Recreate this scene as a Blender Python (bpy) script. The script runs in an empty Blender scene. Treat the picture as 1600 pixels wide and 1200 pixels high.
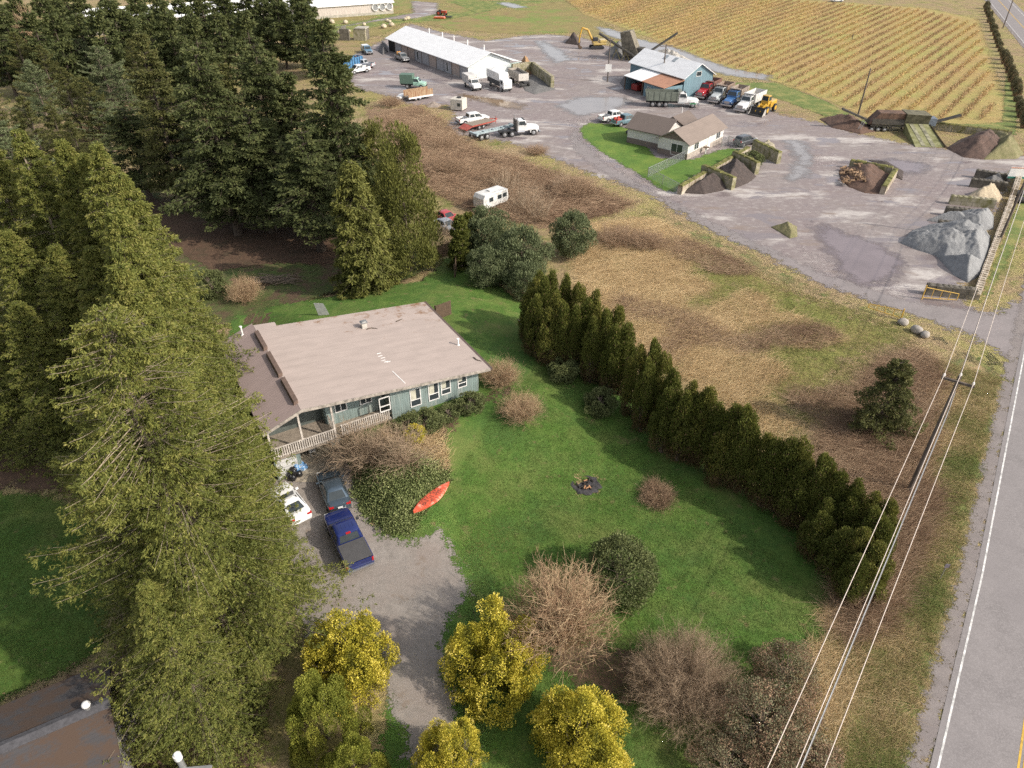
import bpy, bmesh, math, random
import numpy as np
from mathutils import Vector, Matrix, Euler, noise as mnoise

S = bpy.context.scene
COL = S.collection
R = math.radians

# ------------------------------------------------------------------ camera
CAM_H, PITCH, FPX = 38.0, R(35.5), 1109.0
cam = bpy.data.cameras.new("camera")
cam.sensor_fit = 'HORIZONTAL'
cam.sensor_width = 36.0
cam.lens = 36.0 * FPX / 1600.0
cam.clip_start = 0.5
cam.clip_end = 6000.0
camo = bpy.data.objects.new("camera", cam)
COL.objects.link(camo)
camo.location = (0, 0, CAM_H)
camo.rotation_euler = (math.pi / 2 - PITCH, 0, 0)
S.camera = camo

# ------------------------------------------------------------------ light
SUN_EL = R(36)
SUN_AZ = R(-22)          # angle of the sun's direction from +X (it stands low to the right, a little behind the camera)
to_sun = Vector((math.cos(SUN_AZ) * math.cos(SUN_EL), math.sin(SUN_AZ) * math.cos(SUN_EL), math.sin(SUN_EL)))
world = bpy.data.worlds.new("World")
S.world = world
world.use_nodes = True
wn = world.node_tree
bg = wn.nodes["Background"]
sky = wn.nodes.new("ShaderNodeTexSky")
sky.sky_type = 'NISHITA'
sky.sun_disc = False
sky.sun_elevation = SUN_EL
sky.sun_rotation = math.pi / 2 - SUN_AZ
sky.air_density = 1.0
sky.dust_density = 2.5
sky.ozone_density = 1.0
hsv = wn.nodes.new("ShaderNodeHueSaturation")      # broken cloud: the sky's light is paler than clear blue
hsv.inputs["Saturation"].default_value = 0.38
wn.links.new(sky.outputs[0], hsv.inputs["Color"])
wn.links.new(hsv.outputs[0], bg.inputs[0])
bg.inputs[1].default_value = 0.15
sl = bpy.data.lights.new("sun", 'SUN')
sl.energy = 2.9
sl.angle = R(0.9)
sl.color = (1.0, 0.92, 0.80)
so = bpy.data.objects.new("sun", sl)
COL.objects.link(so)
so.rotation_euler = to_sun.to_track_quat('Z', 'Y').to_euler()
S.view_settings.view_transform = 'Standard'
S.view_settings.look = 'None'
S.view_settings.gamma = 1.0
S.view_settings.exposure = 0.66
S.cycles.max_bounces = 6
S.cycles.transparent_max_bounces = 12
S.cycles.use_denoising = False

# ------------------------------------------------------------------ measuring helpers (photo pixel of the 1600 px picture -> point on a level)
def G(px, py, z=0.0):
    dx = (px - 800) / FPX; dy = (600 - py) / FPX
    d = (dx, math.cos(PITCH) + dy * math.sin(PITCH), -math.sin(PITCH) + dy * math.cos(PITCH))
    t = (z - CAM_H) / d[2]
    return (d[0] * t, d[1] * t)

def GL(pts, z=0.0):
    return [G(a, b, z) for a, b in pts]

def sstep(a, b, x):
    t = np.clip((np.asarray(x, float) - a) / (b - a), 0, 1)
    return t * t * (3 - 2 * t)

# house frame: s runs along the front from its right end to the left, v runs from the front to the back
HO = np.array([-1.8, 48.85])
HU = np.array([-0.863, -0.506]); HU = HU / np.linalg.norm(HU)
HV = np.array([HU[1], -HU[0]])
if HV[1] < 0: HV = -HV
def HW(s, v, z=0.0):
    q = HO + HU * s + HV * v
    return (float(q[0]), float(q[1]), z)

def hgt(x, y):
    """ground height: level land with one low bank that the near house is built into"""
    x = np.asarray(x, float); y = np.asarray(y, float)
    dx = x - HO[0]; dy = y - HO[1]
    s = dx * HU[0] + dy * HU[1]; v = dx * HV[0] + dy * HV[1]
    return 2.15 * sstep(14.3, 9.8, s) * sstep(-13, -0.5, v) * sstep(-18, -2, s) * sstep(34, 15, v)

def hz(x, y): return float(hgt(x, y))

def GT(px, py):
    """photo pixel -> point on the sloping ground"""
    z = 0.0
    for _ in range(12):
        x, y = G(px, py, z); z = 0.5 * z + 0.5 * hz(x, y)
    return (x, y, hz(x, y))

# ------------------------------------------------------------------ tagging
def tag(o, label=None, cat=None, group=None, kind=None):
    if label: o["label"] = label
    if cat: o["category"] = cat
    if group: o["group"] = group
    if kind: o["kind"] = kind
    return o

def thing(name, label, cat, loc=(0, 0, 0), rz=0.0, group=None):
    o = bpy.data.objects.new(name, None)
    o.empty_display_size = 0.3
    COL.objects.link(o)
    o.location = loc; o.rotation_euler = (0, 0, rz)
    return tag(o, label, cat, group)

def link(name, me, mat=None, parent=None):
    o = bpy.data.objects.new(name, me)
    if mat is not None and len(me.materials) == 0: me.materials.append(mat)
    COL.objects.link(o)
    if parent is not None: o.parent = parent
    return o

def copy_tree(root, loc=None, rz=None, sc=None, label=None, group=None):
    kids = {}
    for o in list(COL.objects):
        if o.parent is not None: kids.setdefault(o.parent.name, []).append(o)
    def rec(o, par):
        c = o.copy(); COL.objects.link(c)
        if par is not None: c.parent = par
        for k in kids.get(o.name, []): rec(k, c)
        return c
    c = rec(root, None)
    if loc is not None: c.location = loc
    if rz is not None: c.rotation_euler = (0, 0, rz)
    if sc is not None: c.scale = sc if hasattr(sc, '__len__') else (sc, sc, sc)
    if label: c["label"] = label
    if group: c["group"] = group
    return c

# ------------------------------------------------------------------ materials
MATS = {}
def nd(nt, t, **kw):
    n = nt.nodes.new(t)
    for k, v in kw.items():
        if hasattr(n, k): setattr(n, k, v)
    return n
def mth(nt, op, a, b=None, clamp=False):
    n = nt.nodes.new("ShaderNodeMath"); n.operation = op; n.use_clamp = clamp
    for i, q in enumerate((a, b)):
        if q is None: continue
        if isinstance(q, (int, float)): n.inputs[i].default_value = q
        else: nt.links.new(q, n.inputs[i])
    return n.outputs[0]
def noise_tex(nt, scale, detail=4, rough=0.55, vec=None, stretch=None, dist=0.0):
    n = nt.nodes.new("ShaderNodeTexNoise")
    n.inputs["Scale"].default_value = scale; n.inputs["Detail"].default_value = detail
    n.inputs["Roughness"].default_value = rough; n.inputs["Distortion"].default_value = dist
    if vec is None:
        g = nt.nodes.new("ShaderNodeNewGeometry"); vec = g.outputs["Position"]
    if stretch:
        mp = nt.nodes.new("ShaderNodeMapping"); mp.inputs["Scale"].default_value = stretch[:3]
        if len(stretch) > 3: mp.inputs["Rotation"].default_value = (0, 0, stretch[3])
        nt.links.new(vec, mp.inputs[0]); vec = mp.outputs[0]
    nt.links.new(vec, n.inputs["Vector"])
    return n.outputs[0]
def ramp(nt, fac, stops, interp='LINEAR'):
    r = nt.nodes.new("ShaderNodeValToRGB"); r.color_ramp.interpolation = interp
    el = r.color_ramp.elements
    while len(el) < len(stops): el.new(0.5)
    for e, (p, c) in zip(el, stops):
        e.position = p
        e.color = (c[0], c[1], c[2], 1) if hasattr(c, '__len__') else (c, c, c, 1)
    nt.links.new(fac, r.inputs[0])
    return r.outputs[0]
def mixc(nt, fac, a, b, mode='MIX'):
    n = nt.nodes.new("ShaderNodeMix"); n.data_type = 'RGBA'; n.blend_type = mode
    for sock, q in ((n.inputs[0], fac), (n.inputs[6], a), (n.inputs[7], b)):
        if isinstance(q, (int, float)): sock.default_value = q if sock == n.inputs[0] else (q, q, q, 1)
        elif hasattr(q, '__len__'): sock.default_value = (q[0], q[1], q[2], 1)
        else: nt.links.new(q, sock)
    return n.outputs[2]
def start_mat(name):
    m = bpy.data.materials.new(name); m.use_nodes = True
    nt = m.node_tree
    return m, nt, nt.nodes["Principled BSDF"]
def bump(nt, bs, h, strength=0.3, dist=0.05):
    b = nt.nodes.new("ShaderNodeBump"); b.inputs["Strength"].default_value = strength; b.inputs["Distance"].default_value = dist
    nt.links.new(h, b.inputs["Height"]); nt.links.new(b.outputs[0], bs.inputs["Normal"])

def mat(name, col, rough=0.6, metal=0.0, var=0.12, scale=3.0, col2=None, bmp=0.0, coat=0.0, stretch=None, obj=True, emit=0):
    """plain weathered surface: colour with fractal variation"""
    if name in MATS: return MATS[name]
    m, nt, bs = start_mat(name)
    vec = None
    if obj:
        tc = nt.nodes.new("ShaderNodeTexCoord"); vec = tc.outputs["Object"]
    n = noise_tex(nt, scale, 5, 0.6, vec, stretch)
    c2 = col2 if col2 else tuple(max(0, c * (1 - 2.2 * var)) for c in col)
    cc = ramp(nt, n, [(0.33, c2), (0.62, col)])
    nt.links.new(cc, bs.inputs["Base Color"])
    bs.inputs["Roughness"].default_value = rough; bs.inputs["Metallic"].default_value = metal
    if coat: bs.inputs["Coat Weight"].default_value = coat; bs.inputs["Coat Roughness"].default_value = 0.08
    if bmp: bump(nt, bs, n, bmp, 0.03)
    MATS[name] = m
    return m

def leaf_mat(name, stops, rough=0.7, trans=0.22):
    """foliage: colour by the per-leaf value 'v', part of the light passes through"""
    if name in MATS: return MATS[name]
    m, nt, bs = start_mat(name)
    a = nt.nodes.new("ShaderNodeAttribute"); a.attribute_name = "v"
    c = ramp(nt, a.outputs["Fac"], stops)
    nt.links.new(c, bs.inputs["Base Color"]); bs.inputs["Roughness"].default_value = rough
    bs.inputs["Specular IOR Level"].default_value = 0.25
    tr = nt.nodes.new("ShaderNodeBsdfTranslucent"); nt.links.new(c, tr.inputs[0])
    mx = nt.nodes.new("ShaderNodeMixShader"); mx.inputs[0].default_value = trans
    out = nt.nodes["Material Output"]
    nt.links.new(bs.outputs[0], mx.inputs[1]); nt.links.new(tr.outputs[0], mx.inputs[2])
    nt.links.new(mx.outputs[0], out.inputs[0])
    MATS[name] = m
    return m

def ground_mat(name, layers, rough=0.9, bmp=0.4, bscale=9.0, edge=None, wet=None, bdist=0.08):
    """layers: [(scale, detail, (lo,hi), colour, stretch?)...]: the first colour is the base, later ones are mixed in by noise.
    edge: width in metres over which the sheet's border breaks up. wet: (scale, lo, hi, colour) glossy damp patches"""
    m, nt, bs = start_mat(name)
    cur = layers[0][3]
    first = True
    for i, L in enumerate(layers):
        sc, det, (lo, hi), col = L[:4]
        st = L[4] if len(L) > 4 else None
        if first:
            n = noise_tex(nt, sc, det, 0.65, None, st)
            cur = ramp(nt, n, [(lo, tuple(c * 0.62 for c in col)), (hi, col)]); first = False
        else:
            n = noise_tex(nt, sc, det, 0.65, None, st)
            f = ramp(nt, n, [(lo, 0.0), (hi, 1.0)])
            cur = mixc(nt, f, cur, col)
    r = None
    if wet:
        n = noise_tex(nt, wet[0], 6, 0.6, None, wet[4] if len(wet) > 4 else None, 0.6)
        f = ramp(nt, n, [(wet[1], 0.0), (wet[2], 1.0)])
        cur = mixc(nt, f, cur, wet[3])
        r = ramp(nt, f, [(0.0, rough), (1.0, 0.12)])
    nt.links.new(cur, bs.inputs["Base Color"])
    if r is not None: nt.links.new(r, bs.inputs["Roughness"])
    else: bs.inputs["Roughness"].default_value = rough
    bs.inputs["Specular IOR Level"].default_value = 0.3
    if bmp:
        n = noise_tex(nt, bscale, 6, 0.7)
        if wet:
            n = mth(nt, 'MULTIPLY', n, mth(nt, 'SUBTRACT', 1.0, f))
        bump(nt, bs, n, bmp, bdist)
    if edge:
        a = nt.nodes.new("ShaderNodeAttribute"); a.attribute_name = "d"
        n1 = noise_tex(nt, 0.9, 6, 0.7)
        n2 = noise_tex(nt, 7.0, 3, 0.6)
        j = mth(nt, 'ADD', mth(nt, 'MULTIPLY', mth(nt, 'SUBTRACT', n1, 0.5), edge * 3.2), mth(nt, 'MULTIPLY', mth(nt, 'SUBTRACT', n2, 0.5), edge * 1.8))
        dd = mth(nt, 'SUBTRACT', mth(nt, 'ADD', a.outputs["Fac"], j), edge * 0.55)
        al = mth(nt, 'DIVIDE', dd, edge * 0.35, True)
        tp = nt.nodes.new("ShaderNodeBsdfTransparent"); mx = nt.nodes.new("ShaderNodeMixShader")
        nt.links.new(al, mx.inputs[0]); nt.links.new(tp.outputs[0], mx.inputs[1]); nt.links.new(bs.outputs[0], mx.inputs[2])
        nt.links.new(mx.outputs[0], nt.nodes["Material Output"].inputs[0])
    MATS[name] = m
    return m

# ------------------------------------------------------------------ mesh helpers
def np_mesh(name, V, F, attr=None, smooth=False):
    """V (N,3), F (M,k) all faces the same size; attr: {'v': per-vertex floats}"""
    me = bpy.data.meshes.new(name)
    V = np.ascontiguousarray(V, dtype=np.float32); F = np.ascontiguousarray(F, dtype=np.int32)
    k = F.shape[1]
    me.vertices.add(len(V)); me.vertices.foreach_set("co", V.ravel())
    me.loops.add(F.size); me.loops.foreach_set("vertex_index", F.ravel())
    me.polygons.add(len(F)); me.polygons.foreach_set("loop_start", np.arange(0, F.size, k, dtype=np.int32))
    if smooth: me.polygons.foreach_set("use_smooth", np.ones(len(F), dtype=bool))
    me.update(calc_edges=True)
    if attr:
        for an, av in attr.items():
            a = me.attributes.new(an, 'FLOAT', 'POINT'); a.data.foreach_set("value", np.ascontiguousarray(av, dtype=np.float32))
    return me

def poly_sdf(P, poly):
    """signed distance (inside > 0) of points P (N,2) to a polygon"""
    poly = np.asarray(poly, float); n = len(poly)
    d = np.full(len(P), 1e9); ins = np.zeros(len(P), bool)
    for i in range(n):
        a = poly[i]; b = poly[(i + 1) % n]; e = b - a; w = P - a
        t = np.clip((w @ e) / max(e @ e, 1e-9), 0, 1)
        d = np.minimum(d, np.hypot(*(w - t[:, None] * e).T))
        c = ((a[1] <= P[:, 1]) & (b[1] > P[:, 1])) | ((b[1] <= P[:, 1]) & (a[1] > P[:, 1]))
        with np.errstate(divide='ignore', invalid='ignore'):
            xi = a[0] + (P[:, 1] - a[1]) / (b[1] - a[1]) * e[0]
        ins ^= c & (P[:, 0] < xi)
    return np.where(ins, d, -d)

def sheet(name, poly, m, cell, zoff, margin=0.6, follow=True, extra=None, grow=0.0):
    """a ground sheet lying on the terrain; vertex value d = distance inside its outline"""
    poly = np.asarray(poly, float)
    lo = poly.min(0) - margin - cell - grow; hi = poly.max(0) + margin + cell + grow
    xs = np.arange(lo[0], hi[0] + cell, cell); ys = np.arange(lo[1], hi[1] + cell, cell)
    X, Y = np.meshgrid(xs, ys); P = np.stack([X.ravel(), Y.ravel()], 1)
    d = poly_sdf(P, poly) + grow
    nx, ny = len(xs), len(ys)
    idx = np.arange(nx * ny).reshape(ny, nx)
    F = np.stack([idx[:-1, :-1], idx[:-1, 1:], idx[1:, 1:], idx[1:, :-1]], -1).reshape(-1, 4)
    F = F[(d[F].max(1) > -margin)]
    used = np.unique(F); remap = -np.ones(nx * ny, int); remap[used] = np.arange(len(used))
    P = P[used]; d = d[used]
    Z = (hgt(P[:, 0], P[:, 1]) if follow else 0) + zoff
    if extra is not None: Z = Z + extra(P, d)
    me = np_mesh(name, np.column_stack([P, np.broadcast_to(Z, len(P))]), remap[F], {'d': d}, True)
    o = link(name, me, m)
    return tag(o, kind='structure')

def in_poly(n, poly, rng, mind=0.0):
    poly = np.asarray(poly, float); lo = poly.min(0); hi = poly.max(0)
    out = np.zeros((0, 2))
    while len(out) < n:
        P = lo + rng.random((max(n, 64) * 2, 2)) * (hi - lo)
        out = np.vstack([out, P[poly_sdf(P, poly) > mind]])
    return out[:n]

class MB:
    """collects simple solids into ONE mesh"""
    def __init__(self): self.v = []; self.f = []
    def add(self, vs, fs):
        n = len(self.v); self.v += [tuple(p) for p in vs]; self.f += [tuple(i + n for i in f) for f in fs]; return self
    def box(self, x0, x1, y0, y1, z0, z1):
        return self.hexa([(x0, y0, z0), (x1, y0, z0), (x1, y1, z0), (x0, y1, z0), (x0, y0, z1), (x1, y0, z1), (x1, y1, z1), (x0, y1, z1)])
    def hexa(self, p):
        return self.add(p, [(3, 2, 1, 0), (4, 5, 6, 7), (0, 1, 5, 4), (1, 2, 6, 5), (2, 3, 7, 6), (3, 0, 4, 7)])
    def quad(self, a, b, c, d): return self.add([a, b, c, d], [(0, 1, 2, 3)])
    def prism(self, prof, y0, y1):
        """profile in x,z swept along y"""
        n = len(prof)
        vs = [(x, y0, z) for x, z in prof] + [(x, y1, z) for x, z in prof]
        fs = [tuple(range(n)), tuple(range(2 * n - 1, n - 1, -1))] + [(i, i + n, (i + 1) % n + n, (i + 1) % n) for i in range(n)]
        return self.add(vs, fs)
    def slab(self, pts, th):
        """polygon given by 3d points, thickened downward"""
        n = len(pts)
        vs = list(pts) + [(p[0], p[1], p[2] - th) for p in pts]
        fs = [tuple(range(n)), tuple(range(2 * n - 1, n - 1, -1))] + [(i, i + n, (i + 1) % n + n, (i + 1) % n) for i in range(n)]
        return self.add(vs, fs)
    def tube(self, a, b, r0, r1=None, n=8, caps=True):
        r1 = r0 if r1 is None else r1
        a = Vector(a); b = Vector(b); d = (b - a)
        if d.length < 1e-6: return self
        d.normalize(); u = d.orthogonal().normalized(); w = d.cross(u)
        vs = []
        for p, r in ((a, r0), (b, r1)):
            for i in range(n):
                t = 2 * math.pi * i / n
                vs.append(p + u * (r * math.cos(t)) + w * (r * math.sin(t)))
        fs = [(i, (i + 1) % n, (i + 1) % n + n, i + n) for i in range(n)]
        if caps: fs += [tuple(range(n - 1, -1, -1)), tuple(range(n, 2 * n))]
        return self.add(vs, fs)
    def path(self, pts, r, n=6):
        rs = r if hasattr(r, '__len__') else [r] * len(pts)
        for i in range(len(pts) - 1): self.tube(pts[i], pts[i + 1], rs[i], rs[i + 1], n)
        return self
    def bar(self, a, b, w, h):
        """rectangular bar from a to b, w sideways, h upward"""
        a = Vector(a); b = Vector(b); d = (b - a).normalized()
        up = Vector((0, 0, 1)) if abs(d.z) < 0.95 else Vector((0, 1, 0))
        s = d.cross(up).normalized() * (w / 2); u = s.cross(d).normalized() * (h / 2)
        return self.hexa([a - s - u, a + s - u, a + s + u, a - s + u, b - s - u, b + s - u, b + s + u, b - s + u])
    def loft(self, rings, caps=True):
        n = len(rings[0]); vs = [p for r in rings for p in r]; fs = []
        for k in range(len(rings) - 1):
            o = k * n
            for i in range(n): fs.append((o + i, o + (i + 1) % n, o + n + (i + 1) % n, o + n + i))
        if caps: fs += [tuple(range(n - 1, -1, -1)), tuple(range((len(rings) - 1) * n, len(rings) * n))]
        return self.add(vs, fs)
    def ball(self, c, rx, ry, rz, nu=10, nv=6, jit=0.0, rng=None):
        rings = []
        for j in range(1, nv):
            th = math.pi * j / nv
            rings.append([(c[0] + rx * math.sin(th) * math.cos(2 * math.pi * i / nu) * (1 + (rng.uniform(-jit, jit) if rng else 0)),
                           c[1] + ry * math.sin(th) * math.sin(2 * math.pi * i / nu) * (1 + (rng.uniform(-jit, jit) if rng else 0)),
                           c[2] - rz * math.cos(th) * (1 + (rng.uniform(-jit, jit) if rng else 0))) for i in range(nu)])
        n0 = len(self.v); self.loft(rings, False)
        self.v += [(c[0], c[1], c[2] - rz), (c[0], c[1], c[2] + rz)]
        a = len(self.v) - 2; b = a + 1; l = n0 + (nv - 2) * nu
        for i in range(nu):
            self.f.append((n0 + (i + 1) % nu, n0 + i, a)); self.f.append((l + i, l + (i + 1) % nu, b))
        return self
    def mesh(self, name, smooth=None):
        me = bpy.data.meshes.new(name)
        me.from_pydata([tuple(p) for p in self.v], [], self.f)
        bm = bmesh.new(); bm.from_mesh(me); bmesh.ops.recalc_face_normals(bm, faces=bm.faces[:]); bm.to_mesh(me); bm.free()
        if smooth:
            me.polygons.foreach_set("use_smooth", np.ones(len(me.polygons), bool))
            me.set_sharp_from_angle(angle=R(smooth))
        me.update()
        return me
    def build(self, name, m, parent=None, smooth=None, bev=0.0, loc=None, rz=None):
        o = link(name, self.mesh(name, smooth), m, parent)
        if loc is not None: o.location = loc
        if rz is not None: o.rotation_euler = (0, 0, rz)
        if bev:
            b = o.modifiers.new("bevel", 'BEVEL'); b.width = bev; b.segments = 2; b.limit_method = 'ANGLE'; b.angle_limit = R(40)
        return o
# ================================================================== GROUND AND PAVING
STRAW = (0.36, 0.25, 0.13); BROWN = (0.17, 0.11, 0.065); MOSS = (0.16, 0.16, 0.045); GREEN = (0.075, 0.13, 0.028)
m_base = ground_mat("rough_grass_ground", [(0.5, 8, (0.3, 0.7), (0.33, 0.24, 0.13)), (0.12, 6, (0.45, 0.6), (0.26, 0.225, 0.08)), (0.9, 7, (0.54, 0.66), (0.20, 0.14, 0.08)),
                                          (0.25, 7, (0.52, 0.66), (0.13, 0.14, 0.035)), (1.7, 6, (0.54, 0.66), (0.38, 0.28, 0.15))], bmp=0.8, bscale=3.0, bdist=0.3)
xs = np.array([-3000, -900, -400, -200, -140] + list(np.arange(-120, 200, 1.2)) + [215, 260, 400, 900, 3000], float)
ys = np.array([-3000, -600, -150, -40] + list(np.arange(-12, 330, 1.2)) + [345, 400, 600, 1200, 4000], float)
X, Y = np.meshgrid(xs, ys)
idx = np.arange(X.size).reshape(X.shape)
F = np.stack([idx[:-1, :-1], idx[:-1, 1:], idx[1:, 1:], idx[1:, :-1]], -1).reshape(-1, 4)
tag(link("ground", np_mesh("ground", np.column_stack([X.ravel(), Y.ravel(), (hgt(X, Y) - 0.25 * sstep(0.0, 0.15, hgt(X, Y))).ravel()]), F, None, True), m_base), kind='structure')

m_lawn = ground_mat("lawn_grass", [(3.5, 9, (0.28, 0.72), (0.082, 0.162, 0.024)), (0.22, 6, (0.44, 0.66), (0.060, 0.118, 0.024)), (0.5, 8, (0.48, 0.66), (0.112, 0.175, 0.034)), (0.16, 6, (0.50, 0.66), (0.135, 0.165, 0.042)), (0.7, 8, (0.60, 0.70), (0.17, 0.165, 0.06)),
                                   (1.4, 8, (0.60, 0.72), (0.155, 0.125, 0.055))], bmp=0.9, bscale=14, edge=0.8, bdist=0.08)
m_drive = ground_mat("gravel_drive", [(2.0, 8, (0.25, 0.7), (0.30, 0.265, 0.235)), (0.25, 5, (0.42, 0.68), (0.235, 0.195, 0.17)), (14, 3, (0.58, 0.72), (0.36, 0.33, 0.31)), (0.6, 7, (0.60, 0.72), (0.19, 0.145, 0.11))],
                     bmp=0.35, bscale=18, edge=1.1, wet=(0.35, 0.70, 0.74, (0.20, 0.165, 0.14)))
m_soil = ground_mat("leaf_litter_soil", [(1.5, 8, (0.3, 0.7), (0.115, 0.070, 0.045)), (0.4, 6, (0.5, 0.65), (0.07, 0.05, 0.03)), (6, 5, (0.58, 0.7), (0.20, 0.12, 0.06))], bmp=0.7, bscale=8, edge=1.2)
m_yard = ground_mat("wet_gravel_yard", [(0.35, 9, (0.2, 0.75), (0.27, 0.232, 0.220)), (0.045, 7, (0.42, 0.60), (0.205, 0.168, 0.165)), (0.08, 8, (0.53, 0.62), (0.42, 0.385, 0.36), (1, 2.2, 1, 0.4)), (1.2, 8, (0.5, 0.7), (0.31, 0.275, 0.26)), (0.16, 8, (0.56, 0.68), (0.21, 0.165, 0.14), (1, 3.2, 1, 0.5)), (0.5, 9, (0.57, 0.66), (0.185, 0.150, 0.146), (1, 6, 1, 0.75))],
                    rough=0.85, bmp=0.2, bscale=5, edge=2.2, wet=(0.11, 0.545, 0.62, (0.185, 0.153, 0.152), (1, 2.4, 1, 0.35)))
m_asph = ground_mat("worn_asphalt", [(0.5, 8, (0.2, 0.8), (0.245, 0.222, 0.217)), (12, 4, (0.45, 0.75), (0.285, 0.26, 0.255)), (0.12, 5, (0.5, 0.7), (0.21, 0.19, 0.188), (1, 0.25, 1, -0.6))], bmp=0.15, bscale=30, bdist=0.02)
m_should = ground_mat("gravel_shoulder", [(0.8, 8, (0.25, 0.75), (0.25, 0.218, 0.205)), (8, 5, (0.5, 0.7), (0.21, 0.178, 0.165)), (0.25, 6, (0.52, 0.64), (0.195, 0.168, 0.16))], bmp=0.4, bscale=14, edge=0.7, wet=(0.22, 0.62, 0.66, (0.19, 0.165, 0.15)))
m_verge = ground_mat("verge_grass", [(1.2, 9, (0.25, 0.75), (0.22, 0.19, 0.08)), (0.3, 7, (0.45, 0.62), (0.35, 0.25, 0.13)), (0.7, 8, (0.50, 0.64), (0.12, 0.16, 0.045))], bmp=0.9, bscale=6, edge=1.4, bdist=0.2)
m_vgreen = ground_mat("green_verge_grass", [(1.5, 9, (0.25, 0.75), (0.145, 0.19, 0.05)), (0.3, 7, (0.46, 0.62), (0.24, 0.225, 0.075)), (1.4, 8, (0.6, 0.7), (0.30, 0.24, 0.11))], bmp=0.7, bscale=9, edge=0.9, bdist=0.12)
m_dry = ground_mat("dry_field_grass", [(0.9, 9, (0.22, 0.75), (0.40, 0.29, 0.155)), (0.18, 7, (0.48, 0.62), (0.28, 0.255, 0.085)), (0.4, 9, (0.54, 0.66), (0.20, 0.205, 0.06)), (0.6, 8, (0.60, 0.70), (0.24, 0.15, 0.08)), (2.6, 7, (0.58, 0.7), (0.52, 0.40, 0.24))], bmp=0.9, bscale=4, edge=2.0, bdist=0.3)
m_bram = ground_mat("bramble_floor", [(1.1, 9, (0.22, 0.75), (0.29, 0.19, 0.115)), (0.3, 7, (0.5, 0.64), (0.20, 0.135, 0.08)), (2.2, 7, (0.56, 0.7), (0.40, 0.28, 0.17)), (0.35, 7, (0.6, 0.7), (0.14, 0.14, 0.05))], bmp=0.9, bscale=4, edge=2.5, bdist=0.3)
m_water = None
def water_mat(name, col, rough=0.06):
    m, nt, bs = start_mat(name)
    n = noise_tex(nt, 0.3, 5, 0.6)
    nt.links.new(ramp(nt, n, [(0.3, tuple(c * 0.8 for c in col)), (0.7, col)]), bs.inputs["Base Color"])
    bs.inputs["Roughness"].default_value = rough; bs.inputs["IOR"].default_value = 1.33
    bs.inputs["Specular IOR Level"].default_value = 0.4
    n2 = noise_tex(nt, 1.5, 3, 0.5); bump(nt, bs, n2, 0.03, 0.02)
    a = nt.nodes.new("ShaderNodeAttribute"); a.attribute_name = "d"
    n1 = noise_tex(nt, 0.5, 7, 0.7); n3 = noise_tex(nt, 3.0, 3, 0.6)
    j = mth(nt, 'ADD', mth(nt, 'MULTIPLY', mth(nt, 'SUBTRACT', n1, 0.5), 6.0), mth(nt, 'MULTIPLY', mth(nt, 'SUBTRACT', n3, 0.5), 1.0))
    al = mth(nt, 'DIVIDE', mth(nt, 'SUBTRACT', mth(nt, 'ADD', a.outputs["Fac"], j), 0.3), 1.8, True)
    tp = nt.nodes.new("ShaderNodeBsdfTransparent"); mx = nt.nodes.new("ShaderNodeMixShader")
    nt.links.new(al, mx.inputs[0]); nt.links.new(tp.outputs[0], mx.inputs[1]); nt.links.new(bs.outputs[0], mx.inputs[2])
    nt.links.new(mx.outputs[0], nt.nodes["Material Output"].inputs[0])
    return m
m_pud = water_mat("muddy_puddle_water", (0.205, 0.168, 0.175), 0.22)
m_flood = water_mat("flood_water", (0.27, 0.25, 0.245), 0.16)
m_brownw = water_mat("brown_puddle_water", (0.20, 0.125, 0.06), 0.10)

# --- the near property
LAWN_PX = [(560, 1330), (1230, 1330), (1290, 1120), (1400, 985), (1330, 890), (1200, 780), (1080, 690), (960, 600), (850, 505), (760, 430), (725, 395), (690, 405), (655, 450), (520, 470), (360, 490), (335, 560), (400, 700), (560, 900), (600, 1000)]
sheet("lawn", GL(LAWN_PX), m_lawn, 0.4, 0.012)
m_rough = ground_mat("shade_dimmed_rough_grass", [(1.0, 8, (0.3, 0.7), (0.095, 0.115, 0.035)), (0.35, 7, (0.47, 0.60), (0.105, 0.068, 0.042)), (0.6, 8, (0.54, 0.66), (0.075, 0.12, 0.028)), (2.5, 6, (0.60, 0.7), (0.23, 0.16, 0.085))], bmp=0.8, bscale=6, edge=1.6, bdist=0.2)  # grass colours dimmed so the clearing's shade is part of the ground colour
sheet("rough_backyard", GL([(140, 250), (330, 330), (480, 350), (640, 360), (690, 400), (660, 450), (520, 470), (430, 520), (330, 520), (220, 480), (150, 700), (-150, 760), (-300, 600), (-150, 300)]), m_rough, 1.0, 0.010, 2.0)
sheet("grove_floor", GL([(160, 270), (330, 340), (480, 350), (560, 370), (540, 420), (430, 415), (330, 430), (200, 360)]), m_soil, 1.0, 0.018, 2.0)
sheet("garden_bed_soil", [HW(*q)[:2] for q in [(-3, -1.5), (-2, 0.6), (13.6, 0.8), (14.1, -2), (13.6, -6), (12.2, -8.2), (9, -8.6), (6.6, -7), (6, -4), (3, -1.8)]], m_soil, 0.4, 0.035, 1.0)
sheet("driveway", GL([(430, 735), (535, 690), (555, 740), (566, 800), (600, 838), (650, 852), (688, 832), (716, 880), (732, 922), (698, 975), (690, 1020), (708, 1090), (735, 1200), (770, 1330), (690, 1330), (640, 1170), (608, 1090), (596, 1030), (480, 1000), (430, 900), (420, 760)]), m_drive, 0.4, 0.024, grow=0.75)
sheet("patio_slab", [HW(*q)[:2] for q in [(13.7, 3.2), (16.6, 3.2), (16.6, -0.3), (13.7, -0.3)]], mat("patio_concrete", (0.40, 0.34, 0.26), 0.85, scale=1.5, obj=False), 0.5, 0.05, 0.0)
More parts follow.
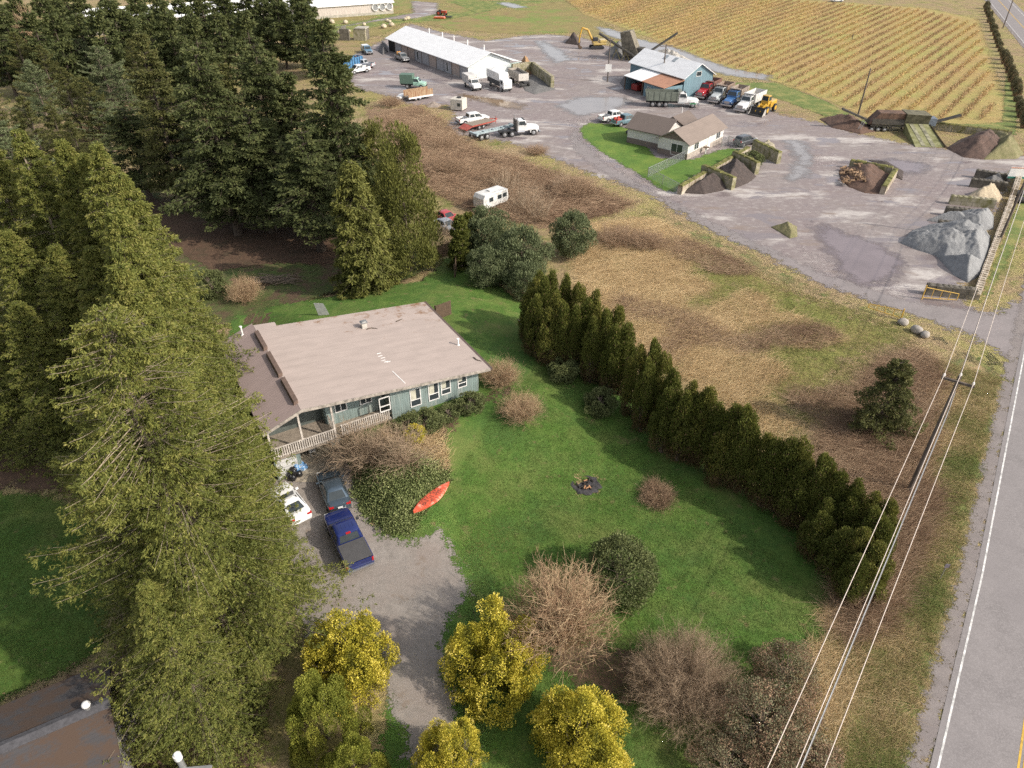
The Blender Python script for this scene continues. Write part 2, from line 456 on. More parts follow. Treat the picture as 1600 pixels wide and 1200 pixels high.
sheet("neighbour_lawn", GL([(-320, 790), (-100, 758), (60, 765), (150, 790), (190, 900), (175, 1000), (150, 1035), (0, 1105), (-330, 1250)]), m_lawn, 0.8, 0.012)
sheet("neighbour_soil", GL([(-320, 640), (60, 650), (200, 700), (160, 760), (300, 900), (420, 1080), (430, 1330), (100, 1330), (-400, 1330), (-300, 1210), (0, 1090), (160, 1020), (180, 900), (130, 790), (0, 772), (-320, 785)]), m_soil, 0.6, 0.018, 1.5)
m_worn = ground_mat("worn_muddy_turf", [(1.5, 8, (0.25, 0.75), (0.20, 0.155, 0.11)), (0.8, 8, (0.5, 0.62), (0.095, 0.13, 0.035)), (5, 5, (0.58, 0.7), (0.28, 0.23, 0.18))], bmp=0.5, bscale=9, edge=1.2)
sheet("worn_turf", GL([(600, 828), (650, 842), (690, 820), (730, 880), (750, 925), (720, 985), (712, 1050), (735, 1150), (700, 1120), (680, 1000), (700, 930), (690, 880), (640, 870)]), m_worn, 0.4, 0.020, 1.0)
sheet("worn_turf", GL([(590, 1020), (615, 1080), (650, 1180), (690, 1330), (650, 1330), (610, 1180), (580, 1080)]), m_worn, 0.4, 0.020, 1.0)
# --- scrub land between the hedge and the gravel yard
sheet("dry_field", GL([(1310, 1090), (1400, 950), (1440, 780), (1500, 560), (1400, 500), (1260, 450), (1100, 375), (1010, 335), (930, 340), (890, 420), (900, 480), (1000, 560), (1150, 680), (1300, 830), (1380, 930)]), m_dry, 0.8, 0.014, 3.0)
sheet("bramble_ground", GL([(560, 160), (640, 170), (690, 190), (730, 225), (800, 240), (880, 270), (1000, 320), (960, 345), (900, 350), (860, 370), (780, 350), (690, 320), (620, 260), (560, 200)]), m_bram, 1.0, 0.016, 3.0)
sheet("bramble_patch_ground", GL([(1250, 720), (1300, 640), (1370, 560), (1440, 540), (1480, 590), (1460, 700), (1440, 800), (1400, 900), (1330, 830)]), m_bram, 0.8, 0.018, 2.5)
# --- the gravel yard
YARD_PX = [(1640, 600), (1555, 562), (1500, 527), (1400, 494), (1330, 470), (1270, 449), (1180, 401), (1110, 371), (1050, 336), (1000, 306), (940, 284), (880, 262), (830, 240), (790, 226), (750, 220), (700, 213), (685, 200), (700, 178), (690, 166), (640, 168), (600, 152), (556, 142), (520, 120), (548, 84), (600, 58), (640, 34), (690, 48), (760, 62), (810, 55), (860, 52), (915, 58), (960, 72), (1010, 84), (1110, 138), (1180, 158), (1230, 178), (1290, 190), (1340, 205), (1420, 222), (1500, 232), (1640, 243), (1660, 262), (1596, 272), (1556, 372), (1520, 466), (1540, 480), (1575, 466), (1640, 420)]
sheet("gravel_yard", GL(YARD_PX), m_yard, 1.2, 0.016, 3.0)
m_lane = ground_mat("worn_lane", [(0.4, 8, (0.2, 0.8), (0.26, 0.23, 0.225)), (0.1, 5, (0.45, 0.65), (0.225, 0.195, 0.192)), (5, 4, (0.55, 0.7), (0.30, 0.27, 0.26))], bmp=0.12, bscale=16, edge=1.6, wet=(0.09, 0.66, 0.70, (0.21, 0.185, 0.185)))
sheet("yard_lane", GL([(1640, 585), (1560, 560), (1500, 525), (1400, 492), (1270, 446), (1180, 398), (1110, 368), (1050, 333), (1000, 303), (940, 276), (890, 240), (880, 210), (905, 190), (915, 215), (960, 258), (1040, 303), (1110, 338), (1200, 380), (1300, 425), (1430, 465), (1540, 482), (1640, 430)]), m_lane, 0.8, 0.024, 2.0)
sheet("cottage_lawn", GL([(900, 200), (918, 190), (960, 193), (1000, 205), (1030, 245), (1075, 248), (1130, 230), (1160, 232), (1165, 240), (1130, 258), (1085, 280), (1058, 304), (1030, 298), (980, 266), (930, 236), (905, 214)]),
      ground_mat("cottage_lawn_grass", [(1.2, 8, (0.25, 0.75), (0.10, 0.185, 0.03)), (0.2, 6, (0.45, 0.65), (0.14, 0.20, 0.035)), (0.9, 6, (0.62, 0.7), (0.19, 0.20, 0.05))], bmp=0.6, bscale=8, edge=1.0), 0.7, 0.032, 1.5)
# yellow green moss on the lane side of the dry field, litter under the bare shrubs, green grass at the foot of the verge
sheet("mossy_grass", GL([(1040, 350), (1110, 378), (1260, 453), (1390, 500), (1435, 540), (1370, 560), (1310, 620), (1215, 640), (1150, 570), (1110, 500), (1060, 430), (1020, 380)]), ground_mat("moss_and_grass", [(0.9, 9, (0.22, 0.75), (0.27, 0.255, 0.075)), (0.3, 8, (0.48, 0.64), (0.20, 0.215, 0.055)), (0.5, 8, (0.54, 0.68), (0.36, 0.265, 0.14)), (1.3, 7, (0.6, 0.7), (0.23, 0.15, 0.085))], bmp=0.9, bscale=5, edge=3.0, bdist=0.25), 0.8, 0.022, 3.0)
sheet("shrub_litter", GL([(830, 1000), (900, 985), (1000, 1000), (1080, 1060), (1110, 1120), (1040, 1150), (960, 1110), (880, 1080), (835, 1050)]), m_soil, 0.4, 0.026, 1.0)
sheet("verge_grass_patch", GL([(1285, 1010), (1345, 985), (1405, 1010), (1392, 1090), (1355, 1200), (1335, 1330), (1235, 1330), (1290, 1150)]), m_vgreen, 0.5, 0.030, 1.0)
# puddles
sheet("puddle", GL([(1255, 340), (1300, 350), (1340, 365), (1395, 385), (1430, 410), (1420, 430), (1400, 445), (1360, 455), (1310, 440), (1290, 405), (1265, 370)]), m_pud, 0.8, 0.036, 2.0)
sheet("puddle", GL([(1215, 215), (1265, 220), (1280, 245), (1270, 280), (1240, 290), (1215, 280), (1235, 250)]), m_flood, 0.8, 0.036, 2.0)
sheet("puddle", GL([(860, 165), (900, 150), (980, 150), (1000, 160), (960, 175), (900, 185)]), m_flood, 0.8, 0.036, 2.0)
sheet("puddle", GL([(1290, 250), (1400, 245), (1470, 258), (1450, 275), (1380, 275), (1330, 262)]), m_pud, 0.8, 0.036, 2.0)
sheet("puddle", GL([(830, 62), (855, 64), (885, 80), (900, 95), (865, 100), (845, 85)]), m_flood, 0.9, 0.036, 2.0)
sheet("puddle", GL([(700, 140), (740, 148), (800, 156), (830, 165), (815, 175), (760, 165), (715, 152)]), m_brownw, 0.8, 0.036, 2.0)
# --- far fields
FIELD_PX = [(870, -8), (905, 22), (985, 50), (1070, 84), (1140, 112), (1215, 132), (1300, 164), (1345, 186), (1440, 196), (1570, 204), (1590, 180), (1560, 100), (1536, 30), (1450, 12), (1300, 2), (1100, -12)]
fd0 = np.array(G(1355, 140)); fd1 = np.array(G(1500, 45)); FDIR = (fd1 - fd0) / np.linalg.norm(fd1 - fd0)
m_field = ground_mat("field_grass", [(0.6, 8, (0.2, 0.8), (0.40, 0.285, 0.112)), (0.06, 5, (0.42, 0.66), (0.29, 0.27, 0.085)), (0.5, 8, (0.56, 0.7), (0.44, 0.31, 0.15))], bmp=0.6, bscale=2, edge=2.0, bdist=0.3)
sheet("crop_field", GL(FIELD_PX), m_field, 3.0, 0.012, 4.0)
sheet("flooded_ditch", GL([(925, 40), (955, 44), (1000, 60), (1060, 74), (1100, 90), (1145, 106), (1215, 118), (1200, 128), (1130, 118), (1080, 104), (1040, 92), (1000, 82), (975, 66), (940, 54)]), m_flood, 1.5, 0.030, 4.0)
sheet("far_meadow", GL([(400, 60), (600, 58), (640, 36), (700, 48), (800, 55), (900, 52), (1000, 84), (960, 40), (880, -5), (700, -30), (380, -30), (330, 30)]),
      ground_mat("far_meadow_grass", [(0.3, 8, (0.25, 0.75), (0.27, 0.22, 0.085)), (0.06, 6, (0.48, 0.6), (0.16, 0.20, 0.05)), (0.2, 7, (0.55, 0.66), (0.23, 0.15, 0.08))], bmp=0.6, bscale=1.5, edge=2.5, bdist=0.3), 2.5, 0.008, 4.0)
sheet("barn_lawn", GL([(430, 52), (520, 42), (612, 22), (660, 18), (740, 20), (700, 2), (860, 0), (800, 10), (690, 34), (640, 32), (520, 56), (450, 66)]), m_vgreen, 2.0, 0.018, 3.0)
sheet("barn_path", GL([(440, 50), (520, 42), (612, 25), (640, 20), (636, 0), (690, 4), (690, 22), (650, 30), (612, 31), (520, 46), (440, 55)]), m_yard, 1.2, 0.026, 3.0)
sheet("pond", GL([(770, 2), (800, 4), (830, 12), (800, 14), (780, 8)]), m_flood, 2.0, 0.03, 4.0)

# --- the main road: white edge line traced, everything else offset from it
edge_pts = [G(1390, 1500), G(1425, 1360)] + [G(1465, 1200), G(1534, 900), G(1591, 600)]
wd = np.array(G(1598, 270)) - np.array(G(1520, 465)); wd /= np.linalg.norm(wd)
p = np.array(edge_pts[-1]); d0 = p - np.array(edge_pts[-2]); d0 /= np.linalg.norm(d0)
far_edge = [np.array(G(1609, 78)), np.array(G(1544, 0)), np.array(G(1480, -60))]
def bez(p0, p1, p2, p3, n):
    t = np.linspace(0, 1, n)[:, None]
    return (1 - t) ** 3 * p0 + 3 * (1 - t) ** 2 * t * p1 + 3 * (1 - t) * t ** 2 * p2 + t ** 3 * p3
fdir = far_edge[1] - far_edge[0]; fdir /= np.linalg.norm(fdir)
ctr = list(map(np.array, edge_pts)) + list(bez(p, p + d0 * 70, far_edge[0] - fdir * 70, far_edge[0], 24)[1:]) + [far_edge[1], far_edge[2]]
ctr = np.array(ctr)
def offset_line(L, k):
    T = np.gradient(L, axis=0); T /= np.linalg.norm(T, axis=1)[:, None]
    N = np.stack([T[:, 1], -T[:, 0]], 1)      # to the right of the travel direction
    return L + N * k
def strip(name, L, a, b, z, m, kind='structure', sub=4):
    t = np.linspace(0, len(L) - 1, (len(L) - 1) * sub + 1)
    L2 = np.stack([np.interp(t, np.arange(len(L)), L[:, i]) for i in (0, 1)], 1)
    A = offset_line(L2, a); B = offset_line(L2, b); n = len(L2)
    V = np.vstack([np.column_stack([A, np.full(n, z)]), np.column_stack([B, np.full(n, z)])])
    F = np.array([(i, i + n, i + n + 1, i + 1) for i in range(n - 1)])
    o = link(name, np_mesh(name, V, F), m)
    return tag(o, kind=kind)
road = strip("main_road", ctr, -0.35, 8.2, 0.040, m_asph)
m_white = mat("road_paint_white", (0.72, 0.70, 0.67), 0.7, var=0.25, scale=2.5, obj=False)
m_yell = mat("road_paint_yellow", (0.62, 0.38, 0.05), 0.7, var=0.2, scale=2.5, obj=False)
strip("edge_line", ctr, -0.05, 0.06, 0.046, m_white)
strip("centre_line", ctr, 3.36, 3.47, 0.046, m_yell)
strip("centre_line", ctr, 3.60, 3.71, 0.046, m_yell)
strip("edge_line", ctr, 7.0, 7.14, 0.046, m_white)
sh = offset_line(ctr, -1.75); sh2 = offset_line(ctr, 0.2)
sheet("road_shoulder", list(map(tuple, sh)) + list(map(tuple, sh2[::-1])), m_should, 0.5, 0.030, 0.8)
ve = offset_line(ctr, -7.0)
k = 5
sheet("road_verge", list(map(tuple, sh2[:k])) + [G(1545, 560), G(1500, 535)] + list(map(tuple, ve[:k][::-1])), m_verge, 0.6, 0.020, 1.5)
gv = offset_line(ctr, -3.2); gv2 = offset_line(ctr, -1.1)
sheet("green_verge", list(map(tuple, gv2[:k])) + [G(1560, 585), G(1520, 535), G(1510, 545), G(1545, 600)] + list(map(tuple, gv[:k - 1][::-1])), m_vgreen, 0.4, 0.026, 1.0)
sheet("green_verge", GL([(1518, 478), (1535, 476), (1556, 462), (1600, 380), (1660, 300), (1660, 265), (1600, 268), (1560, 372)]), m_vgreen, 0.6, 0.026, 1.0)
sheet("drive_side_grass", GL([(1180, 398), (1060, 342), (1010, 320), (1010, 336), (1090, 380), (1220, 445), (1380, 500), (1500, 545), (1540, 560), (1480, 524), (1330, 472)]), m_verge, 0.6, 0.020, 1.2)
sheet("pasture_strip", GL([(1200, 150), (1300, 188), (1345, 200), (1440, 200), (1590, 215), (1600, 150), (1570, 100), (1560, 190), (1440, 196), (1345, 186), (1300, 160), (1215, 128), (1120, 128), (1160, 148)]), m_vgreen, 1.2, 0.016, 2.5)
# ================================================================== PLANT BUILDERS
def unit(A):
    return A / np.maximum(np.linalg.norm(A, axis=-1, keepdims=True), 1e-9)

def diamonds(C, D, rng, L, W, tilt=0.5):
    """leaf-shaped quads: base C, axis D (unit), length L, width W, random roll"""
    n = len(C)
    r = rng.normal(size=(n, 3)); s = unit(np.cross(D, r))
    L = np.broadcast_to(L, n)[:, None]; W = np.broadcast_to(W, n)[:, None]
    nrm = unit(np.cross(s, D))
    m = C + D * L * 0.45
    V = np.stack([C, m - s * W * 0.5 + nrm * W * 0.12, C + D * L, m + s * W * 0.5 + nrm * W * 0.12], 1).reshape(-1, 3)
    F = np.arange(n * 4).reshape(-1, 4)
    return V, F

def ribbons(paths, wid, rng):
    """paths (N,K,3): three-cornered tapering twigs"""
    N, K, _ = paths.shape
    T = np.gradient(paths, axis=1); T = unit(T)
    ref = np.where(np.abs(T[:, :, 2:3]) > 0.9, np.array([1.0, 0, 0]), np.array([0, 0, 1.0]))
    a = unit(np.cross(T, ref)); b = np.cross(T, a)
    w = np.broadcast_to(np.asarray(wid, float), (N,))[:, None, None] * np.linspace(1, 0.25, K)[None, :, None]
    ring = [paths + w * (a * math.cos(q) + b * math.sin(q)) for q in (0.5, 2.6, 4.7)]
    V = np.stack(ring, 2).reshape(-1, 3)
    base = (np.arange(N)[:, None] * K + np.arange(K - 1)[None, :]) * 3
    F = []
    for i in range(3):
        j = (i + 1) % 3
        F.append(np.stack([base + i, base + j, base + 3 + j, base + 3 + i], -1).reshape(-1, 4))
    return V, np.vstack(F)

def trunk_mesh(name, h, r, rng, extra=None, n=9, bend=0.15):
    K = 10
    z = np.linspace(0, h, K); x = bend * np.sin(z / h * 3 + rng.random() * 6); y = bend * np.cos(z / h * 2.2 + rng.random() * 6)
    x -= x[0]; y -= y[0]
    rr = r * (1 - 0.93 * z / h); rr[0] *= 1.35
    t = np.linspace(0, 2 * math.pi, n, endpoint=False)
    V = np.stack([x[:, None] + rr[:, None] * np.cos(t), y[:, None] + rr[:, None] * np.sin(t), np.repeat(z[:, None], n, 1)], -1).reshape(-1, 3)
    i = np.arange(K - 1)[:, None] * n + np.arange(n)[None, :]; j = np.arange(K - 1)[:, None] * n + (np.arange(n)[None, :] + 1) % n
    F = np.stack([i, j, j + n, i + n], -1).reshape(-1, 4)
    if extra is not None:
        F = np.vstack([F, extra[1] + len(V)]); V = np.vstack([V, extra[0]])
    return np_mesh(name, V, F, None, True)

def conifer_data(seed, h, r, nb, ns, prof=0.8, droop=0.35, up=0.12, hang=0.75, L=(0.3, 0.6), W=(0.09, 0.17), z0=0.05, whorl=0, gap=0.0, fan=3, belly=0.0, bare_top=0.0, leafdir='hang', lump=0.25, tw=1.0, open_top=0.0):
    rng = np.random.default_rng(seed)
    t = np.sort(rng.random(nb) ** 0.85)
    if whorl: t = (np.floor(t * whorl) + rng.random(nb) * 0.35) / whorl
    z = h * (z0 + (0.985 - z0) * t)
    az = rng.random(nb) * 2 * math.pi
    lob = 1 + lump * np.sin(az * 3 + t * 9 + rng.random() * 6) * 0.5 + lump * np.sin(az * 5 - t * 14 + rng.random() * 6) * 0.5
    Rb = r * ((1 - t) ** prof) * (1 + belly * np.sin(np.clip(t * 2.2, 0, 1) * math.pi) - 0.0) * (0.72 + 0.42 * rng.random(nb)) * lob + 0.25
    K = 7
    s = np.linspace(0, 1, K)
    out = np.stack([np.cos(az), np.sin(az)], -1)
    rise = (0.10 + 0.18 * rng.random(nb)) * Rb * (0.4 + 0.9 * t)
    zz = z[:, None] + rise[:, None] * s - (droop * Rb)[:, None] * s ** 2 + (up * Rb)[:, None] * s ** 4
    side = np.stack([-out[:, 1], out[:, 0]], -1)
    cv = (rng.random(nb) - 0.5) * 0.3
    xy = out[:, None, :] * (Rb[:, None] * s)[:, :, None] + side[:, None, :] * (cv[:, None] * Rb[:, None] * s ** 2)[:, :, None]
    paths = np.concatenate([xy, np.maximum(zz, 0.15)[:, :, None]], -1)
    bw = (0.012 + 0.011 * Rb) * tw * (0.45 + 0.75 * np.clip(t * 1.5 - 0.35, 0, 1))
    keep = rng.random(nb) > gap
    # sprays
    m = (np.maximum(5, (ns * (0.35 + Rb / r))) * (1 - open_top * np.clip((t - 0.6) / 0.25, 0, 1))).astype(int) * keep
    bi = np.repeat(np.arange(nb), m); n = len(bi)
    u = 0.22 + 0.78 * rng.random(n) ** 0.75
    fi = u * (K - 1); i0 = np.minimum(fi.astype(int), K - 2); fr = (fi - i0)[:, None]
    c = paths[bi, i0] * (1 - fr) + paths[bi, i0 + 1] * fr
    tang = unit(paths[bi, i0 + 1] - paths[bi, i0])
    sd = np.concatenate([side[bi], np.zeros((n, 1))], -1)
    lat = (rng.random(n) - 0.5) * 2
    wid = 0.30 * Rb[bi] * (1.02 - u) ** 0.6 + 0.06
    c = c + sd * (lat * wid)[:, None] + tang * (np.abs(lat) * wid * 0.5)[:, None]
    c[:, 2] -= (np.abs(lat) * wid * 0.25 + rng.random(n) * 0.12 * hang * Rb[bi] * 0.5)
    if leafdir == 'hang':
        D = tang * (1.05 - hang) + sd * (lat * 0.35)[:, None] + np.array([0, 0, -1.0]) * hang + rng.normal(size=(n, 3)) * 0.42
    elif leafdir == 'flat':
        D = tang * 0.8 + sd * (lat * 0.8)[:, None] + np.array([0, 0, -0.25]) + rng.normal(size=(n, 3)) * 0.32
    else:
        D = tang * 0.5 + sd * (lat * 0.4)[:, None] + np.array([0, 0, 0.8]) + rng.normal(size=(n, 3)) * 0.35
    D = unit(D)
    v = 0.34 + 0.22 * rng.random(n) + 0.20 * (rng.random(nb)[bi] - 0.4) + 0.26 * (u - 0.6) + 0.10 * t[bi]
    # every spray = a fan of leaflets
    C = np.repeat(c, fan, 0); DD = unit(np.repeat(D, fan, 0) + rng.normal(size=(n * fan, 3)) * 0.5)
    C = C + rng.normal(size=C.shape) * 0.05
    C[:, 2] = np.maximum(C[:, 2], 0.05)
    LL = L[0] + (L[1] - L[0]) * rng.random(n * fan); WW = W[0] + (W[1] - W[0]) * rng.random(n * fan)
    V, F = diamonds(C, DD, rng, LL, WW)
    vv = np.clip(np.repeat(np.repeat(v, fan) + rng.normal(size=n * fan) * 0.07, 4), 0.02, 0.98)
    tw = ribbons(paths, bw, rng)
    return V, F, vv, tw, rng

def make_conifer(name, label, cat, seed, h, r, leafm, barkm, tr=0.3, group=None, **kw):
    V, F, vv, tw, rng = conifer_data(seed, h, r, **kw)
    root = thing(name, label, cat, group=group)
    link('crown', np_mesh('crown', V, F, {'v': vv}), leafm, root)
    link('trunk', trunk_mesh('trunk', h * 0.98, tr, rng, tw), barkm, root)
    return root

def clump_data(seed, centres, radii, n, L, W, mode='out', squash=1.0, vlo=0.2, vhi=0.8, jit=0.4, upbias=0.4):
    """leaf clumps: leaves sit on small shells round the centres"""
    rng = np.random.default_rng(seed)
    K = len(centres)
    radii = np.broadcast_to(radii, K)
    m = np.maximum(6, (n * (radii / radii.mean()) ** 1.6)).astype(int)
    ci = np.repeat(np.arange(K), m); N = len(ci)
    d = rng.normal(size=(N, 3)); d[:, 2] += upbias * rng.random(N); d = unit(d)
    rr = radii[ci] * (0.55 + 0.5 * rng.random(N) ** 0.5)
    C = centres[ci] + d * rr[:, None] * np.array([1, 1, squash])
    if mode == 'out': D = d + rng.normal(size=(N, 3)) * jit
    elif mode == 'up': D = d * 0.45 + np.array([0, 0, 1.0]) + rng.normal(size=(N, 3)) * jit
    else: D = rng.normal(size=(N, 3))
    D = unit(D)
    V, F = diamonds(C, D, rng, L[0] + (L[1] - L[0]) * rng.random(N), W[0] + (W[1] - W[0]) * rng.random(N))
    cv = rng.random(K)
    v = vlo + (vhi - vlo) * (0.45 * rng.random(N) + 0.35 * cv[ci] + 0.2 * np.clip(d[:, 2] * 0.5 + 0.5, 0, 1))
    return V, F, np.repeat(np.clip(v, 0.02, 0.98), 4), rng

def env_points(seed, n, fn, h, surf=0.55):
    """points in an envelope: fn(t) = radius share at height share t"""
    rng = np.random.default_rng(seed)
    t = rng.random(n * 4); R_ = fn(t); keep = rng.random(n * 4) < (R_ / R_.max()) ** 0.9
    t = t[keep][:n]; R_ = R_[keep][:n]; n = len(t)
    az = rng.random(n) * 2 * math.pi
    q = np.maximum(surf, 0) + (1 - surf) * rng.random(n) ** 0.5
    lob = 1 + 0.12 * np.sin(az * 3 + 5 * t) + 0.10 * np.sin(az * 5 - 8 * t + 1)
    return np.stack([R_ * q * lob * np.cos(az), R_ * q * lob * np.sin(az), t * h], -1), rng

def twig_paths(seed, n, h, spread, base_r=0.25, curve=0.5, K=6, zmin=0.0, wob=0.06, hvar=0.4, droop=0.0):
    rng = np.random.default_rng(seed)
    az = rng.random(n) * 2 * math.pi; q = rng.random(n) ** 0.6
    hh = h * (1 - hvar * rng.random(n)) * (1 - 0.45 * q ** 2)
    s = np.linspace(0, 1, K)
    rad = base_r * rng.random(n)[:, None] + (spread * q)[:, None] * (s[None, :] ** (1 + curve))
    z = zmin + hh[:, None] * (s[None, :] ** 0.9) - droop * h * (q[:, None] * s[None, :] ** 3)
    P = np.stack([rad * np.cos(az)[:, None], rad * np.sin(az)[:, None], np.maximum(z, 0.02)], -1)
    P += np.cumsum(rng.normal(size=P.shape) * wob * h * 0.18, axis=1) * s[None, :, None]
    return P, rng

def sub_twigs(P, rng, per, length, jit=0.6, K=4, upb=0.2):
    N, KK, _ = P.shape
    bi = np.repeat(np.arange(N), per); n = len(bi)
    u = 0.3 + 0.68 * rng.random(n); fi = u * (KK - 1); i0 = np.minimum(fi.astype(int), KK - 2); fr = (fi - i0)[:, None]
    c = P[bi, i0] * (1 - fr) + P[bi, i0 + 1] * fr
    d = unit(unit(P[bi, i0 + 1] - P[bi, i0]) + rng.normal(size=(n, 3)) * jit + np.array([0, 0, upb]))
    s = np.linspace(0, 1, K)
    L = length * (0.5 + rng.random(n))
    Q = c[:, None, :] + d[:, None, :] * (L[:, None] * s)[:, :, None]
    Q += np.cumsum(rng.normal(size=Q.shape) * 0.05 * length, axis=1) * s[None, :, None]
    Q[:, :, 2] = np.maximum(Q[:, :, 2], 0.03)
    return Q

def merge(parts):
    Vs, Fs, As, o = [], [], [], 0
    for V, F, a in parts:
        Vs.append(V); Fs.append(F + o); As.append(np.broadcast_to(a, len(V))); o += len(V)
    return np.vstack(Vs), np.vstack(Fs), np.concatenate(As)

def twig_mat(name, stops):
    return leaf_mat(name, stops, 0.85, 0.0)

# foliage colours (value v: low = old inner or dead growth, high = young tips)
m_cedar = leaf_mat("cedar_foliage", [(0.0, (0.13, 0.085, 0.03)), (0.14, (0.055, 0.066, 0.017)), (0.5, (0.122, 0.140, 0.031)), (0.78, (0.222, 0.218, 0.052)), (1.0, (0.33, 0.28, 0.11))], trans=0.25)
m_fir = leaf_mat("fir_foliage", [(0.0, (0.11, 0.075, 0.038)), (0.25, (0.042, 0.054, 0.020)), (0.6, (0.082, 0.098, 0.033)), (1.0, (0.165, 0.165, 0.06))], trans=0.18)
m_spruce = leaf_mat("olive_fir_foliage", [(0.0, (0.14, 0.09, 0.045)), (0.25, (0.06, 0.066, 0.022)), (0.6, (0.105, 0.110, 0.034)), (1.0, (0.19, 0.165, 0.06))], trans=0.18)
m_pine = leaf_mat("pine_foliage", [(0.0, (0.17, 0.115, 0.07)), (0.2, (0.068, 0.088, 0.042)), (0.6, (0.135, 0.16, 0.075)), (1.0, (0.24, 0.255, 0.13))], trans=0.15)
m_ypine = leaf_mat("yellow_green_pine_foliage", [(0.0, (0.13, 0.09, 0.04)), (0.25, (0.072, 0.078, 0.02)), (0.6, (0.145, 0.150, 0.036)), (1.0, (0.25, 0.235, 0.065))], trans=0.2)
m_thuja = leaf_mat("hedge_foliage", [(0.0, (0.22, 0.14, 0.075)), (0.16, (0.12, 0.082, 0.036)), (0.24, (0.056, 0.070, 0.015)), (0.6, (0.112, 0.126, 0.025)), (1.0, (0.23, 0.21, 0.05))], trans=0.18)
m_thuja2 = leaf_mat("bright_arborvitae_foliage", [(0.0, (0.10, 0.08, 0.03)), (0.2, (0.09, 0.115, 0.02)), (0.6, (0.25, 0.265, 0.045)), (1.0, (0.45, 0.40, 0.08))], trans=0.25)
m_gold = leaf_mat("golden_foliage", [(0.0, (0.09, 0.09, 0.022)), (0.25, (0.17, 0.165, 0.020)), (0.45, (0.38, 0.335, 0.034)), (0.72, (0.70, 0.58, 0.085)), (1.0, (0.90, 0.74, 0.27))], trans=0.25)
m_shrub = leaf_mat("shrub_foliage", [(0.0, (0.15, 0.12, 0.06)), (0.3, (0.075, 0.09, 0.034)), (0.7, (0.145, 0.165, 0.06)), (1.0, (0.27, 0.265, 0.12))], trans=0.15)
m_ivy = leaf_mat("ivy_foliage", [(0.0, (0.30, 0.21, 0.11)), (0.2, (0.11, 0.135, 0.048)), (0.6, (0.20, 0.235, 0.085)), (1.0, (0.33, 0.34, 0.15))], trans=0.15)
m_redsh = leaf_mat("bronze_shrub_foliage", [(0.0, (0.44, 0.26, 0.165)), (0.4, (0.28, 0.18, 0.115)), (0.7, (0.13, 0.14, 0.07)), (1.0, (0.34, 0.30, 0.19))], trans=0.1)
m_ytw = twig_mat("tan_twigs", [(0.0, (0.24, 0.135, 0.085)), (0.5, (0.40, 0.27, 0.165)), (1.0, (0.52, 0.42, 0.25))])
m_gtw = twig_mat("grey_brown_twigs", [(0.0, (0.19, 0.125, 0.085)), (0.5, (0.33, 0.24, 0.16)), (1.0, (0.48, 0.37, 0.25))])
m_brtw = twig_mat("bramble_canes", [(0.0, (0.19, 0.115, 0.075)), (0.5, (0.32, 0.215, 0.138)), (1.0, (0.47, 0.35, 0.23))])
m_straw = twig_mat("dry_grass_blades", [(0.0, (0.36, 0.24, 0.125)), (0.5, (0.56, 0.41, 0.22)), (1.0, (0.70, 0.55, 0.33))])
m_vgr = twig_mat("verge_blades", [(0.0, (0.13, 0.175, 0.045)), (0.35, (0.205, 0.205, 0.065)), (0.65, (0.38, 0.285, 0.14)), (1.0, (0.58, 0.44, 0.25))])
m_bark = mat("grey_bark", (0.20, 0.155, 0.115), 0.9, scale=6, var=0.2, stretch=(1, 1, 0.2))
m_barkp = mat("pale_cedar_twig_bark", (0.36, 0.29, 0.21), 0.9, scale=6, var=0.2, stretch=(1, 1, 0.2))
m_barkd = mat("dark_fir_bark", (0.10, 0.075, 0.055), 0.9, scale=6, var=0.2, stretch=(1, 1, 0.2))

def put(root, x, y, rz, sc=1.0, label=None, z=None, first=False, group=None):
    zz = hz(x, y) - 0.05 if z is None else z
    if first:
        root.location = (x, y, zz); root.rotation_euler = (0, 0, rz)
        root.scale = sc if hasattr(sc, '__len__') else (sc,) * 3
        if label: root["label"] = label
        if group: root["group"] = group
        return root
    return copy_tree(root, (x, y, zz), rz, sc, label, group)
rnd = random.Random(7)

# ------------------------------------------------------------------ the tall cedar row on the left
gC = "tall olive cedars in the row beside the teal house"
c1 = make_conifer('cedar_tree', "tallest nearest olive cedar with pale bare twin leaders at its open top", 'tree', 11, 23.8, 6.0, m_cedar, m_barkp, 0.38, gC,
                  nb=900, ns=56, prof=0.54, droop=0.28, up=0.16, hang=0.55, L=(0.09, 0.23), W=(0.035, 0.07), z0=0.03, fan=7, lump=0.5, tw=0.55, open_top=0.5)
c2 = make_conifer('cedar_tree', "x", 'tree', 12, 22.6, 6.0, m_cedar, m_barkp, 0.36, gC,
                  nb=700, ns=40, prof=0.92, droop=0.34, up=0.10, hang=0.55, L=(0.12, 0.28), W=(0.045, 0.09), z0=0.03, fan=6, lump=0.35, tw=0.4)
c3 = make_conifer('cedar_tree', "x", 'tree', 13, 22.6, 5.8, m_cedar, m_barkp, 0.36, gC,
                  nb=700, ns=40, prof=0.86, droop=0.36, up=0.10, hang=0.55, L=(0.12, 0.28), W=(0.045, 0.09), z0=0.02, fan=6, lump=0.35, tw=0.4)
put(c1, -17.0, 25.7, 0.4, 1.0, first=True)
put(c2, -20.2, 33.2, 1.0, (1.0, 1.0, 0.98), "olive cedar directly behind the nearest one in the row left of the teal house", first=True)
put(c3, -23.2, 39.4, 2.0, (0.98, 0.98, 1.0), "olive cedar beside the left end of the pinkish house roof", first=True)
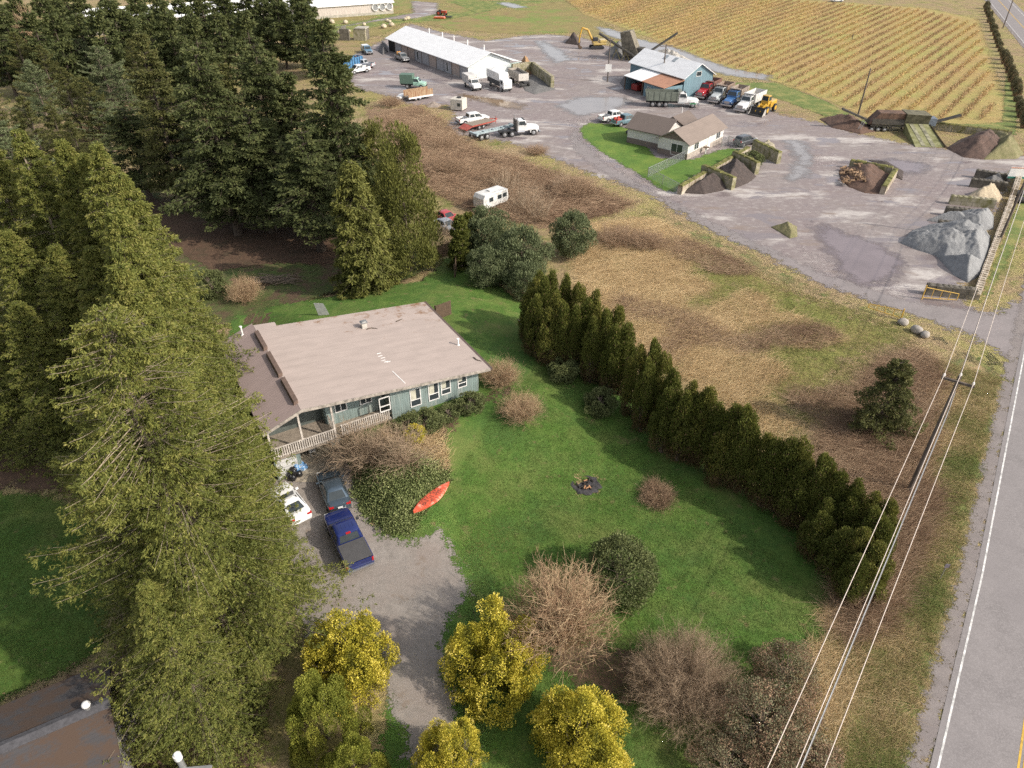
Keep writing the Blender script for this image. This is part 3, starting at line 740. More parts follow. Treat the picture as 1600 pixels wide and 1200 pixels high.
ced = [(c2, -25.6, 45.6, 0.3, (1, 1, 1.0), "olive cedar rising behind the back left corner of the pinkish roof"),
       (c3, -29.4, 50.6, 1.2, (1, 1, 1.02), "sunlit cedar peak in the middle of the row's upper crest"),
       (c2, -33.4, 53.2, 2.2, (1, 1, 1.0), "cedar peak just left of the middle in the row's upper crest"),
       (c3, -37.4, 54.8, 4.0, (1, 1, 1.01), "cedar second from the left picture edge in the row's upper crest"),
       (c2, -41.6, 56.4, 5.0, (1.05, 1.05, 1.0), "cedar cut by the left picture edge at the row's upper crest"),
       (c3, -21.6, 29.2, 3.0, (0.72, 0.72, 0.72), "smaller cedar tucked against the left side of the nearest tall one"),
       (c2, -28.4, 44.2, 5.4, (0.95, 0.95, 0.80), "shaded cedar in the dark inner face of the row"),
       (c3, -33.0, 47.4, 0.9, (0.95, 0.95, 0.74), "shaded cedar with its skirt above the brown soil at the lawn's far edge"),
       (c2, -38.0, 50.0, 1.9, (1, 1, 0.74), "shaded cedar at the left picture edge above the dark lawn"), (c3, -35.4, 44.6, 2.9, (0.85, 0.85, 0.6), "low shaded cedar closest to the far edge of the dark lawn"), (c2, -41.0, 46.0, 0.9, (0.9, 0.9, 0.64), "shaded cedar mostly cut by the left picture edge above the dark lawn"), (c3, -25.0, 42.6, 3.9, (0.9, 0.9, 0.98), "cedar between the two beside the roof's left slope"), (c2, -31.4, 52.0, 4.9, (0.9, 0.9, 0.97), "slimmer cedar filling the gap right of the crest's middle peak"),
       (c3, -17.2, 30.8, 4.4, (0.66, 0.66, 0.62), "lower cedar on the sunny side next to the white car"),
       (c2, -16.4, 20.6, 2.7, (0.68, 0.68, 0.56), "lower cedar at the foot of the nearest tall one beside the gravel drive")]
for pr, x, y, rz, sc, lab in ced: put(pr, x, y, rz, sc, lab)

# ------------------------------------------------------------------ the dark firs behind the house
gF = "dark firs in the grove behind the house"
f1 = make_conifer('fir_tree', "x", 'tree', 21, 24.0, 4.6, m_fir, m_barkd, 0.40, gF, nb=330, ns=34, prof=0.7, droop=0.22, up=0.05, hang=0.4, L=(0.30, 0.62), W=(0.10, 0.20), z0=0.19, whorl=34, fan=3, leafdir='flat', gap=0.12, lump=0.5)
f2 = make_conifer('fir_tree', "x", 'tree', 22, 24.0, 5.0, m_fir, m_barkd, 0.42, gF, nb=300, ns=36, prof=0.6, droop=0.26, up=0.05, hang=0.4, L=(0.30, 0.62), W=(0.10, 0.20), z0=0.22, whorl=28, fan=3, leafdir='flat', gap=0.16, lump=0.6)
f3 = make_conifer('fir_tree', "x", 'tree', 23, 24.0, 4.4, m_spruce, m_barkd, 0.40, gF, nb=300, ns=32, prof=0.75, droop=0.2, up=0.08, hang=0.35, L=(0.30, 0.6), W=(0.10, 0.19), z0=0.12, whorl=30, fan=3, leafdir='flat', gap=0.2, lump=0.6)
firs = [(f1, (500, 20), 26, 1.05, "tallest fir of the grove with a thin bare spire beside the storage yard"),
        (f2, (395, 62), 22, 1.0, "dark fir left of the tallest spire in the grove"),
        (f1, (445, 108), 18.5, 1.0, "dark fir in front of the tallest one nearest the gravel yard"),
        (f3, (340, 92), 20, 1.0, "olive tinted fir in the middle of the grove"),
        (f2, (300, 66), 23, 1.0, "dark broad fir at the back of the grove left of its middle"),
        (f3, (215, 44), 23, 1.0, "olive brown fir at the far left of the grove with thin open limbs"),
        (f1, (262, 130), 16, 1.05, "dark fir standing where the grove opens to the straw coloured ground"),
        (f2, (190, 165), 13, 0.95, "low dark fir at the left end of the grove beside the bare brush"),
        (f2, (385, 165), 16, 1.05, "dark fir in the shaded middle of the grove above the brown soil"),
        (f1, (330, 190), 14, 1.05, "dark lower fir at the near left of the grove over shaded grass"),
        (f2, (470, 200), 15, 1.05, "dark fir on the near side of the grove behind the roof"),
        (f3, (520, 130), 18, 0.85, "slim olive fir on the right side of the grove")]
used = set()
for pr, px, h, wsc, lab in firs:
    x, y = G(px[0], px[1], h)
    sc = (wsc, wsc, h / 24.0)
    put(pr, x, y, rnd.random() * 6, sc, lab, first=pr.name not in used); used.add(pr.name)

# a single sunlit cedar and the pines behind the roof
c4 = make_conifer('cedar_tree', "sunlit yellow green cedar close behind the roof with drooping sprays", 'tree', 31, 14.5, 3.3, m_ypine, m_bark, 0.28, None,
                  nb=380, ns=34, prof=0.55, droop=0.42, up=0.08, hang=0.8, L=(0.25, 0.55), W=(0.09, 0.17), z0=0.03, fan=4)
x, y = G(548, 262, 14.5); put(c4, x, y, 0.0, 1.0, first=True)
c5 = copy_tree(c4, (G(575, 330, 9)[0], G(575, 330, 9)[1], 0), 2.0, (1.0, 1.0, 0.64), "short sunlit cedar bush in front of the taller one behind the roof")

def bushy_tree(name, label, cat, seed, h, fn, K, cr, n, L, W, leafm, barkm, tr=0.2, mode='out', group=None, z0=0.0, twigs=40, surf=0.5, upbias=0.4, jit=0.45, squash=0.8, vlo=0.15, vhi=0.9, tsp=0.7):
    pts, rng = env_points(seed, K, fn, h - z0, surf)
    pts[:, 2] += z0
    V, F, vv, rng = clump_data(seed + 1, pts, cr * (0.7 + 0.6 * np.random.default_rng(seed).random(len(pts))), n, L, W, mode, squash, vlo, vhi, jit, upbias)
    V[:, 2] = np.maximum(V[:, 2], 0.02)
    root = thing(name, label, cat, group=group)
    link('crown', np_mesh('crown', V, F, {'v': vv}), leafm, root)
    # limbs run from the trunk to the clumps
    sel = pts[rng.permutation(len(pts))[:twigs]]
    s = np.linspace(0, 1, 5)[None, :, None]
    b = np.stack([sel[:, 0] * 0.05, sel[:, 1] * 0.05, np.maximum(0.1, sel[:, 2] * 0.55)], -1)
    P = b[:, None, :] * (1 - s) + sel[:, None, :] * s
    link('trunk', trunk_mesh('trunk', h * 0.85, tr, rng, ribbons(P, 0.035, rng)), barkm, root)
    return root

gP = "pines along the far left edge"
pn = dict(droop=0.10, up=0.22, hang=0.2, L=(0.22, 0.45), W=(0.06, 0.12), z0=0.08, fan=4, leafdir='up', lump=0.8, gap=0.14)
p1 = make_conifer('pine_tree', "x", 'tree', 41, 15, 4.2, m_pine, m_bark, 0.28, gP, nb=170, ns=34, prof=0.55, **pn)
p3 = make_conifer('pine_tree', "x", 'tree', 44, 15, 3.6, m_spruce, m_barkd, 0.28, gP, nb=150, ns=32, prof=0.7, **pn)
p2 = bushy_tree('pine_tree', "x", 'tree', 43, 14, lambda t: 3.4 * np.clip(1.15 - t, 0.05, 1) ** 0.6, 200, 0.8, 120, (0.25, 0.5), (0.07, 0.13), m_ypine, m_bark, 0.25, 'up', None, 0.8, 60)
x, y = G(622, 212, 16); put(p2, x, y, 0.5, (1.0, 1.0, 1.14), "yellow green pine standing right of the sunlit cedar behind the roof", first=True)
x, y = G(585, 195, 14); put(p2, x, y, 2.5, (0.8, 0.8, 1.0), "thin yellowish pine between the fir grove and the bramble slope")
pines = [((150, 72), 13, 1.0, "blue green pine right of the middle of the far left clump"), ((95, 105), 13, 1.05, "olive brown pine in the middle of the far left clump"),
         ((40, 95), 13, 1.0, "blue green pine at the left edge behind the cedar crest"), ((30, 150), 13, 1.0, "olive brown pine at the left edge just above the cedar crest"),
         ((185, 100), 11, 0.9, "blue green pine on the right fringe of the far left clump"), ((20, 50), 13, 1.0, "olive brown pine at the top left corner in front of the orange bare tree"), ((150, 150), 9, 0.8, "low pine above the bare purple brush"),
         ((118, 60), 12, 0.9, "pine in front of the dark tree belt at the upper left"), ((-5, 190), 13, 1.0, "pine cut by the left picture edge above the cedars"), ((75, 165), 10, 0.9, "small pine low in the far left clump")]
for i, (px, h, w, lab) in enumerate(pines):
    x, y = G(px[0], px[1], h); put(p3 if i in (1, 3, 5, 9) else p1, x, y, rnd.random() * 6, (w, w, h / 15), lab, first=(i in (0, 1)))

for i, (px, h, w, lab) in enumerate([((60, 70), 13, 0.9, "olive brown pine between the blue green ones at the upper left"), ((105, 190), 9, 0.9, "low olive pine in the brush beyond the cedar crest"), ((200, 60), 13, 0.9, "olive brown pine right of the far left clump under the tree belt"), ((20, 205), 11, 0.9, "olive pine just behind the cedar crest near the left edge"), ((225, 120), 11, 0.8, "slim olive pine at the straw coloured clearing"), ((130, 120), 12, 0.9, "olive pine in the heart of the far left clump"), ((-25, 120), 14, 1.0, "olive pine cut by the left picture edge above the crest")]):
    x, y = G(px[0], px[1], h); put(p3, x, y, rnd.random() * 6, (w, w, h / 15), lab)
gB = "dark trees of the belt along the top left"
b1 = make_conifer('belt_tree', "dark conifer in the tree belt along the top left edge", 'tree', 51, 17, 3.6, m_fir, m_barkd, 0.3, gB, nb=170, ns=26, prof=0.5, droop=0.2, up=0.05, hang=0.4, L=(0.5, 0.9), W=(0.2, 0.34), z0=0.15, whorl=16, fan=2, leafdir='flat', gap=0.15, lump=0.6)
first = True
for row, (ya, n) in enumerate(((8, 15), (-12, 14), (-36, 12))):
    for i in range(n):
        px = -40 + (500 + 40) * (i + rnd.random() * 0.6) / n
        h = 15 + rnd.random() * 3
        x, y = G(px, ya + rnd.random() * 10 - (18 if px > 380 else 0), h)
        put(b1, x, y, rnd.random() * 6, (1, 1, h / 17), first=first); first = False

def bare_tree(name, label, cat, seed, n, h, spread, m, w=0.03, per=7, tl=0.6, K=6, curve=0.5, base_r=0.2, group=None, per2=0, droop=0.0, hvar=0.4, zmin=0.0, wob=0.06):
    P, rng = twig_paths(seed, n, h, spread, base_r, curve, K, zmin, wob, hvar, droop)
    Q = sub_twigs(P, rng, per, tl)
    parts = []
    V, F = ribbons(P, w * (0.6 + 0.8 * rng.random(len(P))), rng); parts.append((V, F, np.repeat(0.25 + 0.6 * rng.random(len(P)), K * 3)))
    V, F = ribbons(Q, w * 0.5, rng); parts.append((V, F, np.repeat(0.15 + 0.7 * rng.random(len(Q)), 12)))
    if per2:
        Q2 = sub_twigs(Q, rng, per2, tl * 0.6, 0.8)
        V, F = ribbons(Q2, w * 0.36, rng); parts.append((V, F, np.repeat(0.1 + 0.8 * rng.random(len(Q2)), 12)))
    V, F, a = merge(parts)
    return V, F, a

def bare_thing(name, label, cat, m, data, group=None, trunk=None):
    """a leafless plant: one twig mesh, with a trunk of its own where the plant has one"""
    V, F, a = data
    if trunk is None:
        return tag(link(name, np_mesh(name, V, F, {'v': a}), m), label, cat, group)
    root = thing(name, label, cat, group=group)
    link('branches', np_mesh('branches', V, F, {'v': a}), m, root)
    mb = MB(); h, r = trunk
    mb.tube((0, 0, -0.1), (0.05, 0.03, h), r, r * 0.6, 8)
    mb.build('trunk', m_bark, root, 60)
    return root

o = bare_thing('bare_tree', "orange brown leafless tree at the top left corner behind the pines", 'tree', m_ytw, bare_tree('', '', '', 61, 260, 14, 5.0, None, 0.05, 9, 1.3, zmin=1.5), trunk=(3.0, 0.3))
x, y = G(40, 8, 14); put(o, x, y, 0, 1.0, first=True)
# ================================================================== HEDGE, GARDEN SHRUBS, SCRUB
gH = "arborvitae of the long hedge"
def hedge_tree(seed, h, r, vl=0.28, vh=0.98):
    fn = lambda t: r * np.clip(1.02 - t ** 3.2, 0.03, 1) * (0.75 + 0.3 * np.clip(t * 4, 0, 1))
    pts, rng = env_points(seed, 190, fn, h * 0.95, 0.55)
    pts[:, 2] += 0.2
    rad = 0.28 * (0.7 + 0.6 * rng.random(len(pts)))
    V, F, vv, rng = clump_data(seed + 3, pts, rad, 90, (0.12, 0.28), (0.05, 0.095), 'up', 2.0, vl, vh, 0.30, 0.3)
    # low inner growth is brown and thin
    low = np.clip((0.44 * h - V[:, 2]) / (0.42 * h), 0, 1)
    q = np.repeat(rng.random(len(V) // 4), 4)
    keep = (q.reshape(-1, 4)[:, 0] > low.reshape(-1, 4)[:, 0] * 0.75)
    vv = np.where(q < low * 1.5 + 0.03, 0.02 + 0.16 * q, vv)
    F = F[keep]
    root = thing('arborvitae', "x", 'tree', group=gH)
    link('crown', np_mesh('crown', V, F, {'v': vv}), m_thuja, root)
    tw, rng2 = twig_paths(seed, 26, h * 0.75, r * 0.8, 0.25, 0.1)
    link('trunk', trunk_mesh('trunk', h * 0.8, 0.13, rng, ribbons(tw, 0.03, rng2)), m_bark, root)
    return root
hp = [hedge_tree(100 + 7 * i, 7.5, 1.12 + 0.1 * (i % 2), (0.24, 0.34, 0.27, 0.30)[i], (0.80, 1.05, 0.90, 1.12)[i]) for i in range(4)]
# hedge top line traced in the photo (pixel of the tip, height of the tree)
tops = [(842, 440, 7.0), (836, 452, 6.6), (830, 470, 6.2), (838, 492, 6.0), (858, 500, 6.4), (850, 455, 7.4), (862, 432, 7.2), (872, 470, 7.4), (884, 452, 7.6), (880, 500, 6.6), (905, 452, 8.0), (900, 488, 7.4), (918, 480, 7.6), (930, 474, 8.0), (928, 510, 7.0), (948, 500, 7.6), (968, 480, 8.6), (962, 520, 7.2),
        (980, 512, 7.6), (1000, 545, 7.2), (1024, 534, 8.0), (1014, 570, 7.0), (1040, 556, 7.6), (1056, 575, 7.4), (1050, 600, 6.8), (1085, 590, 7.6), (1075, 615, 6.6), (1100, 610, 7.0), (1112, 602, 7.6), (1128, 628, 6.8), (1150, 632, 7.2), (1146, 652, 6.4), (1170, 640, 7.4), (1180, 658, 6.8),
        (1205, 668, 6.8), (1216, 690, 6.2), (1240, 686, 6.8), (1258, 690, 6.6), (1262, 720, 6.0), (1292, 716, 6.6), (1306, 736, 6.0), (1320, 730, 6.6), (1346, 748, 6.2), (1372, 764, 6.2), (1338, 775, 5.4), (1370, 800, 5.2), (1400, 772, 6.2), (1300, 775, 5.0), (1325, 830, 4.4), (1352, 828, 5.0), (1388, 806, 5.6), (1290, 800, 4.2), (1378, 850, 4.8), (1345, 870, 4.2)]
used = set()
for i, (px, py, h) in enumerate(tops):
    x, y = G(px, py, h); pr = hp[(i * 7 + i // 3) % 4]
    if i == 16: lab = "tallest peaked arborvitae of the far half of the long hedge"
    elif i < 7: lab = "arborvitae at the far end of the long hedge beside the grey green shrub trees"
    elif i > 46: lab = "lower arborvitae at the near end of the long hedge by the overhead wires"
    elif 32 < i < 41: lab = "arborvitae in the hedge's gappy stretch with bare brown stems below"
    else: lab = "dense green arborvitae standing in the long hedge between the lawn and the dry field"
    w = 0.70 + 0.26 * rnd.random(); h *= 0.92 + 0.14 * rnd.random()
    put(pr, x, y, rnd.random() * 6, (w, w, h / 7.5), lab, first=pr.name not in used); used.add(pr.name)

# two dark columnar trees and grey green shrub trees at the hedge's far end
col = make_conifer('columnar_cypress', "dark pointed columnar cypress beside the backyard passage", 'tree', 131, 6.5, 1.3, m_thuja, m_bark, 0.15, None, nb=170, ns=26, prof=0.6, droop=0.05, up=0.2, hang=0.2, L=(0.2, 0.4), W=(0.07, 0.13), z0=0.02, fan=3, leafdir='up')
x, y = G(718, 344, 6.5); put(col, x, y, 0, 1.0, first=True)
x, y = G(732, 335, 6.2); put(col, x, y, 2, (0.9, 0.9, 0.95), "smaller dark columnar cypress behind the pointed one")
sh_fn = lambda t: 2.9 * np.clip(np.sin(np.clip(t * 0.9 + 0.1, 0, 1) * math.pi), 0.05, 1) ** 0.6
gs = bushy_tree('shrub_tree', "x", 'tree', 141, 6.5, sh_fn, 170, 0.6, 95, (0.2, 0.42), (0.06, 0.12), m_pine, m_bark, 0.2, 'up', "grey green shrub trees at the far end of the hedge", 0.6, 70)
for i, (px, h, w, lab) in enumerate([((760, 330), 6.5, 1.0, "grey green shrub tree in front of the white travel trailer"), ((815, 362), 6.5, 1.0, "biggest grey green shrub tree between the trailer and the hedge"),
                                     ((897, 334), 5.5, 0.85, "round grey green pine standing in the dry grass right of the others"), ((790, 385), 5.0, 0.8, "low grey green shrub tree at the passage side of the hedge's far end"), ((822, 420), 4.0, 0.7, "grey green bush touching the far end of the hedge"), ((760, 400), 4.5, 0.7, "dark shrub tree behind the pair of wire deer")]):
    x, y = G(px[0], px[1], h); put(gs, x, y, rnd.random() * 6, (w, w, h / 6.5), lab, first=(i == 0))
con = make_conifer('young_fir', "young fir alone in the brambles beside the road verge", 'tree', 151, 7.5, 2.3, m_spruce, m_barkd, 0.14, None, nb=190, ns=40, prof=0.65, droop=0.30, up=0.1, hang=0.4, L=(0.14, 0.30), W=(0.05, 0.10), z0=0.03, whorl=18, fan=3, leafdir='flat', lump=0.5)
x, y = G(1412, 560, 7.5); put(con, x, y, 0, 1.0, first=True)

# golden conifers in the foreground
gG = "golden conifers along the driveway"
def golden(seed, h, r, tops):
    P = []
    for tx, ty, th, tr in tops:
        fn = lambda t, tr=tr: tr * np.clip(1.03 - t, 0.03, 1) ** 0.62 * (0.75 + 0.25 * np.clip(t * 5, 0, 1))
        p, rng = env_points(seed, int(150 * tr / r * th / h) + 20, fn, th * 0.96, 0.55)
        p[:, 0] += tx; p[:, 1] += ty; P.append(p); seed += 5
    P = np.vstack(P); P[:, 2] += 0.15
    V, F, vv, rng = clump_data(seed, P, 0.30 * (0.7 + 0.6 * rng.random(len(P))), 120, (0.07, 0.15), (0.04, 0.075), 'up', 1.0, 0.10, 0.98, 0.55, 0.6)
    # outer tips are the yellow ones, inner growth stays green
    ax = np.array([t[:2] for t in tops]); dist = np.min([np.hypot(V[:, 0] - t[0], V[:, 1] - t[1]) / (t[3] * np.clip(1.05 - V[:, 2] / t[2], 0.05, 1) ** 0.62 + 0.25) for t in tops], 0)
    dq = dist.reshape(-1, 4).mean(1)
    tip = np.tile(np.array([-0.10, 0.0, 0.12, 0.0]), len(vv) // 4)
    vv = np.clip(vv * 0.72 + np.repeat(np.clip(dq - 0.62, -0.6, 0.45), 4) * 0.55 + tip + 0.06 * (V[:, 2] / h), 0.02, 0.99)
    root = thing('golden_conifer', "x", 'tree', group=gG)
    link('crown', np_mesh('crown', V, F, {'v': vv}), m_gold, root)
    tw, rng2 = twig_paths(seed, 40, h * 0.8, r * 0.85, 0.2, 0.2)
    link('trunk', trunk_mesh('trunk', h * 0.8, 0.12, rng, ribbons(tw, 0.03, rng2)), m_bark, root)
    return root
g1 = golden(201, 6.0, 2.5, [(0, 0, 6.0, 1.9), (-1.2, 0.1, 5.0, 1.5), (1.1, 0.2, 4.9, 1.5), (0.3, -1.2, 4.2, 1.6)])
x, y = G(530, 956, 6.0); put(g1, x, y, 0.2, (1.06, 1.06, 1.0), "bright golden conifer left of the narrow driveway", first=True)
g2 = golden(231, 6.2, 2.7, [(0, 0, 6.2, 1.5), (-1.1, -0.7, 5.0, 1.6), (0.9, -0.8, 5.0, 1.8), (0.2, -1.8, 4.0, 1.7), (1.6, 0.1, 4.2, 1.3)])
x, y = G(766, 940, 6.2); put(g2, x, y, 0.0, (1.12, 1.12, 1.02), "deep golden many lobed conifer right of the narrow driveway", first=True)
x, y = G(910, 1092, 5.6); put(g1, x, y, 2.2, (1.15, 1.15, 0.95), "golden conifer cut by the bottom edge right of the driveway")
x, y = G(702, 1136, 5.2); put(g2, x, y, 3.6, (0.72, 0.72, 0.85), "golden conifer top poking into the bottom edge beside the driveway")
# bright green lobed arborvitae
fn = lambda t: 1.9 * np.clip(1.05 - t, 0.05, 1) ** 0.5
pts, rng = env_points(251, 78, fn, 5.4, 0.85)
V, F, vv, rng = clump_data(252, pts, 0.34 * (0.8 + 0.5 * rng.random(len(pts))), 520, (0.08, 0.17), (0.045, 0.08), 'up', 2.0, 0.15, 0.95, 0.18, 0.5)
V[:, 2] = np.maximum(V[:, 2], 0.02)
lb = thing('lobed_arborvitae', "bright green arborvitae of upright lobes below the golden conifer", 'tree')
link('crown', np_mesh('crown', V, F, {'v': vv}), m_thuja2, lb); link('trunk', trunk_mesh('trunk', 4.5, 0.12, rng), m_bark, lb)
x, y = G(490, 1070, 5.0); put(lb, x, y, 0, (1, 1, 0.92), first=True)
x, y = G(545, 1165, 4.2); put(lb, x, y, 2.0, (0.8, 0.8, 0.75), "lower bright green lobed arborvitae cut by the bottom edge")

# leafless and evergreen shrubs on the lawn
v1 = bare_thing('vase_shrub', "tan leafless vase shaped small tree on the lawn in front of the round evergreen", 'shrub', m_ytw,
                bare_tree('', '', '', 301, 240, 5.4, 3.2, None, 0.030, 10, 0.9, K=8, curve=0.15, base_r=0.12, per2=2, zmin=0.95), trunk=(1.5, 0.13))
x, y, z = GT(873, 1022); put(v1, x, y, 0, (1.05, 1.05, 1.05), first=True)
rb = bushy_tree('round_evergreen', "round evergreen shrub behind the tan leafless vase shaped tree", 'shrub', 311, 4.0, lambda t: 2.1 * np.clip(np.sin(np.clip(t * 0.75 + 0.25, 0, 1) * math.pi), 0.05, 1) ** 0.5, 150, 0.42, 130, (0.10, 0.2), (0.05, 0.09), m_shrub, m_bark, 0.12, 'out', None, 0.2, 50, 0.8)
x, y, z = GT(965, 920); put(rb, x, y, 0, 1.0, first=True)
def dome_shrub(name, label, seed, n, h, r, m, w=0.009, per=10, tl=0.55, group=None):
    d = bare_tree('', '', '', seed, n, h, r, None, w, per, tl, K=6, curve=0.0, base_r=r * 0.35, per2=3, hvar=0.6, wob=0.12)
    return bare_thing(name, label, 'shrub', m, d, group)
b1 = dome_shrub('bare_dome_shrub', "big dome of grey brown leafless twigs on the lawn below the vase shaped tree", 321, 560, 3.4, 2.7, m_gtw, w=0.011, per=15)
x, y, z = GT(1066, 1085); put(b1, x, y, 0, (1.05, 1.05, 1.05), first=True)
b2 = dome_shrub('bare_dome_shrub', "low flat pile of cut brown branches on the lawn beside the fire pit", 331, 240, 0.55, 1.25, m_brtw, 0.012, 8, 0.5)
x, y, z = GT(1027, 777); put(b2, x, y, 0, (0.9, 1.1, 1.0), first=True)
b3 = dome_shrub('bare_dome_shrub', "tan leafless round shrub at the right end of the teal house wall", 341, 260, 2.2, 1.7, m_ytw, 0.011, 9)
x, y, z = GT(815, 650); put(b3, x, y, 0, 0.95, first=True)
b4 = copy_tree(b3, GT(782, 600), 1.5, (0.9, 0.9, 1.05), "straw coloured leafless shrub at the back right corner of the teal house")
b5 = copy_tree(b3, GT(385, 470), 2.5, (0.9, 0.9, 1.3), "thin reddish leafless shrub in the shaded backyard behind the roof")
rs = bushy_tree('bronze_shrub', "x", 'shrub', 351, 2.8, lambda t: 2.0 * np.clip(np.sin(np.clip(t * 0.8 + 0.2, 0, 1) * math.pi), 0.05, 1) ** 0.5, 130, 0.42, 120, (0.07, 0.15), (0.035, 0.065), m_redsh, m_bark, 0.1, 'out', "bronze and green clipped shrubs at the lower right", 0.1, 60, 0.7, vlo=0.02, vhi=0.98, jit=0.8)
for i, (px, w, h, lab) in enumerate([((1185, 1150), 1.15, 1.15, "bronze and green shrub mass at the bottom edge left of the overhead wires"), ((1222, 1065), 0.85, 0.95, "bronze twiggy shrub behind the mass at the bottom edge"), ((1240, 1190), 1.0, 0.9, "bronze shrub cut by the bottom edge beside the overhead wires"), ((1130, 1210), 0.8, 0.7, "low bronze shrub at the bottom edge right of the grey brown dome")]):
    x, y, z = GT(*px); put(rs, x, y, rnd.random() * 6, (w, w, h), lab, first=(i == 0))
es = bushy_tree('garden_shrub', "x", 'shrub', 361, 2.0, lambda t: 1.25 * np.clip(np.sin(np.clip(t * 0.8 + 0.2, 0, 1) * math.pi), 0.05, 1) ** 0.5, 80, 0.32, 110, (0.09, 0.18), (0.05, 0.09), m_shrub, m_bark, 0.06, 'out', "evergreen shrubs along the foot of the teal house", 0.1, 40, 0.7)
for i, (px, w, h, lab) in enumerate([((735, 640), 0.85, 0.72, "round leafy shrub under the last window at the right end of the teal house"), ((664, 668), 1.0, 0.72, "large dark shrub under the tall windows of the teal house"), ((640, 676), 0.8, 0.75, "evergreen shrub left of the large dark one under the tall windows"), ((700, 652), 0.7, 0.5, "low brownish shrub between the two shrubs under the windows"),
                                     ((937, 640), 1.0, 0.9, "dark shrub at the foot of the hedge on the lawn side"), ((880, 590), 1.0, 0.9, "dark leafy shrub low at the far foot of the hedge"), ((332, 460), 1.3, 1.3, "dark green bush in the shade behind the cedar row")]):
    x, y, z = GT(*px); put(es, x, y, rnd.random() * 6, (w, w, h), lab, first=(i == 0))
yl = copy_tree(es, GT(648, 690), 1.0, (0.6, 0.6, 0.7), "yellowing small shrub in the garden bed"); 
for ch in [o for o in COL.objects if o.parent == yl and o.name.startswith('crown')]:
    ch.data = ch.data.copy(); ch.data.materials[0] = m_gold
# leafless trees of the garden bed
for i, (px, h, sp, n, seed, lab) in enumerate([((577, 730), 4.2, 3.0, 120, 371, "spreading leafless tree beside the balcony post and the dark sedan"), ((632, 735), 4.0, 2.3, 90, 372, "leafless tree with mossy limbs in the middle of the garden bed")]):
    t = bare_thing('garden_tree', lab, 'tree', m_gtw, bare_tree('', '', '', seed, n, h, sp, None, 0.022, 8, 0.8, K=7, curve=0.3, base_r=0.12, per2=2, zmin=0.4, wob=0.14, hvar=0.6), "leafless trees of the garden bed", (0.9, 0.11))
    x, y, z = GT(*px); put(t, x, y, 0, 1.0, first=True)
P, rng = twig_paths(380, 190, 2.6, 2.6, 1.6, 0.2, 6, 0.0, 0.2, 0.7, 0.4); Q = sub_twigs(P, rng, 6, 0.6)
V, F, a = merge([ribbons(P, 0.015, rng) + (np.repeat(rng.random(len(P)), 18),), ribbons(Q, 0.008, rng) + (np.repeat(rng.random(len(Q)), 12),)])
t = tag(link('bare_thicket', np_mesh('bare_thicket', V, F, {'v': a}), m_gtw), "thicket of bare arching stems under the balcony end", 'shrub')
x, y, z = GT(560, 715); put(t, x, y, 0, 1.0, first=True)

def cover(name, label, cat, pts, m, n_per, L, W, hgt_fn, seed, mode='out', twm=None, kind='stuff', jit=0.7, vlo=0.1, vhi=0.95):
    rng = np.random.default_rng(seed); N = len(pts) * n_per
    b = np.repeat(pts, n_per, 0) + rng.normal(size=(N, 2)) * 0.28
    q = rng.random(N)
    z = hgt(b[:, 0], b[:, 1]) + hgt_fn(b) * (0.25 + 0.75 * q)
    D = unit(rng.normal(size=(N, 3)) * jit + (np.array([0, 0, 0.7]) if mode == 'up' else np.array([0, 0, 0.25])))
    V, F = diamonds(np.column_stack([b, z]), D, rng, L[0] + (L[1] - L[0]) * rng.random(N), W[0] + (W[1] - W[0]) * rng.random(N))
    gx = np.array([mnoise.noise(Vector((p[0] * 0.6, p[1] * 0.6, seed))) for p in pts]) * 0.5
    v = np.clip(vlo + (vhi - vlo) * (0.6 * rng.random(N) + 0.3 * q + np.repeat(gx, n_per)), 0.02, 0.98)
    o = link(name, np_mesh(name, V, F, {'v': np.repeat(v, 4)}), m)
    return tag(o, label, cat, None, kind)
rng = np.random.default_rng(5)
bed = np.array(GL([(560, 745), (600, 725), (650, 735), (690, 745), (700, 765), (660, 810), (640, 838), (605, 832), (570, 800), (556, 770)]))
pts = in_poly(1500, bed, rng)
cen = bed.mean(0)
cover('ivy_cover', "mounded green ivy and periwinkle covering the garden bed beside the kayak", 'ground cover', pts, m_ivy, 26, (0.10, 0.22), (0.06, 0.12), lambda b: 0.15 + 0.75 * np.clip(poly_sdf(b, bed) / 1.6, 0, 1), 6)
up_bed = np.array(GL([(600, 690), (650, 680), (690, 690), (705, 740), (650, 740), (590, 725)], 1.0))
pts = in_poly(420, up_bed, rng)
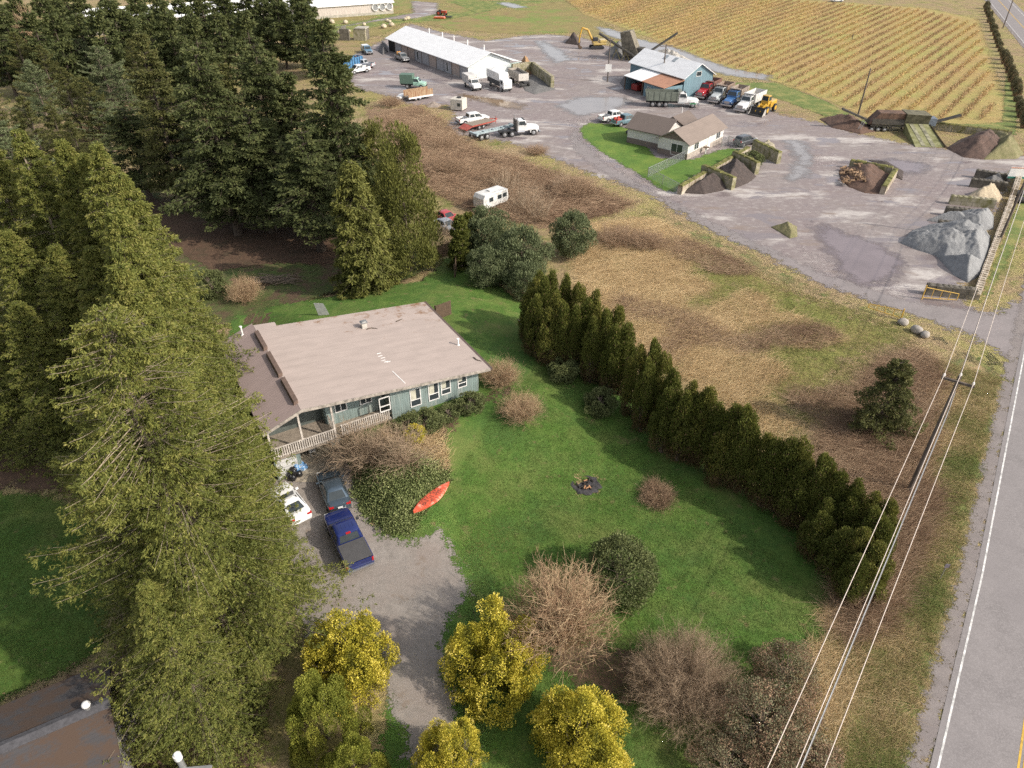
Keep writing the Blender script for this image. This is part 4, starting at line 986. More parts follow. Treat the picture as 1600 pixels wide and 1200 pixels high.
def blades(name, label, cat, pts, m, n_per, L, W, seed, spread=0.25, lean=0.6, curve=0.5, vr=(0.05, 0.95), patch=0.25, z=0.0, dirf=None):
    """stuff of arching grass blades or canes"""
    rng = np.random.default_rng(seed); N = len(pts) * n_per; K = 4
    b = np.repeat(pts, n_per, 0) + rng.normal(size=(N, 2)) * spread
    az = rng.random(N) * 2 * math.pi
    if dirf is not None: az = dirf(b) + rng.normal(size=N) * 0.7
    Ln = (L[0] + (L[1] - L[0]) * rng.random(N)) * np.repeat(0.6 + 0.8 * rng.random(len(pts)), n_per)
    s = np.linspace(0, 1, K)[None, :]
    le = lean * (0.4 + 1.2 * rng.random(N))[:, None]
    r_ = Ln[:, None] * (le * s + curve * s ** 2) * 0.8
    zz = Ln[:, None] * (s - 0.55 * curve * s ** 2) / (1 + 0.6 * le)
    base = hgt(b[:, 0], b[:, 1])[:, None] + z
    P = np.stack([b[:, :1] + r_ * np.cos(az)[:, None], b[:, 1:] + r_ * np.sin(az)[:, None], base + np.maximum(zz, 0.02)], -1)
    V, F = ribbons(P, W * (0.6 + 0.8 * rng.random(N)), rng)
    gx = np.array([mnoise.noise(Vector((p[0] * 0.25, p[1] * 0.25, seed))) for p in pts])
    v = np.clip(vr[0] + (vr[1] - vr[0]) * (0.7 * rng.random(N) + 0.15) + patch * np.repeat(gx, n_per), 0.02, 0.98)
    o = link(name, np_mesh(name, V, F, {'v': np.repeat(v, K * 3)}), m)
    return tag(o, label, cat, None, 'stuff')
blades('bed_grass', "dry straw and dead stems in the upper garden bed", 'grass', pts, m_straw, 10, (0.3, 0.9), 0.012, 7)
# brambles, straw and dry field
br = np.array(GL([(600, 178), (650, 168), (690, 190), (735, 232), (800, 246), (880, 275), (985, 318), (960, 335), (880, 348), (800, 345), (720, 322), (680, 300), (640, 262), (610, 220)]))
blades('bramble_thicket', "brown leafless bramble thicket sloping from the truck yard to the travel trailer", 'brambles', in_poly(2600, br, rng), m_brtw, 13, (0.7, 2.0), 0.022, 8, 0.6, 0.7, 0.7, patch=0.5)
br2 = np.array(GL([(1262, 720), (1310, 640), (1375, 565), (1440, 545), (1478, 590), (1452, 700), (1430, 810), (1390, 880), (1335, 810)]))
blades('bramble_thicket', "brown bramble thicket around the young fir by the road verge", 'brambles', in_poly(1700, br2, rng), m_brtw, 16, (0.5, 1.5), 0.012, 9, 0.4, 0.7, 0.7, patch=0.5)
br3 = np.array(GL([(640, 330), (720, 300), (760, 320), (740, 350), (700, 420), (672, 390)]))
dry = np.array(GL([(925, 350), (1020, 340), (1100, 385), (1260, 460), (1390, 505), (1440, 545), (1370, 560), (1300, 640), (1230, 700), (1150, 650), (1000, 545), (905, 470), (895, 410)]))
pd = in_poly(9000, dry, rng)
nz = np.array([mnoise.noise(Vector((p[0] * 0.10, p[1] * 0.10, 3.3))) + 0.5 * mnoise.noise(Vector((p[0] * 0.3, p[1] * 0.3, 9.3))) for p in pd])
# the straw lies thickest next to the hedge
kx = np.array([(p[0] - pd[:, 0].mean()) * -0.034 for p in pd])
blades('straw_grass', "flattened straw coloured dry grass in the field behind the hedge", 'grass', pd[nz + kx > 0.08], m_straw, 9, (0.35, 1.1), 0.011, 10, 0.35, 1.2, 1.0, patch=0.35)
blades('field_weeds', "short mossy green and brown weeds over the rest of the dry field", 'grass', pd[nz + kx < 0.2], m_vgr, 7, (0.12, 0.4), 0.012, 11, 0.4, 0.8, 0.7, vr=(0.0, 0.75), patch=0.35)
nb = np.array([mnoise.noise(Vector((p[0] * 0.14, p[1] * 0.14, 13.3))) for p in pd])
blades('bramble_patches', "scattered brown bramble patches in the dry field", 'brambles', pd[nb > 0.33], m_brtw, 10, (0.4, 1.1), 0.013, 12, 0.4, 0.8, 0.7, patch=0.4)
vp = np.array([tuple(q) for q in offset_line(ctr, -1.6)[:k]] + [tuple(q) for q in offset_line(ctr, -6.8)[:k][::-1]])
blades('verge_tufts', "rough tan and green grass tufts on the verge along the main road", 'grass', in_poly(6500, vp, rng), m_vgr, 11, (0.15, 0.5), 0.010, 13, 0.25, 0.8, 0.8, patch=0.6)
vs = np.array([tuple(q) for q in offset_line(ctr, -4.6)[:k]] + [tuple(q) for q in offset_line(ctr, -7.6)[:k][::-1]])
pv = in_poly(2600, vs, rng); nz = np.array([mnoise.noise(Vector((p[0] * 0.16, p[1] * 0.16, 23.3))) for p in pv])
blades('verge_straw', "pale clumps of straw on the inner verge beside the hedge end", 'grass', pv[nz > -0.05], m_straw, 14, (0.25, 0.75), 0.010, 14, 0.3, 1.0, 0.9, patch=0.3)
blades('verge_brambles', "dark brambles below the overhead wires at the hedge end", 'brambles', in_poly(900, np.array(GL([(1330, 880), (1400, 800), (1440, 760), (1470, 760), (1420, 900), (1380, 985), (1310, 1000)])), rng), m_brtw, 16, (0.4, 1.2), 0.011, 15, 0.35, 0.8, 0.8, patch=0.4)
lp = np.array(GL(LAWN_PX))
pl = in_poly(26000, np.array(GL([(690, 1330), (735, 900), (700, 780), (760, 690), (850, 590), (900, 600), (1100, 775), (1250, 900), (1370, 985), (1290, 1120), (1230, 1330)])), rng)
m_lblade = twig_mat("lawn_blades", [(0.0, (0.055, 0.095, 0.02)), (0.5, (0.090, 0.145, 0.030)), (0.85, (0.14, 0.185, 0.045)), (1.0, (0.25, 0.21, 0.08))])
blades('lawn_tufts', "short bright green grass tufts all over the near lawn", 'grass', pl, m_lblade, 6, (0.05, 0.13), 0.010, 16, 0.18, 0.8, 0.6, patch=0.35)
nl = in_poly(9000, np.array(GL([(-100, 775), (90, 770), (170, 880), (165, 1000), (140, 1035), (0, 1100), (-100, 1140)])), rng)
blades('neighbour_lawn_tufts', "short grass tufts on the shaded neighbouring lawn", 'grass', nl, m_lblade, 6, (0.05, 0.12), 0.010, 17, 0.18, 0.8, 0.6, patch=0.3)

# tall pale saplings between the trailer and the shrub trees
m_sap = twig_mat("pale_sapling_twigs", [(0.0, (0.26, 0.18, 0.12)), (0.5, (0.38, 0.29, 0.2)), (1.0, (0.5, 0.4, 0.29))])
sp = bare_thing('bare_sapling_clump', "x", 'shrub', m_sap, bare_tree('', '', '', 401, 70, 5.5, 2.0, None, 0.022, 7, 0.9, K=6, curve=0.1, base_r=1.4, hvar=0.5), "clumps of pale leafless saplings around the travel trailer")
for i, (px, sc, lab) in enumerate([((820, 330), 1.0, "pale leafless saplings right of the white travel trailer"), ((845, 345), 0.9, "pale leafless saplings behind the round grey green pine"), ((790, 300), 0.8, "thin pale saplings in the brambles behind the travel trailer"), ((560, 250), 1.3, "tall pale leafless saplings on the right flank of the fir grove"), ((700, 380), 0.7, "brown leafless saplings over the wooden fence in the passage"), ((880, 300), 0.7, "short pale saplings in the brambles above the dry field")]):
    x, y, z = GT(*px); put(sp, x, y, rnd.random() * 6, sc, lab, first=(i == 0))
bb = dome_shrub('bramble_mound', "x", 411, 170, 1.8, 2.2, m_brtw, 0.02, 6, 0.8, "rounded bramble mounds on the scrub land")
for i, (px, sc, lab) in enumerate([((838, 240), 0.8, "round brown bramble mound at the lane's edge near the tractor unit"), ((700, 270), 1.3, "big brown bramble mound on the scrub slope right of the firs"), ((790, 285), 1.3, "brown bramble mound in the middle of the scrub slope"), ((640, 215), 1.3, "brown bramble mound left of the white pickup"), ((900, 305), 1.4, "brown bramble mound above the dry field next to the lane"), ((690, 230), 1.0, "brown bramble mound below the red flatbed trailer"),
                                     ((1010, 385), 1.0, "bramble mound in the dry field near the lane"), ((960, 380), 1.1, "bramble mound at the far corner of the dry field"), ((610, 165), 1.0, "bramble mound at the yard's left edge near the rusty flatbed"), ((180, 180), 1.6, "purple brown brush in the clearing behind the cedars"), ((150, 215), 1.5, "purple brown brush just above the cedar crest"),
                                     ((1300, 850), 0.7, "brown bramble mound at the lawn foot of the hedge's gappy stretch"), ((1340, 940), 0.8, "brown bramble mound at the lawn foot of the hedge's near end")]):
    x, y, z = GT(*px); put(bb, x, y, rnd.random() * 6, (sc, sc, sc * 0.9), lab, first=(i == 0))

# crop rows of the big field and its roadside hedge
m_crop = twig_mat("crop_row_twigs", [(0.0, (0.26, 0.175, 0.10)), (0.5, (0.40, 0.265, 0.14)), (0.8, (0.52, 0.34, 0.145)), (1.0, (0.38, 0.33, 0.11))])
fp = np.array(GL([(880, 0), (910, 20), (990, 48), (1070, 80), (1140, 107), (1215, 127), (1300, 158), (1345, 180), (1440, 190), (1555, 190), (1562, 150), (1530, 40), (1440, 16), (1300, 6), (1100, -8)]))
FN = np.array([FDIR[1], -FDIR[0]]); c0 = fp.mean(0)
proj = (fp - c0) @ FN; gap = 3.1
for i, q in enumerate(np.arange(proj.min() + 2, proj.max() - 1, gap)):
    t = np.arange(-220, 220, 0.7); L0 = c0 + FN * q + FDIR * t[:, None]
    L0 = L0[poly_sdf(L0, fp) > 1.0]
    if len(L0) < 12: continue
    rg = np.random.default_rng(1000 + i); n = len(L0) * 20
    b = np.repeat(L0, 20, 0) + rg.normal(size=(n, 2)) * np.array([0.27, 0.27])
    D = unit(rg.normal(size=(n, 3)) * 0.7 + np.array([0, 0, 0.8]))
    hh = rg.random(n) * 0.7
    V, F = diamonds(np.column_stack([b, hh]), D, rg, 0.22 + 0.34 * rg.random(n), 0.08 + 0.08 * rg.random(n))
    v = np.clip(0.10 + 0.55 * rg.random(n) + 0.45 * hh + 0.25 * np.repeat(np.sin(t[:len(L0)] * 0.09 + i), 20), 0.02, 0.98)
    tag(link('crop_row', np_mesh('crop_row', V, F, {'v': np.repeat(v, 4)}), m_crop), "brown and golden dormant berry row in the large striped field", 'crop row', "rows of the striped field")
hb = hedge_tree(171, 3.2, 1.0); hb.children[0].data.materials[0] = m_redsh; hb["group"] = "bushes of the hedge between the striped field and the road"
first = True
for i in range(30):
    f = i / 29.0
    a = [(1540, 14), (1550, 45), (1566, 90), (1585, 140), (1600, 200)]
    px = np.interp(f, np.linspace(0, 1, 5), [q[0] for q in a]); py = np.interp(f, np.linspace(0, 1, 5), [q[1] for q in a])
    x, y = G(px, py); w = 0.9 + 0.5 * rnd.random()
    put(hb, x, y, rnd.random() * 6, (w * 0.62, w * 0.62, 0.35 + 0.5 * rnd.random()), "brownish bush in the thin hedge between the striped field and the far road", first=first); first = False
# ================================================================== BUILDINGS
m_wht = mat("white_painted_trim", (0.74, 0.72, 0.69), 0.6, var=0.06, scale=2)
m_glass = mat("window_glass", (0.045, 0.055, 0.06), 0.08, var=0.15, scale=1.2)
m_dark = mat("opening_shade", (0.018, 0.016, 0.015), 0.9)  # near-black colour that stands for the shade inside open bays
m_wood = mat("weathered_wood", (0.30, 0.25, 0.20), 0.85, var=0.2, scale=5, stretch=(1, 1, 6))
m_dkwood = mat("dark_stained_wood", (0.13, 0.085, 0.055), 0.85, var=0.2, scale=5)
m_steel = mat("galvanised_steel", (0.46, 0.46, 0.45), 0.4, 0.7, var=0.12, scale=4)
m_conc = mat("concrete", (0.42, 0.39, 0.33), 0.9, var=0.18, scale=1.2, bmp=0.2)
m_rust = mat("rusty_steel", (0.28, 0.13, 0.07), 0.8, var=0.25, scale=2.5, col2=(0.14, 0.065, 0.04))
m_black = mat("black_rubber", (0.025, 0.024, 0.023), 0.8, var=0.1, scale=8)

def siding(name, col, period, axis='x', depth=0.5, stain=(0.5, 0.66), stcol=None, rough=0.8):
    """boards with grooves along one object axis and weather stains"""
    if name in MATS: return MATS[name]
    m, nt, bs = start_mat(name)
    tc = nt.nodes.new("ShaderNodeTexCoord"); sp = nt.nodes.new("ShaderNodeSeparateXYZ"); nt.links.new(tc.outputs["Object"], sp.inputs[0])
    if axis == 'xy': c = mth(nt, 'ADD', sp.outputs[0], sp.outputs[1])
    else: c = sp.outputs['xyz'.index(axis)]
    fr = mth(nt, 'FRACT', mth(nt, 'DIVIDE', c, period))
    gr = mth(nt, 'LESS_THAN', fr, 0.12)
    st = (3, 3, 0.35) if axis != 'z' else (0.4, 0.4, 3)
    n = noise_tex(nt, 1.3, 6, 0.65, tc.outputs["Object"], st)
    cc = ramp(nt, n, [(0.3, tuple(q * 0.72 for q in col)), (0.6, col)])
    if stcol:
        n2 = noise_tex(nt, 0.9, 6, 0.7, tc.outputs["Object"], st)
        cc = mixc(nt, ramp(nt, n2, [(stain[0], 0.0), (stain[1], 1.0)]), cc, stcol)
    cc = mixc(nt, mth(nt, 'MULTIPLY', gr, depth), cc, tuple(q * 0.35 for q in col))
    nt.links.new(cc, bs.inputs["Base Color"]); bs.inputs["Roughness"].default_value = rough
    bump(nt, bs, mth(nt, 'SUBTRACT', 1.0, gr), 0.6, 0.02)
    MATS[name] = m; return m

def roof_mat(name, col, spots=None, period=0.16, axis='x', rough=0.9, lines=0.25):
    if name in MATS: return MATS[name]
    m, nt, bs = start_mat(name)
    tc = nt.nodes.new("ShaderNodeTexCoord"); sp = nt.nodes.new("ShaderNodeSeparateXYZ"); nt.links.new(tc.outputs["Object"], sp.inputs[0])
    n = noise_tex(nt, 0.5, 7, 0.65, tc.outputs["Object"], (1, 2.2, 1))
    cc = ramp(nt, n, [(0.25, tuple(q * 0.80 for q in col)), (0.7, col)])
    c = sp.outputs['xyz'.index(axis)]
    wob = noise_tex(nt, 1.5, 3, 0.5, tc.outputs["Object"])
    fr = mth(nt, 'FRACT', mth(nt, 'DIVIDE', mth(nt, 'ADD', c, mth(nt, 'MULTIPLY', wob, 0.05)), period))
    ln = mth(nt, 'MULTIPLY', mth(nt, 'LESS_THAN', fr, 0.18), lines)
    cc = mixc(nt, ln, cc, tuple(q * 0.5 for q in col))
    if spots:                                   # needles and moss: colour, threshold, favoured corner (axis weights)
        scol, th, (wx, wy, w0) = spots
        n2 = noise_tex(nt, 0.8, 8, 0.75, tc.outputs["Object"], (1, 1.4, 1))
        b = mth(nt, 'ADD', mth(nt, 'ADD', mth(nt, 'MULTIPLY', sp.outputs[0], wx), mth(nt, 'MULTIPLY', sp.outputs[1], wy)), w0)
        f = ramp(nt, mth(nt, 'ADD', n2, b), [(th, 0.0), (th + 0.12, 1.0)])
        cc = mixc(nt, f, cc, scol)
    nt.links.new(cc, bs.inputs["Base Color"]); bs.inputs["Roughness"].default_value = rough
    bump(nt, bs, noise_tex(nt, 6, 5, 0.6, tc.outputs["Object"]), 0.2, 0.02)
    MATS[name] = m; return m

def window(parent, a, u, nrm, w, h, frame_m=None, depth=0.05, mull=True, sash=False, name='window'):
    """a = lower left corner, u = unit vector along the wall, nrm = outward normal. window > pane"""
    a = Vector(a); u = Vector(u).normalized(); n = Vector(nrm).normalized(); up = Vector((0, 0, 1)); t = 0.07
    mb = MB()
    def bar(x0, x1, z0, z1, d):
        p = [a + u * x0 + up * z0 + n * 0.004, a + u * x1 + up * z0 + n * 0.004, a + u * x1 + up * z1 + n * 0.004, a + u * x0 + up * z1 + n * 0.004]
        mb.hexa([q for q in p] + [q + n * d for q in p])
    bar(0, t, 0, h, depth); bar(w - t, w, 0, h, depth); bar(t, w - t, 0, t, depth); bar(t, w - t, h - t, h, depth)
    if mull: bar(w / 2 - t / 2, w / 2 + t / 2, t, h - t, depth * 0.8)
    if sash: bar(t, w - t, h * 0.36, h * 0.36 + t, depth * 0.8)
    f = mb.build(name, frame_m or m_wht, parent)
    mb = MB(); p = [a + u * t + up * t + n * 0.012, a + u * (w - t) + up * t + n * 0.012, a + u * (w - t) + up * (h - t) + n * 0.012, a + u * t + up * (h - t) + n * 0.012]
    mb.quad(*p); mb.build('pane', m_glass, f)
    return f

# ------------------------------------------------------------------ the near house (local x = -s, y = v)
hrz = math.atan2(-HU[1], -HU[0])
house = thing('near_house', "long teal house with a pinkish brown low roof and a white balcony", 'house', (HO[0], HO[1], 0), hrz)
m_teal = siding("teal_board_siding", (0.205, 0.262, 0.248), 0.2, 'x', 0.45, (0.52, 0.70), (0.33, 0.35, 0.32))
m_teal_y = siding("teal_end_siding", (0.205, 0.262, 0.248), 0.2, 'y', 0.45, (0.52, 0.70), (0.33, 0.35, 0.32))
def zr(x): return 4.75 + 1.75 * (-x / 15.7) if x > -15.7 else 6.5 - (-x - 15.7) * 0.36
m_roof1 = roof_mat("pinkish_brown_roofing", (0.385, 0.315, 0.280), ((0.19, 0.105, 0.055), 0.655, (0.008, 0.022, -0.10)), 1.0, 'y', lines=0.10)
m_roof2 = roof_mat("pinkish_brown_shingles", (0.345, 0.262, 0.240), ((0.15, 0.085, 0.05), 0.68, (0.02, 0.0, 0.32)), 0.28, 'y', lines=0.3)
mb = MB(); mb.slab([(0, 0, 4.75), (0, 13.2, 4.75), (-13.9, 13.2, zr(-13.9)), (-13.9, 13.9, zr(-13.9)), (-15.7, 13.9, 6.5), (-15.7, 0, 6.5)], 0.16)
rf = mb.build('roof', m_roof1, house)
mb = MB(); mb.slab([(-15.72, 0, 6.5), (-15.72, 14.3, 6.5), (-18.7, 14.3, zr(-18.7)), (-18.7, 0, zr(-18.7))], 0.16)
rl = mb.build('roof', m_roof2, house)
m_fasc = mat("brown_fascia", (0.17, 0.115, 0.09), 0.7); m_gutter = mat("brown_gutter", (0.115, 0.08, 0.065), 0.5)
mb = MB()
for (v0, v1) in ((0.9, 4.4), (5.0, 8.6), (9.4, 12.4)): mb.hexa([(-15.98, v0, 6.40), (-15.62, v0, 6.50), (-15.62, v1, 6.50), (-15.98, v1, 6.40), (-15.92, v0, 6.74), (-15.60, v0, 6.80), (-15.60, v1, 6.80), (-15.92, v1, 6.74)])
mb.build('ridge_vent', m_fasc, rf)
mb = MB()
mb.hexa([(-15.7, -0.05, 6.28), (0, -0.05, 4.53), (0, -0.003, 4.53), (-15.7, -0.003, 6.28), (-15.7, -0.05, 6.53), (0, -0.05, 4.78), (0, -0.003, 4.78), (-15.7, -0.003, 6.53)])
mb.hexa([(-18.7, -0.05, zr(-18.7) - 0.22), (-15.7, -0.05, 6.28), (-15.7, -0.003, 6.28), (-18.7, -0.003, zr(-18.7) - 0.22), (-18.7, -0.05, zr(-18.7) + 0.03), (-15.7, -0.05, 6.53), (-15.7, -0.003, 6.53), (-18.7, -0.003, zr(-18.7) + 0.03)])
mb.build('fascia', mat("peeling_fascia", (0.40, 0.35, 0.30), 0.8, var=0.3, scale=3), house)
mb = MB(); mb.box(0.004, 0.20, -0.02, 13.2, 4.58, 4.76); mb.build('gutter', m_gutter, house)
# walls
def wallx(name, x0, x1, y, z0, th=0.15, drop=0.17, m=None, ztop=None):
    mb = MB(); xs_ = [x0, x1]
    if x0 > -15.7 > x1: xs_ = [x0, -15.7, x1]
    prof = [(x0, z0)] + [(x1, z0)] + [(q, (zr(q) - drop) if ztop is None else ztop) for q in xs_[::-1]]
    mb.prism(prof, y, y + th); return mb.build(name, m or m_teal, house)
w1 = wallx('wall', -0.7, -8.6, 0.9, 0.0); w2 = wallx('wall', -8.45, -13.5, 2.4, 0.0); w3 = wallx('wall', -13.5, -18.3, 3.3, 2.5, m=mat("wall_painted_shade", (0.10, 0.115, 0.105), 0.9))  # wall behind the balcony: recess shade put into a darker wall colour
w4 = wallx('wall', -0.7, -18.3, 12.7, 0.0)
mb = MB(); mb.box(-0.85, -0.70, 1.05, 12.7, 0, 4.62); mb.build('wall', m_teal_y, house)
mb = MB(); mb.box(-8.6, -8.45, 1.05, 2.4, 0, 5.4); mb.build('wall', m_teal_y, house)
mb = MB(); mb.box(-18.3, -18.15, 1.15, 12.7, 0, 5.2); mb.box(-13.6, -13.45, 2.55, 12.7, 0, 5.9); mb.build('wall', m_teal_y, house)
gw = wallx('wall', -16.3, -18.3, 1.0, 0.0, ztop=2.38)
mb = MB(); mb.box(-16.45, -16.3, 1.15, 6, 0, 2.38); mb.build('wall', m_teal_y, house)
mb = MB(); mb.box(-18.15, -13.6, 6.0, 6.15, 0, 2.38); mb.build('wall', mat("wall_painted_shade", (0.10, 0.115, 0.105), 0.9), house)  # carport back wall, same darker colour standing for shade
mb = MB(); mb.box(-18.2, -16.62, 0.955, 0.996, 0.02, 2.05)
gd = mb.build('garage_door', siding("garage_door_panels", (0.60, 0.59, 0.57), 0.5, 'z', 0.35), house)
mb = MB(); mb.box(-18.35, -13.3, 0.35, 3.3, 2.40, 2.58); mb.build('balcony_floor', m_wood, house)
mb = MB(); mb.box(-13.3, -8.7, 0.75, 2.4, 2.28, 2.40); mb.build('walkway', m_wood, house)
m_rail = mat("weathered_white_rail", (0.56, 0.50, 0.44), 0.8, var=0.2, scale=4)
def railing(x0, x1, y, z, h=0.95, sp=0.17):
    mb = MB(); mb.box(x0, x1, y - 0.03, y + 0.05, z + h - 0.06, z + h); mb.box(x0, x1, y - 0.02, y + 0.03, z + 0.08, z + 0.15)
    q = x0 + 0.04
    while q < x1 - 0.05: mb.box(q, q + 0.085, y - 0.045, y - 0.022, z + 0.02, z + h - 0.07); q += sp
    return mb.build('railing', m_rail, house)
railing(-18.35, -13.4, 0.42, 2.58); railing(-12.9, -8.75, 0.82, 2.40)
mb = MB(); mb.box(-13.4, -13.35, 0.42, 3.2, 3.45, 3.52)
for q in np.arange(0.5, 3.1, 0.17): mb.box(-13.39, -13.36, q, q + 0.08, 2.6, 3.45)
mb.build('railing', m_rail, house)
for x in (-13.45, -15.95, -18.3):
    mb = MB(); mb.box(x - 0.07, x + 0.07, 0.46, 0.60, 2.58, zr(x) - 0.17); mb.build('post', m_rail, house)
mb = MB(); mb.box(-13.52, -13.36, 0.42, 0.58, 0, 2.40); mb.build('post', m_wood, house)
mb = MB(); mb.bar((-18.3, 0.5, zr(-18.3) - 0.32), (-15.75, 0.5, 6.2), 0.12, 0.24); mb.bar((-15.65, 0.5, 6.2), (-13.4, 0.5, zr(-13.4) - 0.3), 0.12, 0.24); mb.build('beam', m_rail, house)
for x in (-9.7, -11.2, -12.6):       # eave brackets
    mb = MB(); mb.bar((x, 0.1, zr(x) - 0.22), (x, 2.38, zr(x) - 1.0), 0.09, 0.14); mb.build('bracket', m_dkwood, house)
def loc_s(px, py, z):
    q = np.array(G(px, py, z)) - HO; return -float(q @ HU)
F_ = (0, -1, 0)
for (px, py, w, h, z0) in ((647, 617, 0.95, 1.75, 2.75), (677, 610, 0.95, 1.7, 2.75), (698, 606, 0.9, 1.4, 2.95), (725, 599, 0.85, 1.15, 3.1)):
    x = loc_s(px, py, 3.7); wf = window(house, (x - w / 2, 0.9, z0), (1, 0, 0), F_, w, h, mull=False, sash=True)
    cu = MB(); cu.box(x - w / 2 + 0.1, x + w / 2 - 0.42, 0.872, 0.884, z0 + 0.65, z0 + h - 0.1); cu.build('curtain', mat("pale_curtain", (0.52, 0.50, 0.40), 0.9), wf)
for (px, py) in ((541, 648), (584, 640), (617, 630)):
    x = loc_s(px, py, 4.0); window(house, (x - 0.5, 2.4, 3.45), (1, 0, 0), F_, 1.0, 1.05, mull=True)
mb = MB()
for (a, b) in (((-9.6, 0.72, 3.4), (-9.6, 0.72, 4.7)), ((-8.75, 0.72, 3.4), (-8.75, 0.72, 4.7)), ((-9.6, 0.72, 3.4), (-8.75, 0.72, 3.4)), ((-9.6, 0.72, 4.7), (-8.75, 0.72, 4.7)), ((-9.6, 0.72, 3.9), (-8.75, 0.72, 3.9))): mb.bar(a, b, 0.07, 0.07)
mb.build('screen_frame', m_wht, house)
# roof furniture
def onroof(px, py):
    z = 5.5
    for _ in range(12):
        q = np.array(G(px, py, z)) - HO; x = -float(q @ HU); v = float(q @ HV); z = zr(x)
    return x, v, z
x, v, z = onroof(569, 512)
mb = MB(); mb.box(x - 0.22, x + 0.22, v - 0.2, v + 0.2, z - 0.15, z + 0.55); ch = mb.build('chimney', mat("pale_flue_block", (0.50, 0.47, 0.42), 0.8), rf)
mb = MB(); mb.box(x - 0.30, x + 0.30, v - 0.28, v + 0.28, z + 0.552, z + 0.62); mb.box(x - 0.18, x + 0.18, v - 0.16, v + 0.16, z + 0.622, z + 0.70); mb.build('chimney_cap', m_steel, ch)
for nm, (px, py), hh in (('vent_pipe', (716, 539), 0.55), ('vent_pipe', (379, 523), 0.75)):
    x, v, z = onroof(px, py); mb = MB(); mb.tube((x, v, z - 0.1), (x, v, z + hh), 0.075, n=10); mb.tube((x, v, z + hh + 0.002), (x, v, z + hh + 0.09), 0.12, n=10); mb.tube((x, v, z - 0.1), (x, v, z + 0.06), 0.22, 0.09, n=10)
    mb.build(nm, m_wht, rf if px > 400 else rl)
mb = MB(); r_ = random.Random(3)
for (px, py) in ((590, 553), (596, 560), (601, 566), (597, 564), (592, 557), (605, 566)):
    x, v, z = onroof(px, py); mb.hexa([(x - 0.05, v - 0.03, z - 0.02), (x + 0.32, v + 0.02, zr(x + 0.32) - 0.02), (x + 0.30, v + 0.10, zr(x + 0.3) - 0.02), (x - 0.06, v + 0.05, z - 0.02), (x - 0.05, v - 0.03, z + 0.012), (x + 0.32, v + 0.02, zr(x + 0.32) + 0.012), (x + 0.30, v + 0.10, zr(x + 0.3) + 0.012), (x - 0.06, v + 0.05, z + 0.012)])
a = onroof(613, 580); b = onroof(633, 599)
mb.bar((a[0], a[1], a[2] + 0.008), (b[0], b[1], b[2] + 0.008), 0.07, 0.03)
mb.build('sealant_patch', m_wht, rf)
for pts in (((619, 503), (624, 501), (629, 499)), ((573, 515), (580, 513), (590, 514)), ((740, 559), (745, 563), (753, 565))):
    t = thing('fallen_branch', {619: "thin dark fallen branch lying near the back edge of the pinkish roof", 573: "dark curved fallen branch lying beside the roof chimney", 740: "dark curved fallen branch near the right edge of the pinkish roof"}[pts[0][0]], 'branch')
    P3 = []
    for q in pts: x, v, z = onroof(*q); w = HW(-x, v); P3.append((w[0], w[1], z + 0.05))
    o3 = P3[1]; mb = MB(); mb.path([tuple(a - b for a, b in zip(q, o3)) for q in P3], [0.05, 0.045, 0.02], 6)
    COL.objects.unlink(t); bpy.data.objects.remove(t)
    o = mb.build('fallen_branch', m_barkd, None); o.location = o3
    tag(o, {619: "thin dark fallen branch lying near the back edge of the pinkish roof", 573: "dark curved fallen branch lying beside the roof chimney", 740: "dark curved fallen branch near the right edge of the pinkish roof"}[pts[0][0]], 'branch', "branches fallen on the pinkish roof")

# ------------------------------------------------------------------ neighbour's roofs in the lower left corner
ra = np.array(G(170, 1094, 5.0)); rb_ = np.array(G(-10, 1171, 5.0)); ru = (rb_ - ra) / np.linalg.norm(rb_ - ra); rn = np.array([ru[1], -ru[0]])
if rn[1] > 0: rn = -rn
nh = thing('neighbour_house', "needle covered dark roof of the neighbouring house in the lower left corner", 'house', (ra[0], ra[1], 0), math.atan2(-ru[1], -ru[0]))
fe = -float((np.array(G(155, 1040, 3.7)) - ra) @ rn); 
m_nroof = roof_mat("needle_covered_shingles", (0.06, 0.055, 0.056), ((0.070, 0.044, 0.030), 0.42, (0, 0, 0.0)), 0.2, 'y', lines=0.3)
Lr = 16; we = 5.2
mb = MB(); mb.slab([(0, 0.0, 5.0), (-Lr, 0.0, 5.0), (-Lr, -we, 3.4), (0, -we, 3.4)], 0.15); n1 = mb.build('roof', m_nroof, nh)
mb = MB(); mb.slab([(0, 0.003, 5.0), (0, fe, 3.7), (-Lr, fe, 3.7), (-Lr, 0.003, 5.0)], 0.15); n2 = mb.build('roof', m_nroof, nh)
mb = MB(); mb.hexa([(-Lr, -0.35, 4.87), (0.03, -0.35, 4.87), (0.03, 0.0, 4.98), (-Lr, 0.0, 4.98), (-Lr, -0.35, 4.93), (0.03, -0.35, 4.93), (0.03, 0.0, 5.05), (-Lr, 0.0, 5.05)]); mb.hexa([(-Lr, 0.0, 4.98), (0.03, 0.0, 4.98), (0.03, 0.28, 4.9), (-Lr, 0.28, 4.9), (-Lr, 0.0, 5.05), (0.03, 0.0, 5.05), (0.03, 0.28, 4.97), (-Lr, 0.28, 4.97)])
mb.build('ridge_cap', mat("bare_dark_shingles", (0.075, 0.072, 0.078), 0.85, var=0.2, scale=5), nh)
mb = MB(); mb.prism([(-0.3, 0), (-0.45, 0), (-0.45, 3.3), (-0.3, 3.3)], -we + 0.6, fe - 0.5); mb.build('wall', mat("grey_stucco", (0.3, 0.28, 0.26), 0.9), nh)
def nloc(px, py, z=4.7):
    q = np.array(G(px, py, z)) - ra; return (-float(q @ ru), float(-(q @ rn)))
